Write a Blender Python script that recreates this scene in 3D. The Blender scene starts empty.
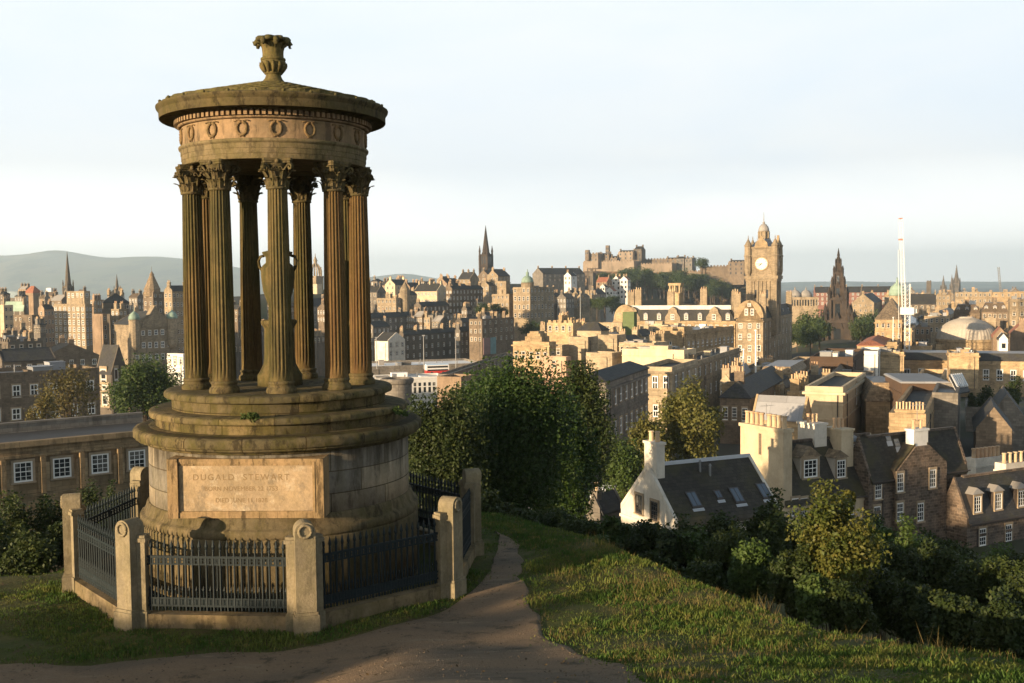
import bpy, math, random
import numpy as np
from mathutils import Vector, Matrix

# ------------------------------------------------------------------ camera
FPX = 1070.0
PITCH, ROLL = math.atan((341.5 - 286) / FPX), math.radians(0.6)
F_ = np.array([0, math.cos(PITCH), -math.sin(PITCH)])
U0 = np.array([0, math.sin(PITCH), math.cos(PITCH)])
R_ = math.cos(ROLL) * np.array([1.0, 0, 0]) - math.sin(ROLL) * U0
U_ = math.cos(ROLL) * U0 + math.sin(ROLL) * np.array([1.0, 0, 0])
scene = bpy.context.scene
col = scene.collection
cam_d = bpy.data.cameras.new('camera')
cam_d.lens, cam_d.sensor_width, cam_d.clip_start, cam_d.clip_end = 36 * FPX / 1024, 36, 0.3, 60000
cam = bpy.data.objects.new('camera', cam_d)
col.objects.link(cam)
cam.matrix_world = Matrix([[R_[0], U_[0], -F_[0], 0], [R_[1], U_[1], -F_[1], 0], [R_[2], U_[2], -F_[2], 0], [0, 0, 0, 1]])
scene.camera = cam


def at(px, py, Y):
    """world point seen at a pixel of the photograph, Y metres ahead"""
    d = F_ + R_ * (px - 512) / FPX - U_ * (py - 341.5) / FPX
    return d * (Y / d[1])


# ------------------------------------------------------------------ light
SUN_AZ, SUN_EL = math.radians(40), math.radians(8.0)
sd = Vector((math.cos(SUN_AZ) * math.cos(SUN_EL), math.sin(SUN_AZ) * math.cos(SUN_EL), -math.sin(SUN_EL)))
sun_d = bpy.data.lights.new('sun', 'SUN')
sun_d.energy, sun_d.angle, sun_d.color = 5.0, math.radians(0.6), (1.0, 0.755, 0.47)
sun = bpy.data.objects.new('sun', sun_d)
sun.rotation_euler = sd.to_track_quat('-Z', 'Y').to_euler()
col.objects.link(sun)

w = bpy.data.worlds.new('World')
scene.world = w
w.use_nodes = True
wt = w.node_tree
wt.nodes.clear()


def wn(typ, ins=None, **kw):
    n = wt.nodes.new('ShaderNode' + typ)
    for k, v in kw.items():
        setattr(n, k, v)
    for k, v in (ins or {}).items():
        if isinstance(v, bpy.types.NodeSocket):
            wt.links.new(v, n.inputs[k])
        else:
            n.inputs[k].default_value = v
    return n


sky = wn('TexSky', sky_type='NISHITA', sun_disc=False, sun_elevation=SUN_EL, sun_rotation=math.radians(230), air_density=1.2, dust_density=2.0, ozone_density=1.0, altitude=100)
tc = wn('TexCoord')
sep = wn('SeparateXYZ', {0: tc.outputs['Generated']})
# thin high cloud: a streaky veil, seen against the sky dome
flat = wn('VectorMath', {0: tc.outputs['Generated'], 1: (1.0, 1.0, 3.2)}, operation='MULTIPLY')
cn = wn('TexNoise', {'Vector': flat.outputs[0], 'Scale': 2.6, 'Detail': 7.0, 'Roughness': 0.55, 'Distortion': 0.4})
cr = wn('ValToRGB', {0: cn.outputs['Fac']})
cr.color_ramp.elements[0].position, cr.color_ramp.elements[1].position = 0.36, 0.70
# haze of the lower sky
lo = wn('MapRange', {0: sep.outputs[2], 1: 0.0, 2: 0.20, 3: 0.95, 4: 0.28}, interpolation_type='SMOOTHSTEP')
hi = wn('MapRange', {0: sep.outputs[2], 1: 0.27, 2: 0.45, 3: 0.0, 4: 1.0}, interpolation_type='SMOOTHSTEP')
cv = wn('MapRange', {0: cr.outputs[0], 1: 0.0, 2: 1.0, 3: 0.0, 4: 0.72})
sm = wn('Math', {0: lo.outputs[0], 1: cv.outputs[0]}, operation='ADD', use_clamp=True)
fade = wn('Math', {0: 1.0, 1: hi.outputs[0]}, operation='SUBTRACT')
fac = wn('Math', {0: sm.outputs[0], 1: fade.outputs[0]}, operation='MULTIPLY')
VEIL = 4.2
vm = wn('MapRange', {0: sep.outputs[2], 1: 0.0, 2: 0.11, 3: 0.0, 4: 1.0})
veil = wn('Mix', {0: vm.outputs[0], 6: (VEIL * 2.0, VEIL * 1.97, VEIL * 1.86, 1), 7: (VEIL * 1.04, VEIL * 1.08, VEIL * 1.10, 1)}, data_type='RGBA')
blue = wn('Mix', {0: hi.outputs[0], 6: (VEIL * 0.86, VEIL * 0.99, VEIL * 1.12, 1), 7: sky.outputs[0]}, data_type='RGBA')
mx = wn('Mix', {0: fac.outputs[0], 6: blue.outputs[2], 7: veil.outputs[2]}, data_type='RGBA')
bg = wn('Background', {0: mx.outputs[2], 1: 0.09})
wo = wn('OutputWorld', {0: bg.outputs[0]})

scene.view_settings.view_transform = 'Standard'
scene.view_settings.look = 'None'
scene.view_settings.exposure = 1.4
scene.view_settings.gamma = 1.0
scene.cycles.use_denoising = True
scene.cycles.max_bounces = 5
scene.cycles.diffuse_bounces = 3
scene.cycles.transparent_max_bounces = 6
scene.cycles.volume_bounces = 3

# ------------------------------------------------------------------ material helpers


class Mat:
    def __init__(s, name, rough=0.9, spec=0.25):
        s.m = bpy.data.materials.new(name)
        s.m.use_nodes = True
        s.t = s.m.node_tree
        s.b = s.t.nodes['Principled BSDF']
        s.b.inputs['Roughness'].default_value = rough
        s.b.inputs['Specular IOR Level'].default_value = spec

    def n(s, typ, ins=None, **kw):
        n = s.t.nodes.new('ShaderNode' + typ)
        for k, v in kw.items():
            setattr(n, k, v)
        for k, v in (ins or {}).items():
            if isinstance(v, bpy.types.NodeSocket):
                s.t.links.new(v, n.inputs[k])
            else:
                n.inputs[k].default_value = v
        return n

    def pos(s):
        return s.n('NewGeometry').outputs['Position']

    def noise(s, vec, scale, detail=5, rough=0.6, stretch=None):
        if stretch:
            vec = s.n('VectorMath', {0: vec, 1: stretch}, operation='MULTIPLY').outputs[0]
        return s.n('TexNoise', {'Vector': vec, 'Scale': scale, 'Detail': detail, 'Roughness': rough}).outputs['Fac']

    def ramp(s, fac, lo, hi):
        return s.n('MapRange', {0: fac, 1: lo, 2: hi, 3: 0.0, 4: 1.0}, interpolation_type='SMOOTHSTEP').outputs[0]

    def mix(s, fac, a, b, blend='MIX'):
        c = lambda v: v if isinstance(v, bpy.types.NodeSocket) else (*v, 1)
        return s.n('Mix', {0: fac, 6: c(a), 7: c(b)}, data_type='RGBA', blend_type=blend).outputs[2]

    def val(s, colr, lo, hi, fac):
        """colour times a value running lo..hi with fac"""
        k = s.n('MapRange', {0: fac, 1: 0.0, 2: 1.0, 3: lo, 4: hi}).outputs[0]
        return s.n('VectorMath', {0: colr if isinstance(colr, bpy.types.NodeSocket) else colr, 3: k}, operation='SCALE').outputs[0]

    def bump(s, h, strength, dist):
        bn = s.n('Bump', {'Strength': strength, 'Distance': dist, 'Height': h})
        s.t.links.new(bn.outputs[0], s.b.inputs['Normal'])

    def base(s, c):
        if isinstance(c, bpy.types.NodeSocket):
            s.t.links.new(c, s.b.inputs['Base Color'])
        else:
            s.b.inputs['Base Color'].default_value = (*c, 1)
        return s.m


def wall_uv(g):
    """coordinates running along any upright wall, and up"""
    geo = g.n('NewGeometry')
    t = g.n('VectorMath', {0: geo.outputs['True Normal'], 1: (0, 0, 1)}, operation='CROSS_PRODUCT').outputs[0]
    t = g.n('VectorMath', {0: t}, operation='NORMALIZE').outputs[0]
    u = g.n('VectorMath', {0: geo.outputs['Position'], 1: t}, operation='DOT_PRODUCT').outputs['Value']
    z = g.n('SeparateXYZ', {0: geo.outputs['Position']}).outputs[2]
    return g.n('CombineXYZ', {0: u, 1: z, 2: 0.0}).outputs[0]


def stone(name, c, c2=None, brick=None, var=0.28, stain=0.5, stain_c=(0.05, 0.042, 0.032), nscale=0.25, bump=0.25, obj_var=0.14, mortar=0.7):
    g = Mat(name, 0.92, 0.15)
    p = g.pos()
    c2 = c2 or tuple(v * 0.72 for v in c)
    k = g.ramp(g.noise(p, nscale, 6), 0.36, 0.66)
    colr = g.mix(k, c, c2)
    h = g.noise(p, nscale * 14, 4)
    if brick:
        b = g.n('TexBrick', {'Vector': wall_uv(g), 'Color1': (1.12, 1.1, 1.08, 1), 'Color2': (1 - var, 1 - var, 1 - var, 1), 'Mortar': (mortar, mortar, mortar, 1),
                             'Scale': 1.0, 'Mortar Size': 0.02 * brick[1] / 0.4, 'Brick Width': brick[0], 'Row Height': brick[1], 'Bias': -0.2})
        colr = g.mix(1.0, colr, b.outputs['Color'], 'MULTIPLY')
        h = g.n('Math', {0: h, 1: b.outputs['Fac']}, operation='SUBTRACT').outputs[0]
    colr = g.val(colr, 1 - var, 1 + var, g.noise(p, nscale * 9, 4))
    if stain:
        s1 = g.ramp(g.noise(p, nscale * 4, 6, 0.65, (1, 1, 0.22)), 0.50, 0.72)
        colr = g.mix(g.n('Math', {0: s1, 1: stain}, operation='MULTIPLY').outputs[0], colr, stain_c)
    hs = g.n('HueSaturation', {'Saturation': 0.86, 'Color': colr})
    colr = hs.outputs[0]
    if obj_var:
        colr = g.val(colr, 1 - obj_var, 1 + obj_var, g.n('ObjectInfo').outputs['Random'])
    if bump:
        g.bump(h, bump, 0.03)
    return g.base(colr)


def plain(name, c, rough=0.6, spec=0.4, var=0.12, nscale=1.5, metal=0.0):
    g = Mat(name, rough, spec)
    g.b.inputs['Metallic'].default_value = metal
    if var:
        return g.base(g.val(c, 1 - var, 1 + var, g.noise(g.pos(), nscale, 4)))
    return g.base(c)


def roofmat(name, c, row=0.3, var=0.3, moss=0.0, moss_c=(0.07, 0.065, 0.025), rough=0.75):
    g = Mat(name, rough, 0.3)
    p = g.pos()
    uv = wall_uv(g)
    br = g.n('TexBrick', {'Vector': uv, 'Color1': (1.2, 1.2, 1.2, 1), 'Color2': (1 - var, 1 - var, 1 - var, 1), 'Mortar': (0.5, 0.5, 0.5, 1), 'Scale': 1.0, 'Mortar Size': 0.012, 'Brick Width': row * 1.3, 'Row Height': row * 0.75, 'Bias': -0.1})
    z = g.n('SeparateXYZ', {0: p}).outputs[2]
    wv = g.n('Math', {0: g.n('Math', {0: z, 1: 1 / row}, operation='MULTIPLY').outputs[0]}, operation='FRACT').outputs[0]
    colr = g.val(c, 1 - var, 1 + var, g.noise(p, 2.2, 5, 0.7))
    colr = g.mix(1.0, colr, br.outputs['Color'], 'MULTIPLY')
    colr = g.val(colr, 0.75, 1.25, g.noise(p, 0.12, 3))
    if moss:
        colr = g.mix(g.n('Math', {0: g.ramp(g.noise(p, 0.5, 6), 0.45, 0.68), 1: moss}, operation='MULTIPLY').outputs[0], colr, moss_c)
    colr = g.val(colr, 0.85, 1.15, g.n('ObjectInfo').outputs['Random'])
    g.bump(g.n('Math', {0: g.noise(p, 1.1, 5), 1: br.outputs['Fac']}, operation='SUBTRACT').outputs[0], 0.5, 0.04)
    return g.base(colr)


# ------------------------------------------------------------------ mesh helpers


class MB:
    """collects shapes and links them as ONE mesh object"""

    def __init__(s):
        s.v, s.f, s.mi, s.sm = [], [], [], []
        s.cm, s.cs = 0, False

    def add(s, vs, fs):
        o = len(s.v)
        s.v.extend([tuple(map(float, p)) for p in vs])
        for f in fs:
            s.f.append([i + o for i in f])
            s.mi.append(s.cm)
            s.sm.append(s.cs)
        return s

    def hexa(s, b, t):
        """b, t: four bottom and four top corners in the same order"""
        return s.add(list(b) + list(t), [(3, 2, 1, 0), (4, 5, 6, 7), (0, 1, 5, 4), (1, 2, 6, 5), (2, 3, 7, 6), (3, 0, 4, 7)])

    def box(s, c, size, rz=0.0):
        x, y, z = [q / 2 for q in size]
        ca, sa = math.cos(rz), math.sin(rz)
        pt = lambda a, b, e: (c[0] + a * ca - b * sa, c[1] + a * sa + b * ca, c[2] + e)
        q = [(-x, -y), (x, -y), (x, y), (-x, y)]
        return s.hexa([pt(a, b, -z) for a, b in q], [pt(a, b, z) for a, b in q])

    def lathe(s, prof, c=(0, 0, 0), n=32, rf=None, a0=0.0, caps=True):
        """prof: (radius, z) from bottom to top; rf(angle, z, k) scales the radius"""
        vs = []
        for k, (r, z) in enumerate(prof):
            for i in range(n):
                a = a0 + 2 * math.pi * i / n
                q = r * (rf(a, z, k) if rf else 1)
                vs.append((c[0] + q * math.cos(a), c[1] + q * math.sin(a), c[2] + z))
        fs = []
        for k in range(len(prof) - 1):
            for i in range(n):
                j = (i + 1) % n
                fs.append((k * n + i, k * n + j, (k + 1) * n + j, (k + 1) * n + i))
        if caps:
            fs.append(tuple(range(n))[::-1])
            fs.append(tuple(range((len(prof) - 1) * n, len(prof) * n)))
        return s.add(vs, fs)

    def cyl(s, p, q, r0, r1=None, n=8):
        p, q = Vector(p), Vector(q)
        r1 = r0 if r1 is None else r1
        d = (q - p).normalized()
        a = d.orthogonal().normalized()
        b = d.cross(a)
        vs = []
        for c, r in ((p, r0), (q, r1)):
            for i in range(n):
                t = 2 * math.pi * i / n
                vs.append(c + (a * math.cos(t) + b * math.sin(t)) * r)
        fs = [(i, (i + 1) % n, n + (i + 1) % n, n + i) for i in range(n)]
        fs += [tuple(range(n))[::-1], tuple(range(n, 2 * n))]
        return s.add(vs, fs)

    def tube(s, pts, rad, n=6):
        pts = [Vector(p) for p in pts]
        vs = []
        for k, p in enumerate(pts):
            d = (pts[min(k + 1, len(pts) - 1)] - pts[max(k - 1, 0)]).normalized()
            a = d.cross(Vector((0.31, 0.17, 0.93))).normalized()
            b = d.cross(a)
            r = rad[k] if hasattr(rad, '__len__') else rad
            for i in range(n):
                t = 2 * math.pi * i / n
                vs.append(p + (a * math.cos(t) + b * math.sin(t)) * r)
        fs = [(k * n + i, k * n + (i + 1) % n, (k + 1) * n + (i + 1) % n, (k + 1) * n + i) for k in range(len(pts) - 1) for i in range(n)]
        fs += [tuple(range(n))[::-1], tuple(range((len(pts) - 1) * n, len(pts) * n))]
        return s.add(vs, fs)

    def poly(s, ring, ext):
        """extrude a closed ring of points by the vector ext"""
        n = len(ring)
        e = Vector(ext)
        vs = [Vector(p) for p in ring] + [Vector(p) + e for p in ring]
        fs = [tuple(range(n))[::-1], tuple(range(n, 2 * n))] + [(i, (i + 1) % n, n + (i + 1) % n, n + i) for i in range(n)]
        return s.add(vs, fs)

    def build(s, name, mats, parent=None, loc=None):
        """loc: world position of the object's origin (vertices are given in world space unless parent is 'local')"""
        me = bpy.data.meshes.new(name)
        o0 = Vector(parent['o']) if parent is not None else Vector(loc or (0, 0, 0))
        me.from_pydata([(p[0] - o0[0], p[1] - o0[1], p[2] - o0[2]) for p in s.v], [], s.f)
        for m in (mats if isinstance(mats, (list, tuple)) else [mats]):
            me.materials.append(m)
        me.polygons.foreach_set('material_index', s.mi)
        me.polygons.foreach_set('use_smooth', s.sm)
        me.update()
        o = bpy.data.objects.new(name, me)
        col.objects.link(o)
        if parent is not None:
            o.parent = parent
            o['o'] = parent['o']
        else:
            o.location = o0
            o['o'] = tuple(o0)
        return o


def thing(name, label, cat, loc, group=None):
    o = bpy.data.objects.new(name, None)
    o.empty_display_size = 0.3
    o.location = loc
    o['o'] = tuple(float(q) for q in loc)
    return tag(o, label, cat, group) or col.objects.link(o) or o


def tag(o, label, cat, group=None, kind=None):
    if label:
        o['label'] = label
    if cat:
        o['category'] = cat
    if group:
        o['group'] = group
    if kind:
        o['kind'] = kind


def put(src, parent, loc, rz=0.0, scale=None, name=None):
    """a further copy of a part (shared mesh) under a thing; loc in world space"""
    c = src.copy()
    c.parent = parent
    c.location = Vector(loc) - Vector(parent['o'])
    c.rotation_euler = (0, 0, rz)
    if scale:
        c.scale = scale
    col.objects.link(c)
    return c


def mesh_part(name, me, parent, loc, rz=0.0, scale=(1, 1, 1)):
    o = bpy.data.objects.new(name, me)
    o.parent = parent
    o.location = Vector(loc) - Vector(parent['o'])
    o.rotation_euler = (0, 0, rz)
    o.scale = scale
    o['o'] = tuple(loc)
    col.objects.link(o)
    return o


def clone(root, loc, rz=0.0, scale=None, label=None):
    def cp(o, par):
        c = o.copy()
        col.objects.link(c)
        if par is not None:
            c.parent = par
        for ch in list(o.children):
            cp(ch, c)
        return c
    c = cp(root, None)
    c.location = loc
    c.rotation_euler = (0, 0, rz)
    if scale:
        c.scale = scale if hasattr(scale, '__len__') else (scale,) * 3
    if label:
        c['label'] = label
    return c


def npmesh(name, verts, faces, mat, smooth=False):
    """fast mesh from numpy arrays (faces all of one size)"""
    me = bpy.data.meshes.new(name)
    nv, (nf, k) = len(verts), faces.shape
    me.vertices.add(nv)
    me.vertices.foreach_set('co', verts.astype(np.float32).ravel())
    me.loops.add(nf * k)
    me.loops.foreach_set('vertex_index', faces.astype(np.int32).ravel())
    me.polygons.add(nf)
    me.polygons.foreach_set('loop_start', np.arange(0, nf * k, k, dtype=np.int32))
    me.update(calc_edges=True)
    if smooth:
        me.polygons.foreach_set('use_smooth', np.ones(nf, dtype=bool))
    me.materials.append(mat)
    return me
# ------------------------------------------------------------------ ground
PLATEAU = np.array([(14, -10), (9.5, 6), (6.2, 14), (4.3, 20.6), (1.7, 27), (-0.7, 30.3), (-6, 31.5), (-9.2, 28), (-10.4, 24.2), (-16, 22.9), (-32, 25), (-70, 30), (-95, -60), (30, -60)], float)
RIDGE = np.array([(-330, 400, -38), (-262, 480, -22), (-228, 545, -14), (-138, 735, -2), (-26, 957, 4), (60, 1120, -8), (140, 1240, 2)], float)


def seg_dist(x, y, pts, closed):
    best = np.full(x.shape, 1e9)
    zz = np.zeros(x.shape)
    inside = np.zeros(x.shape, bool)
    n = len(pts)
    for i in range(n if closed else n - 1):
        a, b = pts[i], pts[(i + 1) % n]
        ex, ey = b[0] - a[0], b[1] - a[1]
        t = np.clip(((x - a[0]) * ex + (y - a[1]) * ey) / (ex * ex + ey * ey), 0, 1)
        d = np.hypot(x - a[0] - t * ex, y - a[1] - t * ey)
        if len(a) > 2:
            zz = np.where(d < best, a[2] + t * (b[2] - a[2]), zz)
        best = np.minimum(best, d)
        if closed:
            c = ((a[1] > y) != (b[1] > y)) & (x < ex * (y - a[1]) / (ey if ey else 1e-9) + a[0])
            inside ^= c
    return best, zz, inside


def sstep(a, b, x):
    t = np.clip((x - a) / (b - a), 0, 1)
    return t * t * (3 - 2 * t)


def softp(x, k):
    return np.logaddexp(0, x / k) * k


def th(x, y):
    x, y = np.asarray(x, float), np.asarray(y, float)
    wr = sstep(-6.5, -1.5, x)
    rise = 0.25 * softp((18.6 * wr + 12.0 * (1 - wr)) - y, 1.2)
    rise = np.minimum(rise, 4.9 * wr + 2.2 * (1 - wr)) + 0.055 * softp(np.minimum(x, 12) - 0.5, 0.8)
    hp = -6.48 + rise - 0.012 * softp(y - 27, 1) - 0.004 * np.maximum(0, -x - 12)
    d, _, ins = seg_dist(x, y, PLATEAU, True)
    d = np.where(ins, 0, d)
    hill = hp - 0.27 * d - 2.6 * (1 - np.exp(-np.maximum(0, d - 0.2) / 2.4)) + 0.27 * 1.2 * (1 - np.exp(-d / 1.2))
    s = (x - 90) * 0.927 - (y - 422) * 0.375
    low = -50 + 16 * sstep(-40, 10, s) * sstep(120, 220, y)
    k = sstep(-25, 5, x + 0.10 * y) * (1 - sstep(190, 330, y))
    city = low * (1 - k) - 25 * k
    rd, rz, _ = seg_dist(x, y, RIDGE, False)
    rg = rz - np.maximum(0, rd - 25) * 0.36
    city = np.maximum(city, rg)
    far = sstep(1500, 3000, y)
    city = city * (1 - far) + far * (-62)
    return np.where(hill > city, hill, city)


def tz(x, y):
    return float(th(np.array([x]), np.array([y]))[0])


def axis(lo, hi, fine, growth, far):
    a = [hi]
    s = fine
    while a[-1] < far:
        s *= growth
        a.append(a[-1] + s)
    return a


xs = list(np.arange(-20, 14.01, 0.4))
xs = [-q for q in axis(0, 20, 0.4, 1.07, 13000)][::-1][:-1] + xs + axis(0, 14, 0.4, 1.07, 13000)[1:]
ys = list(np.arange(4, 40.01, 0.4))
ys = [8 - q for q in axis(0, 4, 0.8, 1.25, 700)][::-1][:-1] + ys + axis(0, 40, 0.4, 1.06, 15000)[1:]
GX, GY = np.meshgrid(np.array(xs), np.array(ys))
GZ = th(GX, GY)
rng = np.random.default_rng(5)
nearm = np.exp(-((GX + 2) ** 2 + (GY - 20) ** 2) / 900)
GZ = GZ + nearm * 0.02 * (np.sin(GX * 1.7 + GY * 0.6) + np.sin(GY * 2.3 - GX * 0.9))
vv = np.stack([GX.ravel(), GY.ravel(), GZ.ravel()], 1)
ny, nx = GX.shape
ii = np.arange(ny - 1)[:, None] * nx + np.arange(nx - 1)[None]
ff = np.stack([ii, ii + 1, ii + nx + 1, ii + nx], -1).reshape(-1, 4)

g = Mat('hill turf', 0.95, 0.1)
p = g.pos()
c = g.mix(g.ramp(g.noise(p, 0.5, 6), 0.4, 0.62), (0.052, 0.060, 0.016), (0.085, 0.075, 0.024))
c = g.mix(g.ramp(g.noise(p, 2.3, 5), 0.56, 0.72), c, (0.085, 0.058, 0.033))
c = g.val(c, 0.6, 1.4, g.noise(p, 14, 4))
dist = g.n('SeparateXYZ', {0: p}).outputs[1]
cityc = g.mix(g.ramp(g.noise(p, 0.02, 6), 0.42, 0.6), (0.055, 0.06, 0.03), (0.075, 0.07, 0.06))
c = g.mix(g.ramp(dist, 60, 110), c, cityc)
g.bump(g.noise(p, 9, 5), 0.6, 0.06)
GROUND = g.base(c)
ground = bpy.data.objects.new('ground', npmesh('ground', vv, ff, GROUND, True))
col.objects.link(ground)
ground['kind'] = 'structure'

# the trodden path round the monument and up towards the viewer
MC = np.array([-5.27, 24.2])          # the monument's axis
PATH_IN = [(-30, 17.8), (-14, 18.2), (-8.9, 18.45), (-6, 18.75), (-3.8, 19.2), (-1.9, 20.5), (-1.0, 22.2), (-0.55, 24.4), (-0.40, 25.8), (-0.42, 27.0), (-0.5, 27.8)]
PATH_OUT = [(-30, 9), (-14, 9.0), (-6, 8.0), (1.2, 8.5), (1.95, 12.2), (1.75, 14.5), (1.15, 17.0), (0.62, 19.0), (0.28, 20.8), (0.22, 22.6), (0.22, 24.2), (0.12, 25.6), (-0.12, 26.9), (-0.42, 27.9)]


def resample(pts, n):
    p = np.array(pts, float)
    # smooth by Catmull-Rom
    out = []
    q = np.vstack([2 * p[0] - p[1], p, 2 * p[-1] - p[-2]])
    for i in range(1, len(q) - 2):
        for t in np.linspace(0, 1, 12, endpoint=False):
            out.append(0.5 * (2 * q[i] + (q[i + 1] - q[i - 1]) * t + (2 * q[i - 1] - 5 * q[i] + 4 * q[i + 1] - q[i + 2]) * t * t + (3 * q[i] - q[i - 1] - 3 * q[i + 1] + q[i + 2]) * t ** 3))
    out = np.array(out + [p[-1]])
    s = np.r_[0, np.cumsum(np.hypot(*np.diff(out, axis=0).T))]
    u = np.linspace(0, s[-1], n)
    return np.stack([np.interp(u, s, out[:, 0]), np.interp(u, s, out[:, 1])], 1)


pi_, po_ = resample(PATH_IN, 160), resample(PATH_OUT, 160)
wob = np.array([math.sin(i * 0.9) * 0.05 + math.sin(i * 0.37 + 1) * 0.09 + rng.normal(0, 0.03) for i in range(160)])
po_ = po_ + wob[:, None] * np.array([1, 0.3])
pi_ = pi_ + np.roll(wob, 37)[:, None] * np.array([0.4, 0.8])
NT = 30
T = np.linspace(0, 1, NT)[None, :, None]
pp = pi_[:, None] * (1 - T) + po_[:, None] * T
pz = th(pp[..., 0], pp[..., 1])
nm = np.exp(-((pp[..., 0] + 2) ** 2 + (pp[..., 1] - 20) ** 2) / 900)
pz = pz + nm * 0.02 * (np.sin(pp[..., 0] * 1.7 + pp[..., 1] * 0.6) + np.sin(pp[..., 1] * 2.3 - pp[..., 0] * 0.9)) + 0.03
pz[:, 0] -= 0.06
pz[:, -1] -= 0.06
pv = np.concatenate([pp, pz[..., None]], -1).reshape(-1, 3)
ii = np.arange(159)[:, None] * NT + np.arange(NT - 1)[None]
pf = np.stack([ii, ii + 1, ii + NT + 1, ii + NT], -1).reshape(-1, 4)[:, ::-1]
g = Mat('trodden gravel', 0.95, 0.15)
p = g.pos()
c = g.mix(g.ramp(g.noise(p, 0.45, 6, 0.6, (0.5, 1.3, 1)), 0.40, 0.62), (0.19, 0.130, 0.08), (0.128, 0.098, 0.068))
c = g.mix(g.ramp(g.noise(p, 1.6, 6, 0.7), 0.52, 0.66), c, (0.07, 0.056, 0.036))
c = g.mix(g.ramp(g.noise(p, 0.9, 6, 0.75, (0.4, 1.6, 1)), 0.56, 0.64), c, (0.21, 0.155, 0.10))
c = g.val(c, 0.55, 1.5, g.noise(p, 26, 5, 0.75))
vo = g.n('TexVoronoi', {'Vector': p, 'Scale': 17.0})
c = g.mix(g.ramp(vo.outputs['Distance'], 0.16, 0.05), c, (0.17, 0.125, 0.085))
g.bump(g.noise(p, 18, 6, 0.75), 0.8, 0.05)
path = bpy.data.objects.new('path', npmesh('path', pv, pf, g.base(c), True))
col.objects.link(path)
path['kind'] = 'structure'


def in_poly(x, y, poly):
    ins = np.zeros(x.shape, bool)
    n = len(poly)
    for i in range(n):
        a, b = poly[i], poly[(i + 1) % n]
        ins ^= ((a[1] > y) != (b[1] > y)) & (x < (b[0] - a[0]) * (y - a[1]) / ((b[1] - a[1]) or 1e-9) + a[0])
    return ins


PATH_POLY = np.vstack([pi_, po_[::-1]])

# grass: blades over the turf that the photograph shows close to
def grass_field(seed, n, dry, lo, hi, xr, yr, name, mat, keep):
    r = np.random.default_rng(seed)
    x, y = r.uniform(*xr, n), r.uniform(*yr, n)
    k = keep(x, y, r)
    x, y = x[k], y[k]
    m = len(x)
    z = th(x, y)
    cl = np.sin(x * 1.9 + np.sin(y * 1.3) * 2) * np.sin(y * 2.4 + 1.2 * x) + 0.7 * np.sin(x * 5.3 + 2 * np.sin(y * 3.1)) * np.sin(y * 6.1 - x * 2.2) + 0.5 * np.sin(x * 13 + y * 4) * np.sin(y * 12 - x * 5)
    hgt = r.uniform(lo, hi, m) * np.clip(0.75 + 0.55 * cl, 0.25, 2.2)
    wd = r.uniform(0.005, 0.013, m) * (1.0 if not dry else 0.8)
    a = r.uniform(0, 2 * np.pi, m)
    ln = r.normal(0, 0.45, (m, 2)) * hgt[:, None]
    bx, by = np.cos(a) * wd, np.sin(a) * wd
    V = np.empty((m, 5, 3))
    V[:, 0] = np.stack([x - bx, y - by, z - 0.02], 1)
    V[:, 1] = np.stack([x + bx, y + by, z - 0.02], 1)
    V[:, 2] = np.stack([x + bx * 0.8 + ln[:, 0] * 0.4, y + by * 0.8 + ln[:, 1] * 0.4, z + hgt * 0.6], 1)
    V[:, 3] = np.stack([x - bx * 0.8 + ln[:, 0] * 0.4, y - by * 0.8 + ln[:, 1] * 0.4, z + hgt * 0.6], 1)
    V[:, 4] = np.stack([x + ln[:, 0], y + ln[:, 1], z + hgt], 1)
    b = np.arange(m)[:, None] * 5
    # triangles only
    Fc = np.concatenate([b + np.array([0, 1, 2]), b + np.array([0, 2, 3]), b + np.array([3, 2, 4])], 0)
    o = bpy.data.objects.new(name, npmesh(name, V.reshape(-1, 3), Fc, mat))
    col.objects.link(o)
    return o


def blade_mat(name, c1, c2, c3, s=1.3):
    g = Mat(name, 0.7, 0.25)
    p = g.pos()
    c = g.mix(g.ramp(g.noise(p, s, 5), 0.38, 0.62), c1, c2)
    c = g.mix(g.ramp(g.noise(p, s * 4, 4), 0.54, 0.68), c, c3)
    c = g.val(c, 0.6, 1.4, g.noise(p, 40, 2))
    tr = g.n('BsdfTranslucent', {0: c})
    ms = g.n('MixShader', {0: 0.3, 1: g.b.outputs[0], 2: tr.outputs[0]})
    g.t.links.new(ms.outputs[0], g.t.nodes['Material Output'].inputs[0])
    return g.base(c)


ENC = np.array([(MC[0] + 4.55 * math.cos(math.radians(-157.5 - 5.34 + 45 * k)), MC[1] + 4.55 * math.sin(math.radians(-157.5 - 5.34 + 45 * k))) for k in range(8)])


def keep_turf(x, y, r):
    e = 0.16 * r.normal(size=x.shape)
    k = ~in_poly(x + e, y + e, PATH_POLY) & ~in_poly(x, y, ENC)
    d, _, ins = seg_dist(x, y, PLATEAU, True)
    k &= ins | (d < 3.5)
    # density falls off where nothing is seen; worn turf shows through
    k &= (np.abs(x) < 1.6 + 0.56 * y) & (y > 10.5)
    worn = np.sin(x * 0.9 + 1.1 * np.sin(y * 0.7)) + np.sin(y * 1.1 + x * 0.5)
    soil = ((x - 2.6) / 0.7) ** 2 + ((y - 14.0 + 0.25 * (x - 2.6)) / 0.3) ** 2 + 0.35 * r.normal(size=x.shape)
    k &= soil > 1.0
    k &= (worn < 1.5) | (r.uniform(size=x.shape) < 0.45)
    return k


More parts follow.
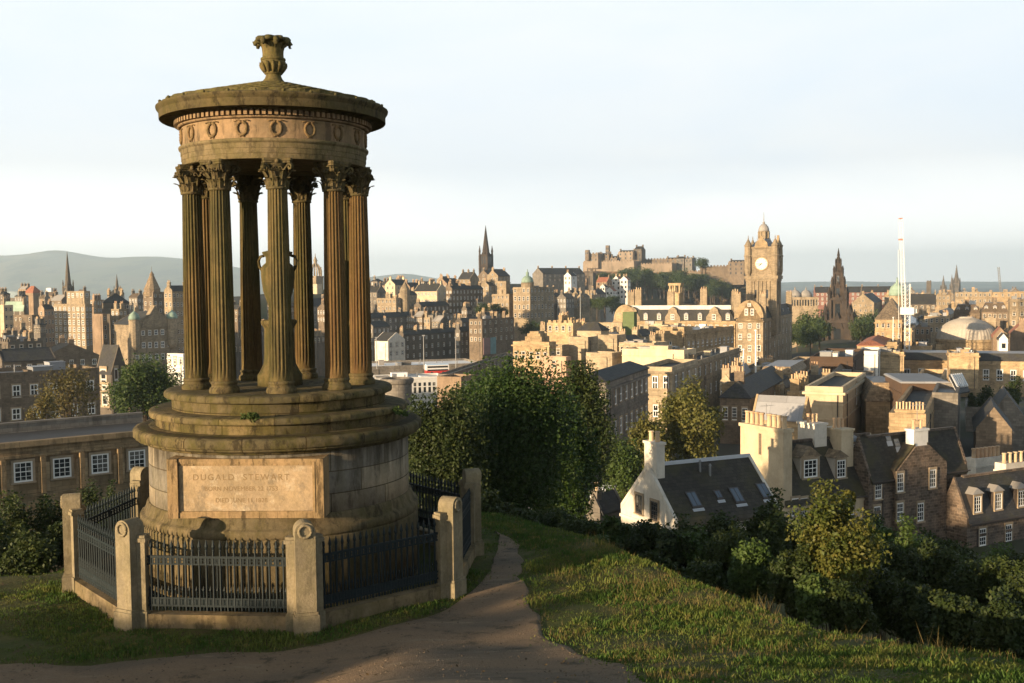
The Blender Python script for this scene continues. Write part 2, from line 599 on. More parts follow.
GREEN = blade_mat('grass blade', (0.052, 0.100, 0.014), (0.108, 0.130, 0.023), (0.19, 0.16, 0.045))
tag(grass_field(1, 680000, False, 0.03, 0.09, (-18, 13), (10.5, 40), 'grass', GREEN, keep_turf), None, None, None, 'stuff')
DRYM = blade_mat('dry grass', (0.20, 0.14, 0.05), (0.14, 0.12, 0.04), (0.24, 0.18, 0.07))
_r = np.random.default_rng(21)
tuft = [(*at(q, w, Y)[:2], s, 1.0) for q, w, Y, s in ((560, 572, 23, .2), (592, 562, 26, .2), (640, 582, 22, .25), (770, 597, 20, .2), (783, 602, 20, .25), (793, 604, 20, .2), (700, 590, 20.5, .22), (895, 634, 17, .18), (906, 636, 17, .2), (868, 628, 17.5, .2), (668, 580, 22, .2), (945, 648, 15.3, .2))]
for _ in range(240):
    _x, _y = _r.uniform(0.3, 7.5), _r.uniform(13.5, 28)
    tuft.append((_x, _y, _r.uniform(0.06, 0.22), _r.uniform(0.25, 0.5)))
tuft = np.array(tuft)


def dry_tufts(seed, n, mat):
    r = np.random.default_rng(seed)
    w_ = tuft[:, 2] ** 1.5
    i = r.choice(len(tuft), n, p=w_ / w_.sum())
    x, y = tuft[i, 0] + r.normal(0, 1, n) * tuft[i, 2], tuft[i, 1] + r.normal(0, 1, n) * tuft[i, 2]
    d, _, ins = seg_dist(x, y, PLATEAU, True)
    k = (ins | (d < 1.2)) & ~in_poly(x, y, PATH_POLY)
    x, y, i = x[k], y[k], i[k]
    m = len(x)
    z = th(x, y)
    h = r.uniform(0.12, 0.42, m) * tuft[i, 3]
    a = r.uniform(0, 2 * np.pi, m)
    wd = r.uniform(0.003, 0.007, m)
    ln = r.normal(0, 0.4, (m, 2)) * h[:, None]
    bx, by = np.cos(a) * wd, np.sin(a) * wd
    V = np.stack([np.stack([x - bx, y - by, z - 0.02], 1), np.stack([x + bx, y + by, z - 0.02], 1), np.stack([x + ln[:, 0], y + ln[:, 1], z + h], 1)], 1)
    o = bpy.data.objects.new('dry_grass', npmesh('dry_grass', V.reshape(-1, 3), np.arange(m * 3).reshape(m, 3), mat))
    col.objects.link(o)
    o['kind'] = 'stuff'


dry_tufts(2, 8000, DRYM)

# loose stones on the path
_r = np.random.default_rng(31)
n_ = 30000
x, y = _r.uniform(-14, 2.2, n_), _r.uniform(11, 31, n_)
k = in_poly(x, y, PATH_POLY) & (_r.uniform(size=n_) < 0.35 + 0.65 * (np.sin(x * 2.1 + y) * np.sin(y * 1.7 - x) > 0.1))
x, y = x[k], y[k]
m = len(x)
z = th(x, y) + np.exp(-((x + 2) ** 2 + (y - 20) ** 2) / 900) * 0.02 * (np.sin(x * 1.7 + y * 0.6) + np.sin(y * 2.3 - x * 0.9)) + 0.03
s_ = 0.006 + 0.02 * _r.uniform(size=m) ** 4
oct_ = np.array([(1, 0, 0), (0, 1, 0), (-1, 0, 0), (0, -1, 0), (0, 0, 0.7), (0, 0, -0.7)], float)
V = np.stack([x, y, z], 1)[:, None] + s_[:, None, None] * oct_[None] * _r.uniform(0.6, 1.3, (m, 6, 1))
Fo = np.array([(0, 1, 4), (1, 2, 4), (2, 3, 4), (3, 0, 4), (1, 0, 5), (2, 1, 5), (3, 2, 5), (0, 3, 5)])
Fc = (np.arange(m)[:, None, None] * 6 + Fo[None]).reshape(-1, 3)
g = Mat('path stones', 0.9, 0.2)
o = bpy.data.objects.new('gravel', npmesh('gravel', V.reshape(-1, 3), Fc, g.base(g.val((0.10, 0.075, 0.052), 0.6, 1.4, g.noise(g.pos(), 30, 2)))))
col.objects.link(o)
o['kind'] = 'stuff'

# fallen leaves on path and turf
n_ = 2600
x, y = _r.uniform(-12, 7, n_), _r.uniform(11.5, 30, n_)
k = ~in_poly(x, y, ENC) & ((np.sin(x * 0.8 + 1) * np.sin(y * 0.6) > -0.2) | (_r.uniform(size=n_) < 0.4))
d, _, ins = seg_dist(x, y, PLATEAU, True)
k &= ins
x, y = x[k], y[k]
m = len(x)
z = th(x, y) + 0.05
a = _r.uniform(0, 6.28, m)
s_ = _r.uniform(0.015, 0.035, m)
u = np.stack([np.cos(a), np.sin(a), _r.normal(0, 0.3, m)], 1) * s_[:, None]
v = np.stack([-np.sin(a), np.cos(a), _r.normal(0, 0.3, m)], 1) * s_[:, None] * 0.6
p0 = np.stack([x, y, z], 1)
V = np.stack([p0 - u, p0 - v, p0 + u, p0 + v], 1)
g = Mat('fallen leaf', 0.8, 0.2)
o = bpy.data.objects.new('fallen_leaves', npmesh('fallen_leaves', V.reshape(-1, 3), np.arange(m * 4).reshape(m, 4), g.base(g.mix(g.ramp(g.noise(g.pos(), 9, 2), 0.4, 0.6), (0.10, 0.062, 0.022), (0.05, 0.032, 0.016)))))
col.objects.link(o)
o['kind'] = 'stuff'
# ------------------------------------------------------------------ the round temple monument
def mstone(name, c1, c2, moss=0.5, moss_c=(0.085, 0.075, 0.018), soot=0.5, soot_c=(0.028, 0.022, 0.014), ns=1.1, brick=None, vert=0.3, bump=0.5, pale=0.0, pale_c=(0.5, 0.4, 0.27), dark=1, rust=0.0, drip=None):
    g = Mat(name, 0.93, 0.12)
    p = g.pos()
    c = g.mix(g.ramp(g.noise(p, ns, 6, 0.65), 0.36, 0.64), c1, c2)
    h = g.noise(p, ns * 16, 5, 0.7)
    if brick:
        # courses running round the drum
        ob = g.n('VectorMath', {0: p, 1: (float(MC[0]), float(MC[1]), 0)}, operation='SUBTRACT').outputs[0]
        xyz = g.n('SeparateXYZ', {0: ob})
        an = g.n('Math', {0: xyz.outputs[1], 1: xyz.outputs[0]}, operation='ARCTAN2').outputs[0]
        u = g.n('Math', {0: an, 1: 2.87}, operation='MULTIPLY').outputs[0]
        b = g.n('TexBrick', {'Vector': g.n('CombineXYZ', {0: u, 1: g.n('Math', {0: xyz.outputs[2], 1: brick[2]}, operation='ADD').outputs[0], 2: 0.0}).outputs[0],
                             'Color1': (1.15, 1.1, 1.0, 1), 'Color2': (0.52, 0.56, 0.62, 1), 'Mortar': (0.3, 0.28, 0.25, 1), 'Scale': 1.0, 'Mortar Size': 0.012, 'Brick Width': brick[0], 'Row Height': brick[1], 'Bias': 0.0})
        c = g.mix(1.0, c, b.outputs['Color'], 'MULTIPLY')
        h = g.n('Math', {0: h, 1: b.outputs['Fac']}, operation='SUBTRACT').outputs[0]
    if pale:
        c = g.mix(g.n('Math', {0: g.ramp(g.noise(p, ns * 2.2, 6, 0.7), 0.52, 0.66), 1: pale}, operation='MULTIPLY').outputs[0], c, pale_c)
    if moss:
        f = g.ramp(g.noise(p, ns * 2.6, 7, 0.72, (1, 1, vert)), 0.43, 0.60)
        c = g.mix(g.n('Math', {0: f, 1: moss}, operation='MULTIPLY').outputs[0], c, moss_c)
    if soot:
        f = g.ramp(g.noise(p, ns * 3.6 + 0.37, 7, 0.75, (1, 1, vert * 0.7)), 0.49, 0.63)
        c = g.mix(g.n('Math', {0: f, 1: soot}, operation='MULTIPLY').outputs[0], c, soot_c)
    if drip:
        zz_ = g.n('SeparateXYZ', {0: p}).outputs[2]
        f = g.n('Math', {0: g.ramp(g.noise(p, 3.2, 5, 0.6, (1, 1, 0.10)), 0.42, 0.62), 1: g.ramp(zz_, drip[0], drip[1])}, operation='MULTIPLY').outputs[0]
        c = g.mix(g.n('Math', {0: f, 1: 0.75}, operation='MULTIPLY').outputs[0], c, (0.045, 0.036, 0.024))
    if rust:
        c = g.mix(g.n('Math', {0: g.ramp(g.noise(p, 0.42, 3, 0.5, (1, 1, 0.35)), 0.47, 0.60), 1: rust}, operation='MULTIPLY').outputs[0], c, (0.25, 0.12, 0.05))
    c = g.val(c, 0.55, 1.45, g.noise(p, ns * 9, 6, 0.75))
    c = g.val(c, 1.0, 1.0, 0.0) if dark == 1 else g.val(c, dark, dark, 0.0)
    g.bump(h, bump, 0.03)
    return g.base(c)


S_STEP = mstone('mossy step stone', (0.25, 0.19, 0.095), (0.17, 0.135, 0.07), 0.65, brick=(1.15, 0.40, 6.97), soot=0.75, vert=0.6, dark=0.655)
S_DRUM = mstone('drum ashlar', (0.36, 0.30, 0.22), (0.27, 0.23, 0.175), 0.2, soot=0.5, dark=0.846, drip=(-4.3, -3.35), brick=(1.45, 0.46, 3.30 + 4.6))
S_PLINTH = mstone('plinth stone', (0.28, 0.21, 0.115), (0.21, 0.165, 0.09), 0.5, soot=0.6, dark=0.504)
S_PANEL = mstone('panel stone', (0.36, 0.26, 0.155), (0.29, 0.215, 0.135), 0.14, soot=0.5, soot_c=(0.12, 0.10, 0.075), ns=1.0, pale=0.75, pale_c=(0.46, 0.38, 0.27), vert=0.8, dark=0.920)
S_FRAME = mstone('panel frame stone', (0.36, 0.24, 0.125), (0.28, 0.19, 0.10), 0.25, soot=0.7, dark=0.765)
S_COL = mstone('lichened column stone', (0.165, 0.122, 0.05), (0.105, 0.085, 0.038), 0.7, moss_c=(0.06, 0.06, 0.02), soot=0.65, vert=0.12, ns=1.6, rust=0.32, dark=0.684)
S_CAP = mstone('capital stone', (0.165, 0.122, 0.06), (0.105, 0.083, 0.042), 0.45, soot=0.7, vert=0.5, ns=3, dark=0.741)
S_ARCH = mstone('architrave stone', (0.235, 0.175, 0.095), (0.17, 0.135, 0.075), 0.4, soot=0.5, vert=0.5, dark=0.798)
S_FRIEZE = mstone('frieze stone', (0.31, 0.205, 0.115), (0.21, 0.15, 0.09), 0.2, soot=0.65, soot_c=(0.06, 0.045, 0.03), dark=0.836)
S_CORN = mstone('cornice stone', (0.175, 0.13, 0.06), (0.12, 0.095, 0.047), 0.55, soot=0.75, vert=0.6, dark=0.624)
S_DARK = mstone('sooty roof stone', (0.10, 0.082, 0.035), (0.066, 0.056, 0.026), 0.5, soot=0.5, vert=0.8, ns=2.5)
S_LETTER = plain('incised letter paint', (0.17, 0.115, 0.06), 0.9, 0.1, 0.35, 9)

cx, cy = float(MC[0]), float(MC[1])
mon = thing('monument', 'round stone temple on a stepped drum with fluted columns and an inscription panel', 'monument', (cx, cy, -6.5))
C0 = (cx, cy, 0)


def lat(prof, n=96, smooth=True, **k):
    b = MB()
    b.cs = smooth
    return b.lathe(prof, C0, n, **k)


def crisp(prof, e=0.012):
    """doubles profile corners so smooth shading keeps them crisp"""
    out = [prof[0]]
    for i in range(1, len(prof) - 1):
        p = Vector(prof[i])
        for q in (prof[i - 1], prof[i + 1]):
            d = Vector(q) - p
            L = d.length
            s = p + d * min(e / max(L, 1e-6), 0.3)
            out.append((s.x, s.y))
    return out + [prof[-1]]


def worn(seed, amp):
    """weathered edge of a stone ring"""
    r = random.Random(seed)
    ph = [(r.uniform(0, 6.28), r.choice([7, 11, 17, 23, 31, 53, 79, 97]), r.uniform(0.3, 1)) for _ in range(9)]
    return lambda a, z, k: 1 + amp * sum(q * math.sin(m * a + f + z * 9) for f, m, q in ph) / 3


lat(crisp([(3.075, -6.62), (3.07, -5.06), (3.055, -5.045), (3.055, -5.03), (3.085, -5.0), (3.085, -4.90), (3.06, -4.85), (3.0, -4.825), (2.965, -4.76), (2.93, -4.64), (2.905, -4.60), (2.60, -4.595)]), rf=worn(1, 0.0012)).build('plinth', S_PLINTH, mon)
lat([(2.872, -4.70), (2.872, -3.28)]).build('drum', S_DRUM, mon)
lat(crisp([(2.5, -3.34), (2.93, -3.335), (2.95, -3.29), (3.04, -3.27), (3.12, -3.24), (3.12, -3.20), (3.17, -3.19), (3.18, -3.05), (3.15, -3.0), (3.02, -2.965), (2.6, -2.95)]), 288, rf=worn(2, 0.0034)).build('drum_cornice', S_STEP, mon)
lat(crisp([(2.55, -2.99), (2.70, -2.985), (2.70, -2.77), (2.82, -2.755), (2.85, -2.74), (2.85, -2.65), (2.82, -2.62), (2.72, -2.605), (2.2, -2.60)]), 288, rf=worn(3, 0.004)).build('step', S_STEP, mon)
lat(crisp([(2.1, -2.63), (2.36, -2.62), (2.36, -2.37), (2.48, -2.355), (2.515, -2.34), (2.515, -2.25), (2.48, -2.21), (2.36, -2.19), (0.2, -2.185)]), 288, rf=worn(4, 0.004)).build('step', S_STEP, mon)

# inscription panel: a flat slab standing out of the drum
pa = math.radians(-92.0)
pn = Vector((math.cos(pa), math.sin(pa), 0))
pt = Vector((-pn.y, pn.x, 0))          # to the right seen from outside
pc = Vector((cx, cy, 0)) + pn * 2.925


def pbox(b, u0, u1, z0, z1, d0, d1):
    q = [pc + pt * u + pn * d for u, d in ((u0, d1), (u1, d1), (u1, d0), (u0, d0))]
    return b.hexa([(v.x, v.y, z0) for v in q], [(v.x, v.y, z1) for v in q])


b = MB()
pbox(b, -1.36, 1.36, -4.46, -3.50, -0.45, -0.035)
pan = b.build('inscription_panel', S_PANEL, mon)
b = MB()
pbox(b, -1.58, -1.372, -4.60, -3.40, -0.6, 0.03)
pbox(b, -1.455, -1.362, -4.48, -3.46, -0.5, 0.045)
pbox(b, 1.36, 1.58, -4.60, -3.40, -0.6, 0.03)
pbox(b, 1.363, 1.41, -4.48, -3.46, -0.5, 0.045)
pbox(b, -1.37, 1.362, -3.50, -3.403, -0.5, 0.0)
pbox(b, -1.36, 1.358, -3.54, -3.502, -0.5, -0.012)
pbox(b, -1.37, 1.362, -4.60, -4.462, -0.5, 0.0)
b.build('panel_frame', S_FRAME, pan)


def lettering(text, size, u, z, depth, parent, wide=1.0):
    cu = bpy.data.curves.new('lettering', 'FONT')
    cu.body, cu.size, cu.extrude, cu.align_x, cu.space_character = text, size, 0.004, 'CENTER', wide
    tmp = bpy.data.objects.new('lettering', cu)
    col.objects.link(tmp)
    bpy.context.view_layer.update()
    me = bpy.data.meshes.new_from_object(tmp.evaluated_get(bpy.context.evaluated_depsgraph_get()))
    bpy.data.objects.remove(tmp)
    o = pc + pt * u + pn * depth - Vector(parent['o'])
    for v in me.vertices:
        x, y, zz = v.co
        q = o + pt * x + pn * (zz - 0.0015)
        v.co = (q.x, q.y, q.z + z + y)
    me.materials.clear()
    me.materials.append(S_LETTER)
    ob = bpy.data.objects.new('lettering', me)
    ob.parent = parent
    col.objects.link(ob)


lettering('DUGALD  STEWART', 0.175, -0.10, -3.835, -0.035, pan, 1.3)
lettering('BORN NOVEMBER 22 1753', 0.125, -0.10, -4.05, -0.035, pan, 1.02)
lettering('DIED JUNE 11 1828', 0.125, -0.10, -4.285, -0.035, pan, 1.02)


# columns ---------------------------------------------------------------
def fluted(a, k):
    return 1.0


def make_column(px, py, az):
    e = bpy.data.objects.new('column', None)
    e.parent = mon
    e.location = Vector((px, py, -2.19)) - Vector(mon['o'])
    e['o'] = (px, py, -2.19)
    col.objects.link(e)
    c = (px, py, 0)
    # base
    b = MB()
    b.cs = True
    b.lathe(crisp([(0.30, -2.20), (0.315, -2.18), (0.32, -2.13), (0.30, -2.075), (0.275, -2.06), (0.262, -2.03), (0.268, -2.01), (0.285, -1.985), (0.28, -1.955), (0.255, -1.94), (0.24, -1.93)], 0.006), c, 40)
    b.build('column_base', S_CAP, e)
    # fluted shaft
    NF, SEG = 20, 8
    prof = []
    for i in range(15):
        t = i / 14
        prof.append((0.246 - 0.042 * t ** 1.6, -1.94 + 4.02 * t))
    b = MB()

    def rf(a, z, k):
        if k in (0, 14):
            return 1.0
        ph = (a - 0.0) * NF / (2 * math.pi) % 1.0
        return 1.0 - 0.105 * max(0.0, math.sin(math.pi * min(max((ph - 0.12) / 0.76, 0), 1))) ** 0.7
    prof = [prof[0], (prof[0][0], -1.90)] + prof[1:-1] + [(0.205, 2.04), (0.205, 2.06)]
    prof2 = prof

    def rf2(a, z, k):
        return 1.0 if k in (0, 1, len(prof2) - 1) else rf(a, z, 5)
    b.lathe(prof2, c, NF * SEG, rf=rf2)
    b.build('shaft', S_COL, e)
    # Corinthian capital: necking, two rows of leaves, volutes, hollow-sided abacus
    b = MB()
    b.cs = True
    b.lathe([(0.20, 2.05), (0.232, 2.06), (0.238, 2.08), (0.225, 2.105), (0.20, 2.12), (0.205, 2.3), (0.225, 2.45), (0.262, 2.56), (0.275, 2.58)], c, 32)
    b.cs = False

    def leaf(a, z0, h, r0, out, wd):
        pr = [(0.0, 0.01, 0.75), (0.35, 0.025, 1.0), (0.65, 0.06, 0.95), (0.88, 0.13, 0.8), (1.0, 0.21, 0.55), (0.93, 0.27, 0.25)]
        vs = []
        for t, o, ww in pr:
            r = r0 + o * out / 0.2
            for sgn in (-1, -0.4, 0, 0.4, 1):
                aa = a + sgn * wd * ww / r0
                rr = r - 0.022 * abs(sgn) + (0.012 if sgn == 0 else 0)
                vs.append((px + rr * math.cos(aa), py + rr * math.sin(aa), z0 + t * h - 0.03 * abs(sgn) * ww))
        # thickness: an inner copy
        nv = len(vs)
        vs += [(px + (x - px) * 0.93, py + (y - py) * 0.93, z - 0.008) for x, y, z in vs]
        fs = []
        for i in range(5):
            for j in range(4):
                k = i * 5 + j
                fs.append((k, k + 1, k + 6, k + 5))
                fs.append((nv + k, nv + k + 5, nv + k + 6, nv + k + 1))
        b.add(vs, fs)
    for i in range(8):
        leaf(az + i * math.pi / 4, 2.10, 0.20, 0.222, 0.115, 0.072)
    for i in range(8):
        leaf(az + (i + 0.5) * math.pi / 4, 2.14, 0.32, 0.224, 0.14, 0.06)
    b.cs = True
    for i in range(4):
        a = az + math.pi / 4 + i * math.pi / 2
        rad, up, tn = Vector((math.cos(a), math.sin(a), 0)), Vector((0, 0, 1)), Vector((-math.sin(a), math.cos(a), 0))
        for sgn in (-1, 1):
            pts = [Vector((px, py, 2.36)) + rad * 0.225 + tn * sgn * 0.10, Vector((px, py, 2.47)) + rad * 0.28 + tn * sgn * 0.06, Vector((px, py, 2.555)) + rad * 0.345 + tn * sgn * 0.03]
            cc = Vector((px, py, 2.50)) + rad * 0.375 + tn * sgn * 0.022
            for k in range(11):
                t = 2.0 - k * 0.62
                r = 0.062 * (1 - k * 0.075)
                pts.append(cc + rad * r * math.cos(t) + up * r * math.sin(t))
            b.tube(pts, [0.02, 0.022, 0.026] + [0.024] * 11, 6)
        # inner helices and the flower in the middle of each side
        m = az + i * math.pi / 2
        rad, tn = Vector((math.cos(m), math.sin(m), 0)), Vector((-math.sin(m), math.cos(m), 0))
        for sgn in (-1, 1):
            cc = Vector((px, py, 2.47)) + rad * 0.255 + tn * sgn * 0.055
            pts = [Vector((px, py, 2.34)) + rad * 0.22 + tn * sgn * 0.12]
            for k in range(9):
                t = math.pi * 0.9 - k * 0.65
                r = 0.046 * (1 - k * 0.08)
                pts.append(cc + tn * sgn * -r * math.cos(t) + up * r * math.sin(t))
            b.tube(pts, 0.013, 5)
        q = Vector((px, py, 2.62)) + rad * 0.262
        b.lathe([(0.01, -0.05), (0.05, -0.03), (0.055, 0.0), (0.045, 0.035), (0.01, 0.05)], q, 8)
    b.cs = False
    ring = []
    for i in range(4):
        a0 = az + math.pi / 4 + i * math.pi / 2
        for t in np.linspace(0.04, 0.96, 9):
            a = a0 + t * math.pi / 2
            side = abs(t - 0.5) * 2
            r = 0.258 / max(math.cos(abs(a - (a0 + math.pi / 4))), 0.72) * (0.985 + 0.16 * side ** 2)
            ring.append((px + r * math.cos(a), py + r * math.sin(a), 2.585))
    b.poly(ring, (0, 0, 0.045))
    b.poly([(px + (x - px) * 1.05, py + (y - py) * 1.05, 2.633) for x, y, z in ring], (0, 0, 0.05))
    b.build('capital', S_CAP, e)
    return e


RC = 1.83
a0 = math.radians(-76.8)
c_first = make_column(cx + RC * math.cos(a0), cy + RC * math.sin(a0), a0)
for k in range(1, 9):
    a = a0 + k * math.radians(40)
    c = c_first.copy()
    col.objects.link(c)
    c.location = Vector((cx + RC * math.cos(a), cy + RC * math.sin(a), -2.19)) - Vector(mon['o'])
    c.rotation_euler = (0, 0, math.radians(40) * k)
    for ch in list(c_first.children):
        d = ch.copy()
        d.parent = c
        col.objects.link(d)

# entablature -----------------------------------------------------------
lat(crisp([(1.58, 2.685), (2.01, 2.682), (2.01, 2.79), (2.023, 2.795), (2.023, 2.90), (2.035, 2.905), (2.035, 3.0), (2.05, 3.015), (2.075, 3.04), (2.08, 3.085), (2.035, 3.10), (1.58, 3.11)], 0.006), 128, rf=worn(7, 0.001)).build('architrave', S_ARCH, mon)
fr = lat([(1.6, 3.105), (2.01, 3.10), (2.01, 3.50), (1.6, 3.505)], smooth=False, n=96).build('frieze', S_FRIEZE, mon)
w0 = None
NW = 18
for k in range(NW):
    a = a0 + (k + 0.0) * 2 * math.pi / NW
    q = Vector((cx + 2.02 * math.cos(a), cy + 2.02 * math.sin(a), 3.30))
    if w0 is None:
        b = MB()
        b.cs = True
        tn = Vector((-math.sin(a), math.cos(a), 0))
        b.tube([q + tn * 0.105 * math.cos(t) + Vector((0, 0, 0.135 * math.sin(t))) for t in np.linspace(0.5 * math.pi - 0.1, -1.5 * math.pi + 0.1, 26)], [0.03 + 0.007 * (i % 2) for i in range(26)], 6)
        for sgn in (-1, 1):
            b.tube([q + Vector((0, 0, 0.14)), q + tn * sgn * 0.1 + Vector((0, 0, 0.165)), q + tn * sgn * 0.17 + Vector((0, 0, 0.145))], 0.014, 5)
            b.tube([q + Vector((0, 0, -0.13)), q + tn * sgn * 0.05 + Vector((0, 0, -0.175))], 0.016, 5)
        w0 = b.build('wreath', mstone('wreath stone', (0.20, 0.125, 0.06), (0.12, 0.085, 0.045), 0.2, soot=0.6, ns=3), fr)
        # origin onto the axis so copies turn round it
    else:
        c = w0.copy()
        c.parent = fr
        c.rotation_euler = (0, 0, a - a0)
        col.objects.link(c)
dn = lat(crisp([(1.6, 3.507), (2.06, 3.506), (2.09, 3.53), (2.09, 3.55), (2.05, 3.555), (2.05, 3.66), (1.6, 3.67)], 0.004)).build('bed_moulding', S_FRIEZE, mon)
b = MB()
for k in range(108):
    a = k * 2 * math.pi / 108
    b.box((cx + 2.105 * math.cos(a), cy + 2.105 * math.sin(a), 3.61), (0.11, 0.072, 0.1), a)
b.build('dentils', S_FRIEZE, dn)
cor = lat(crisp([(1.6, 3.672), (2.17, 3.668), (2.19, 3.70), (2.30, 3.715), (2.45, 3.712), (2.452, 3.69), (2.468, 3.69), (2.472, 3.85), (2.49, 3.87), (2.53, 3.93), (2.535, 3.965), (2.46, 3.99), (1.9, 4.09)], 0.006), 144, rf=worn(8, 0.002)).build('cornice', S_CORN, mon)
b = MB()
b.cs = True
r = random.Random(3)
for k in range(28):
    a = (k + 0.3) * 2 * math.pi / 28
    s = r.uniform(0.5, 0.8)
    b.lathe([(0.012, -0.03), (0.05 * s, -0.02), (0.052 * s, 0.03), (0.035 * s, 0.06 * s), (0.008, 0.075 * s)], (cx + 2.485 * math.cos(a), cy + 2.485 * math.sin(a), 3.985), 8)
b.build('antefixes', S_DARK, cor)
# roof of overlapping stone leaves
b = MB()
prof = [(2.40, 3.995)]
for i in range(9):
    t0 = i / 9
    r0, z0 = 2.36 - 2.05 * t0, 4.02 + 0.53 * t0
    r1, z1 = 2.36 - 2.05 * (i + 1) / 9, 4.02 + 0.53 * (i + 1) / 9
    prof += [(r0, z0 + 0.045), (r1 + 0.02, z1 + 0.006)]
prof += [(0.3, 4.58)]
b.lathe(prof, C0, 144, rf=lambda a, z, k: 1.0 + (0.02 if k % 2 else 0.0) * abs(math.sin(a * 18 + (k // 2 % 2) * math.pi / 2)) / max(0.3, 1))
rf_ = b.build('roof', S_DARK, mon)
S_FIN = mstone('finial stone', (0.15, 0.11, 0.045), (0.10, 0.078, 0.032), 0.5, soot=0.5, ns=4)
b = MB()
b.cs = True
b.lathe(crisp([(0.33, 4.53), (0.315, 4.58), (0.24, 4.63), (0.19, 4.70), (0.165, 4.78), (0.175, 4.80), (0.20, 4.81), (0.20, 4.84), (0.18, 4.86), (0.215, 4.93), (0.255, 5.02), (0.275, 5.07), (0.275, 5.10), (0.25, 5.13), (0.275, 5.15), (0.275, 5.20), (0.235, 5.22), (0.225, 5.32), (0.235, 5.44), (0.27, 5.54), (0.30, 5.58)], 0.006), C0, 48,
        rf=lambda a, z, k: 1 + (0.03 * math.sin(a * 16) if (4.86 < z < 5.06 or 5.23 < z < 5.5) else 0))
b.v = [(x, y, 4.55 + (z - 4.55) * 0.885) for x, y, z in b.v]
fin = b.build('finial', S_FIN, mon)
b = MB()
b.cs = True
b.lathe([(0.2, 5.50), (0.25, 5.53), (0.32, 5.60), (0.37, 5.60), (0.38, 5.66), (0.34, 5.715), (0.26, 5.70), (0.1, 5.62)], C0, 72, rf=lambda a, z, k: 1 + (0.30 * (abs(math.cos(a * 4 + 0.3)) - 0.7) if 2 <= k <= 5 else 0))
b.v = [(x, y, 4.55 + (z - 4.55) * 0.885) for x, y, z in b.v]
b.build('finial_crown', S_DARK, fin)

b = MB()
b.cs = True
for k in range(8):
    a = a0 + k * math.pi / 4 + 0.2
    u = Vector((math.cos(a), math.sin(a), 0))
    q = Vector(C0)
    b.tube([q + u * rr_ + Vector((0, 0, zz_)) for rr_, zz_ in ((0.19, 5.28), (0.225, 5.40), (0.29, 5.48), (0.36, 5.50), (0.395, 5.45), (0.385, 5.40), (0.36, 5.385))], [0.03, 0.045, 0.065, 0.072, 0.062, 0.045, 0.02], 7)
b.build('acanthus_curl', S_DARK, fin)
b = MB()
b.cs = True
for k in range(12):
    a = a0 + k * math.pi / 6
    u = Vector((math.cos(a), math.sin(a), 0))
    q = Vector(C0)
    b.tube([q + u * rr_ + Vector((0, 0, zz_)) for rr_, zz_ in ((0.19, 4.80), (0.225, 4.88), (0.265, 4.96), (0.30, 5.0), (0.30, 4.96))], [0.02, 0.045, 0.05, 0.04, 0.015], 6)
b.build('acanthus_leaf', S_FIN, fin)

# the urn inside ----------------------------------------------------------
urn = thing('urn', 'two handled stone urn on a round pedestal standing between the monument columns', 'urn', (cx, cy, -2.185))
b = MB()
b.cs = True
b.lathe(crisp([(0.50, -2.19), (0.50, -1.95), (0.46, -1.90), (0.42, -1.82), (0.36, -1.70), (0.34, -1.5), (0.33, -0.9), (0.36, -0.85), (0.40, -0.78), (0.40, -0.72), (0.33, -0.70)], 0.01), C0, 40)
b.build('pedestal', S_COL, urn)
b = MB()
b.cs = True
b.lathe([(0.16, -0.71), (0.14, -0.66), (0.10, -0.58), (0.13, -0.5), (0.24, -0.35), (0.335, -0.05), (0.37, 0.25), (0.375, 0.45), (0.33, 0.52), (0.26, 0.58), (0.26, 0.7), (0.33, 0.78), (0.34, 0.82), (0.1, 0.88)], C0, 40)
b.build('bowl', S_COL, urn)
for sgn in (-1, 1):
    b = MB()
    b.cs = True
    b.tube([(cx + sgn * (0.35 + q), cy, z) for q, z in ((0.0, 0.40), (0.06, 0.5), (0.075, 0.62), (0.03, 0.72), (-0.05, 0.74))], 0.035, 8)
    b.build('handle', S_COL, urn)
# ------------------------------------------------------------------ railing round the monument
PR, PROT = 4.46, -5.34
ZB = -6.49
S_PIER = mstone('pier stone', (0.32, 0.26, 0.165), (0.235, 0.195, 0.13), 0.25, moss_c=(0.15, 0.13, 0.05), soot=0.4, soot_c=(0.10, 0.085, 0.05), ns=1.6, vert=0.5, dark=0.722)
S_KERB = mstone('kerb stone', (0.33, 0.24, 0.135), (0.25, 0.19, 0.11), 0.35, soot=0.5, vert=0.6, dark=0.636)
IRON = plain('painted iron', (0.010, 0.016, 0.018), 0.6, 0.2, 0.3, 5)
ang = [math.radians(-157.5 + PROT + 45 * k) for k in range(8)]
PN = ['far left stone pier of the monument railing', 'tall stone pier at the left front corner of the railing', 'stone pier with a wreath in front of the drum middle', 'stone pier at the right front corner beside the path', 'stone pier at the far right of the railing against the dark tree', 'stone pier behind the drum on the right of the railing', 'stone pier behind the drum at the back of the railing', 'stone pier on the back left of the railing below the long roof']
PL = ['leftmost stone pier of the monument railing, in front of the dark bushes', PN[1], 'rounded stone pier with a wreath in front of the inscription drum', PN[3], 'square looking stone pier at the back right of the railing against the dark tree', PN[5], PN[6], PN[7]]
SP = []
for k in range(8):
    px, py = cx + PR * math.cos(ang[k]), cy + PR * math.sin(ang[k])
    SP.append(Vector((px, py, 0)))
pier0 = None


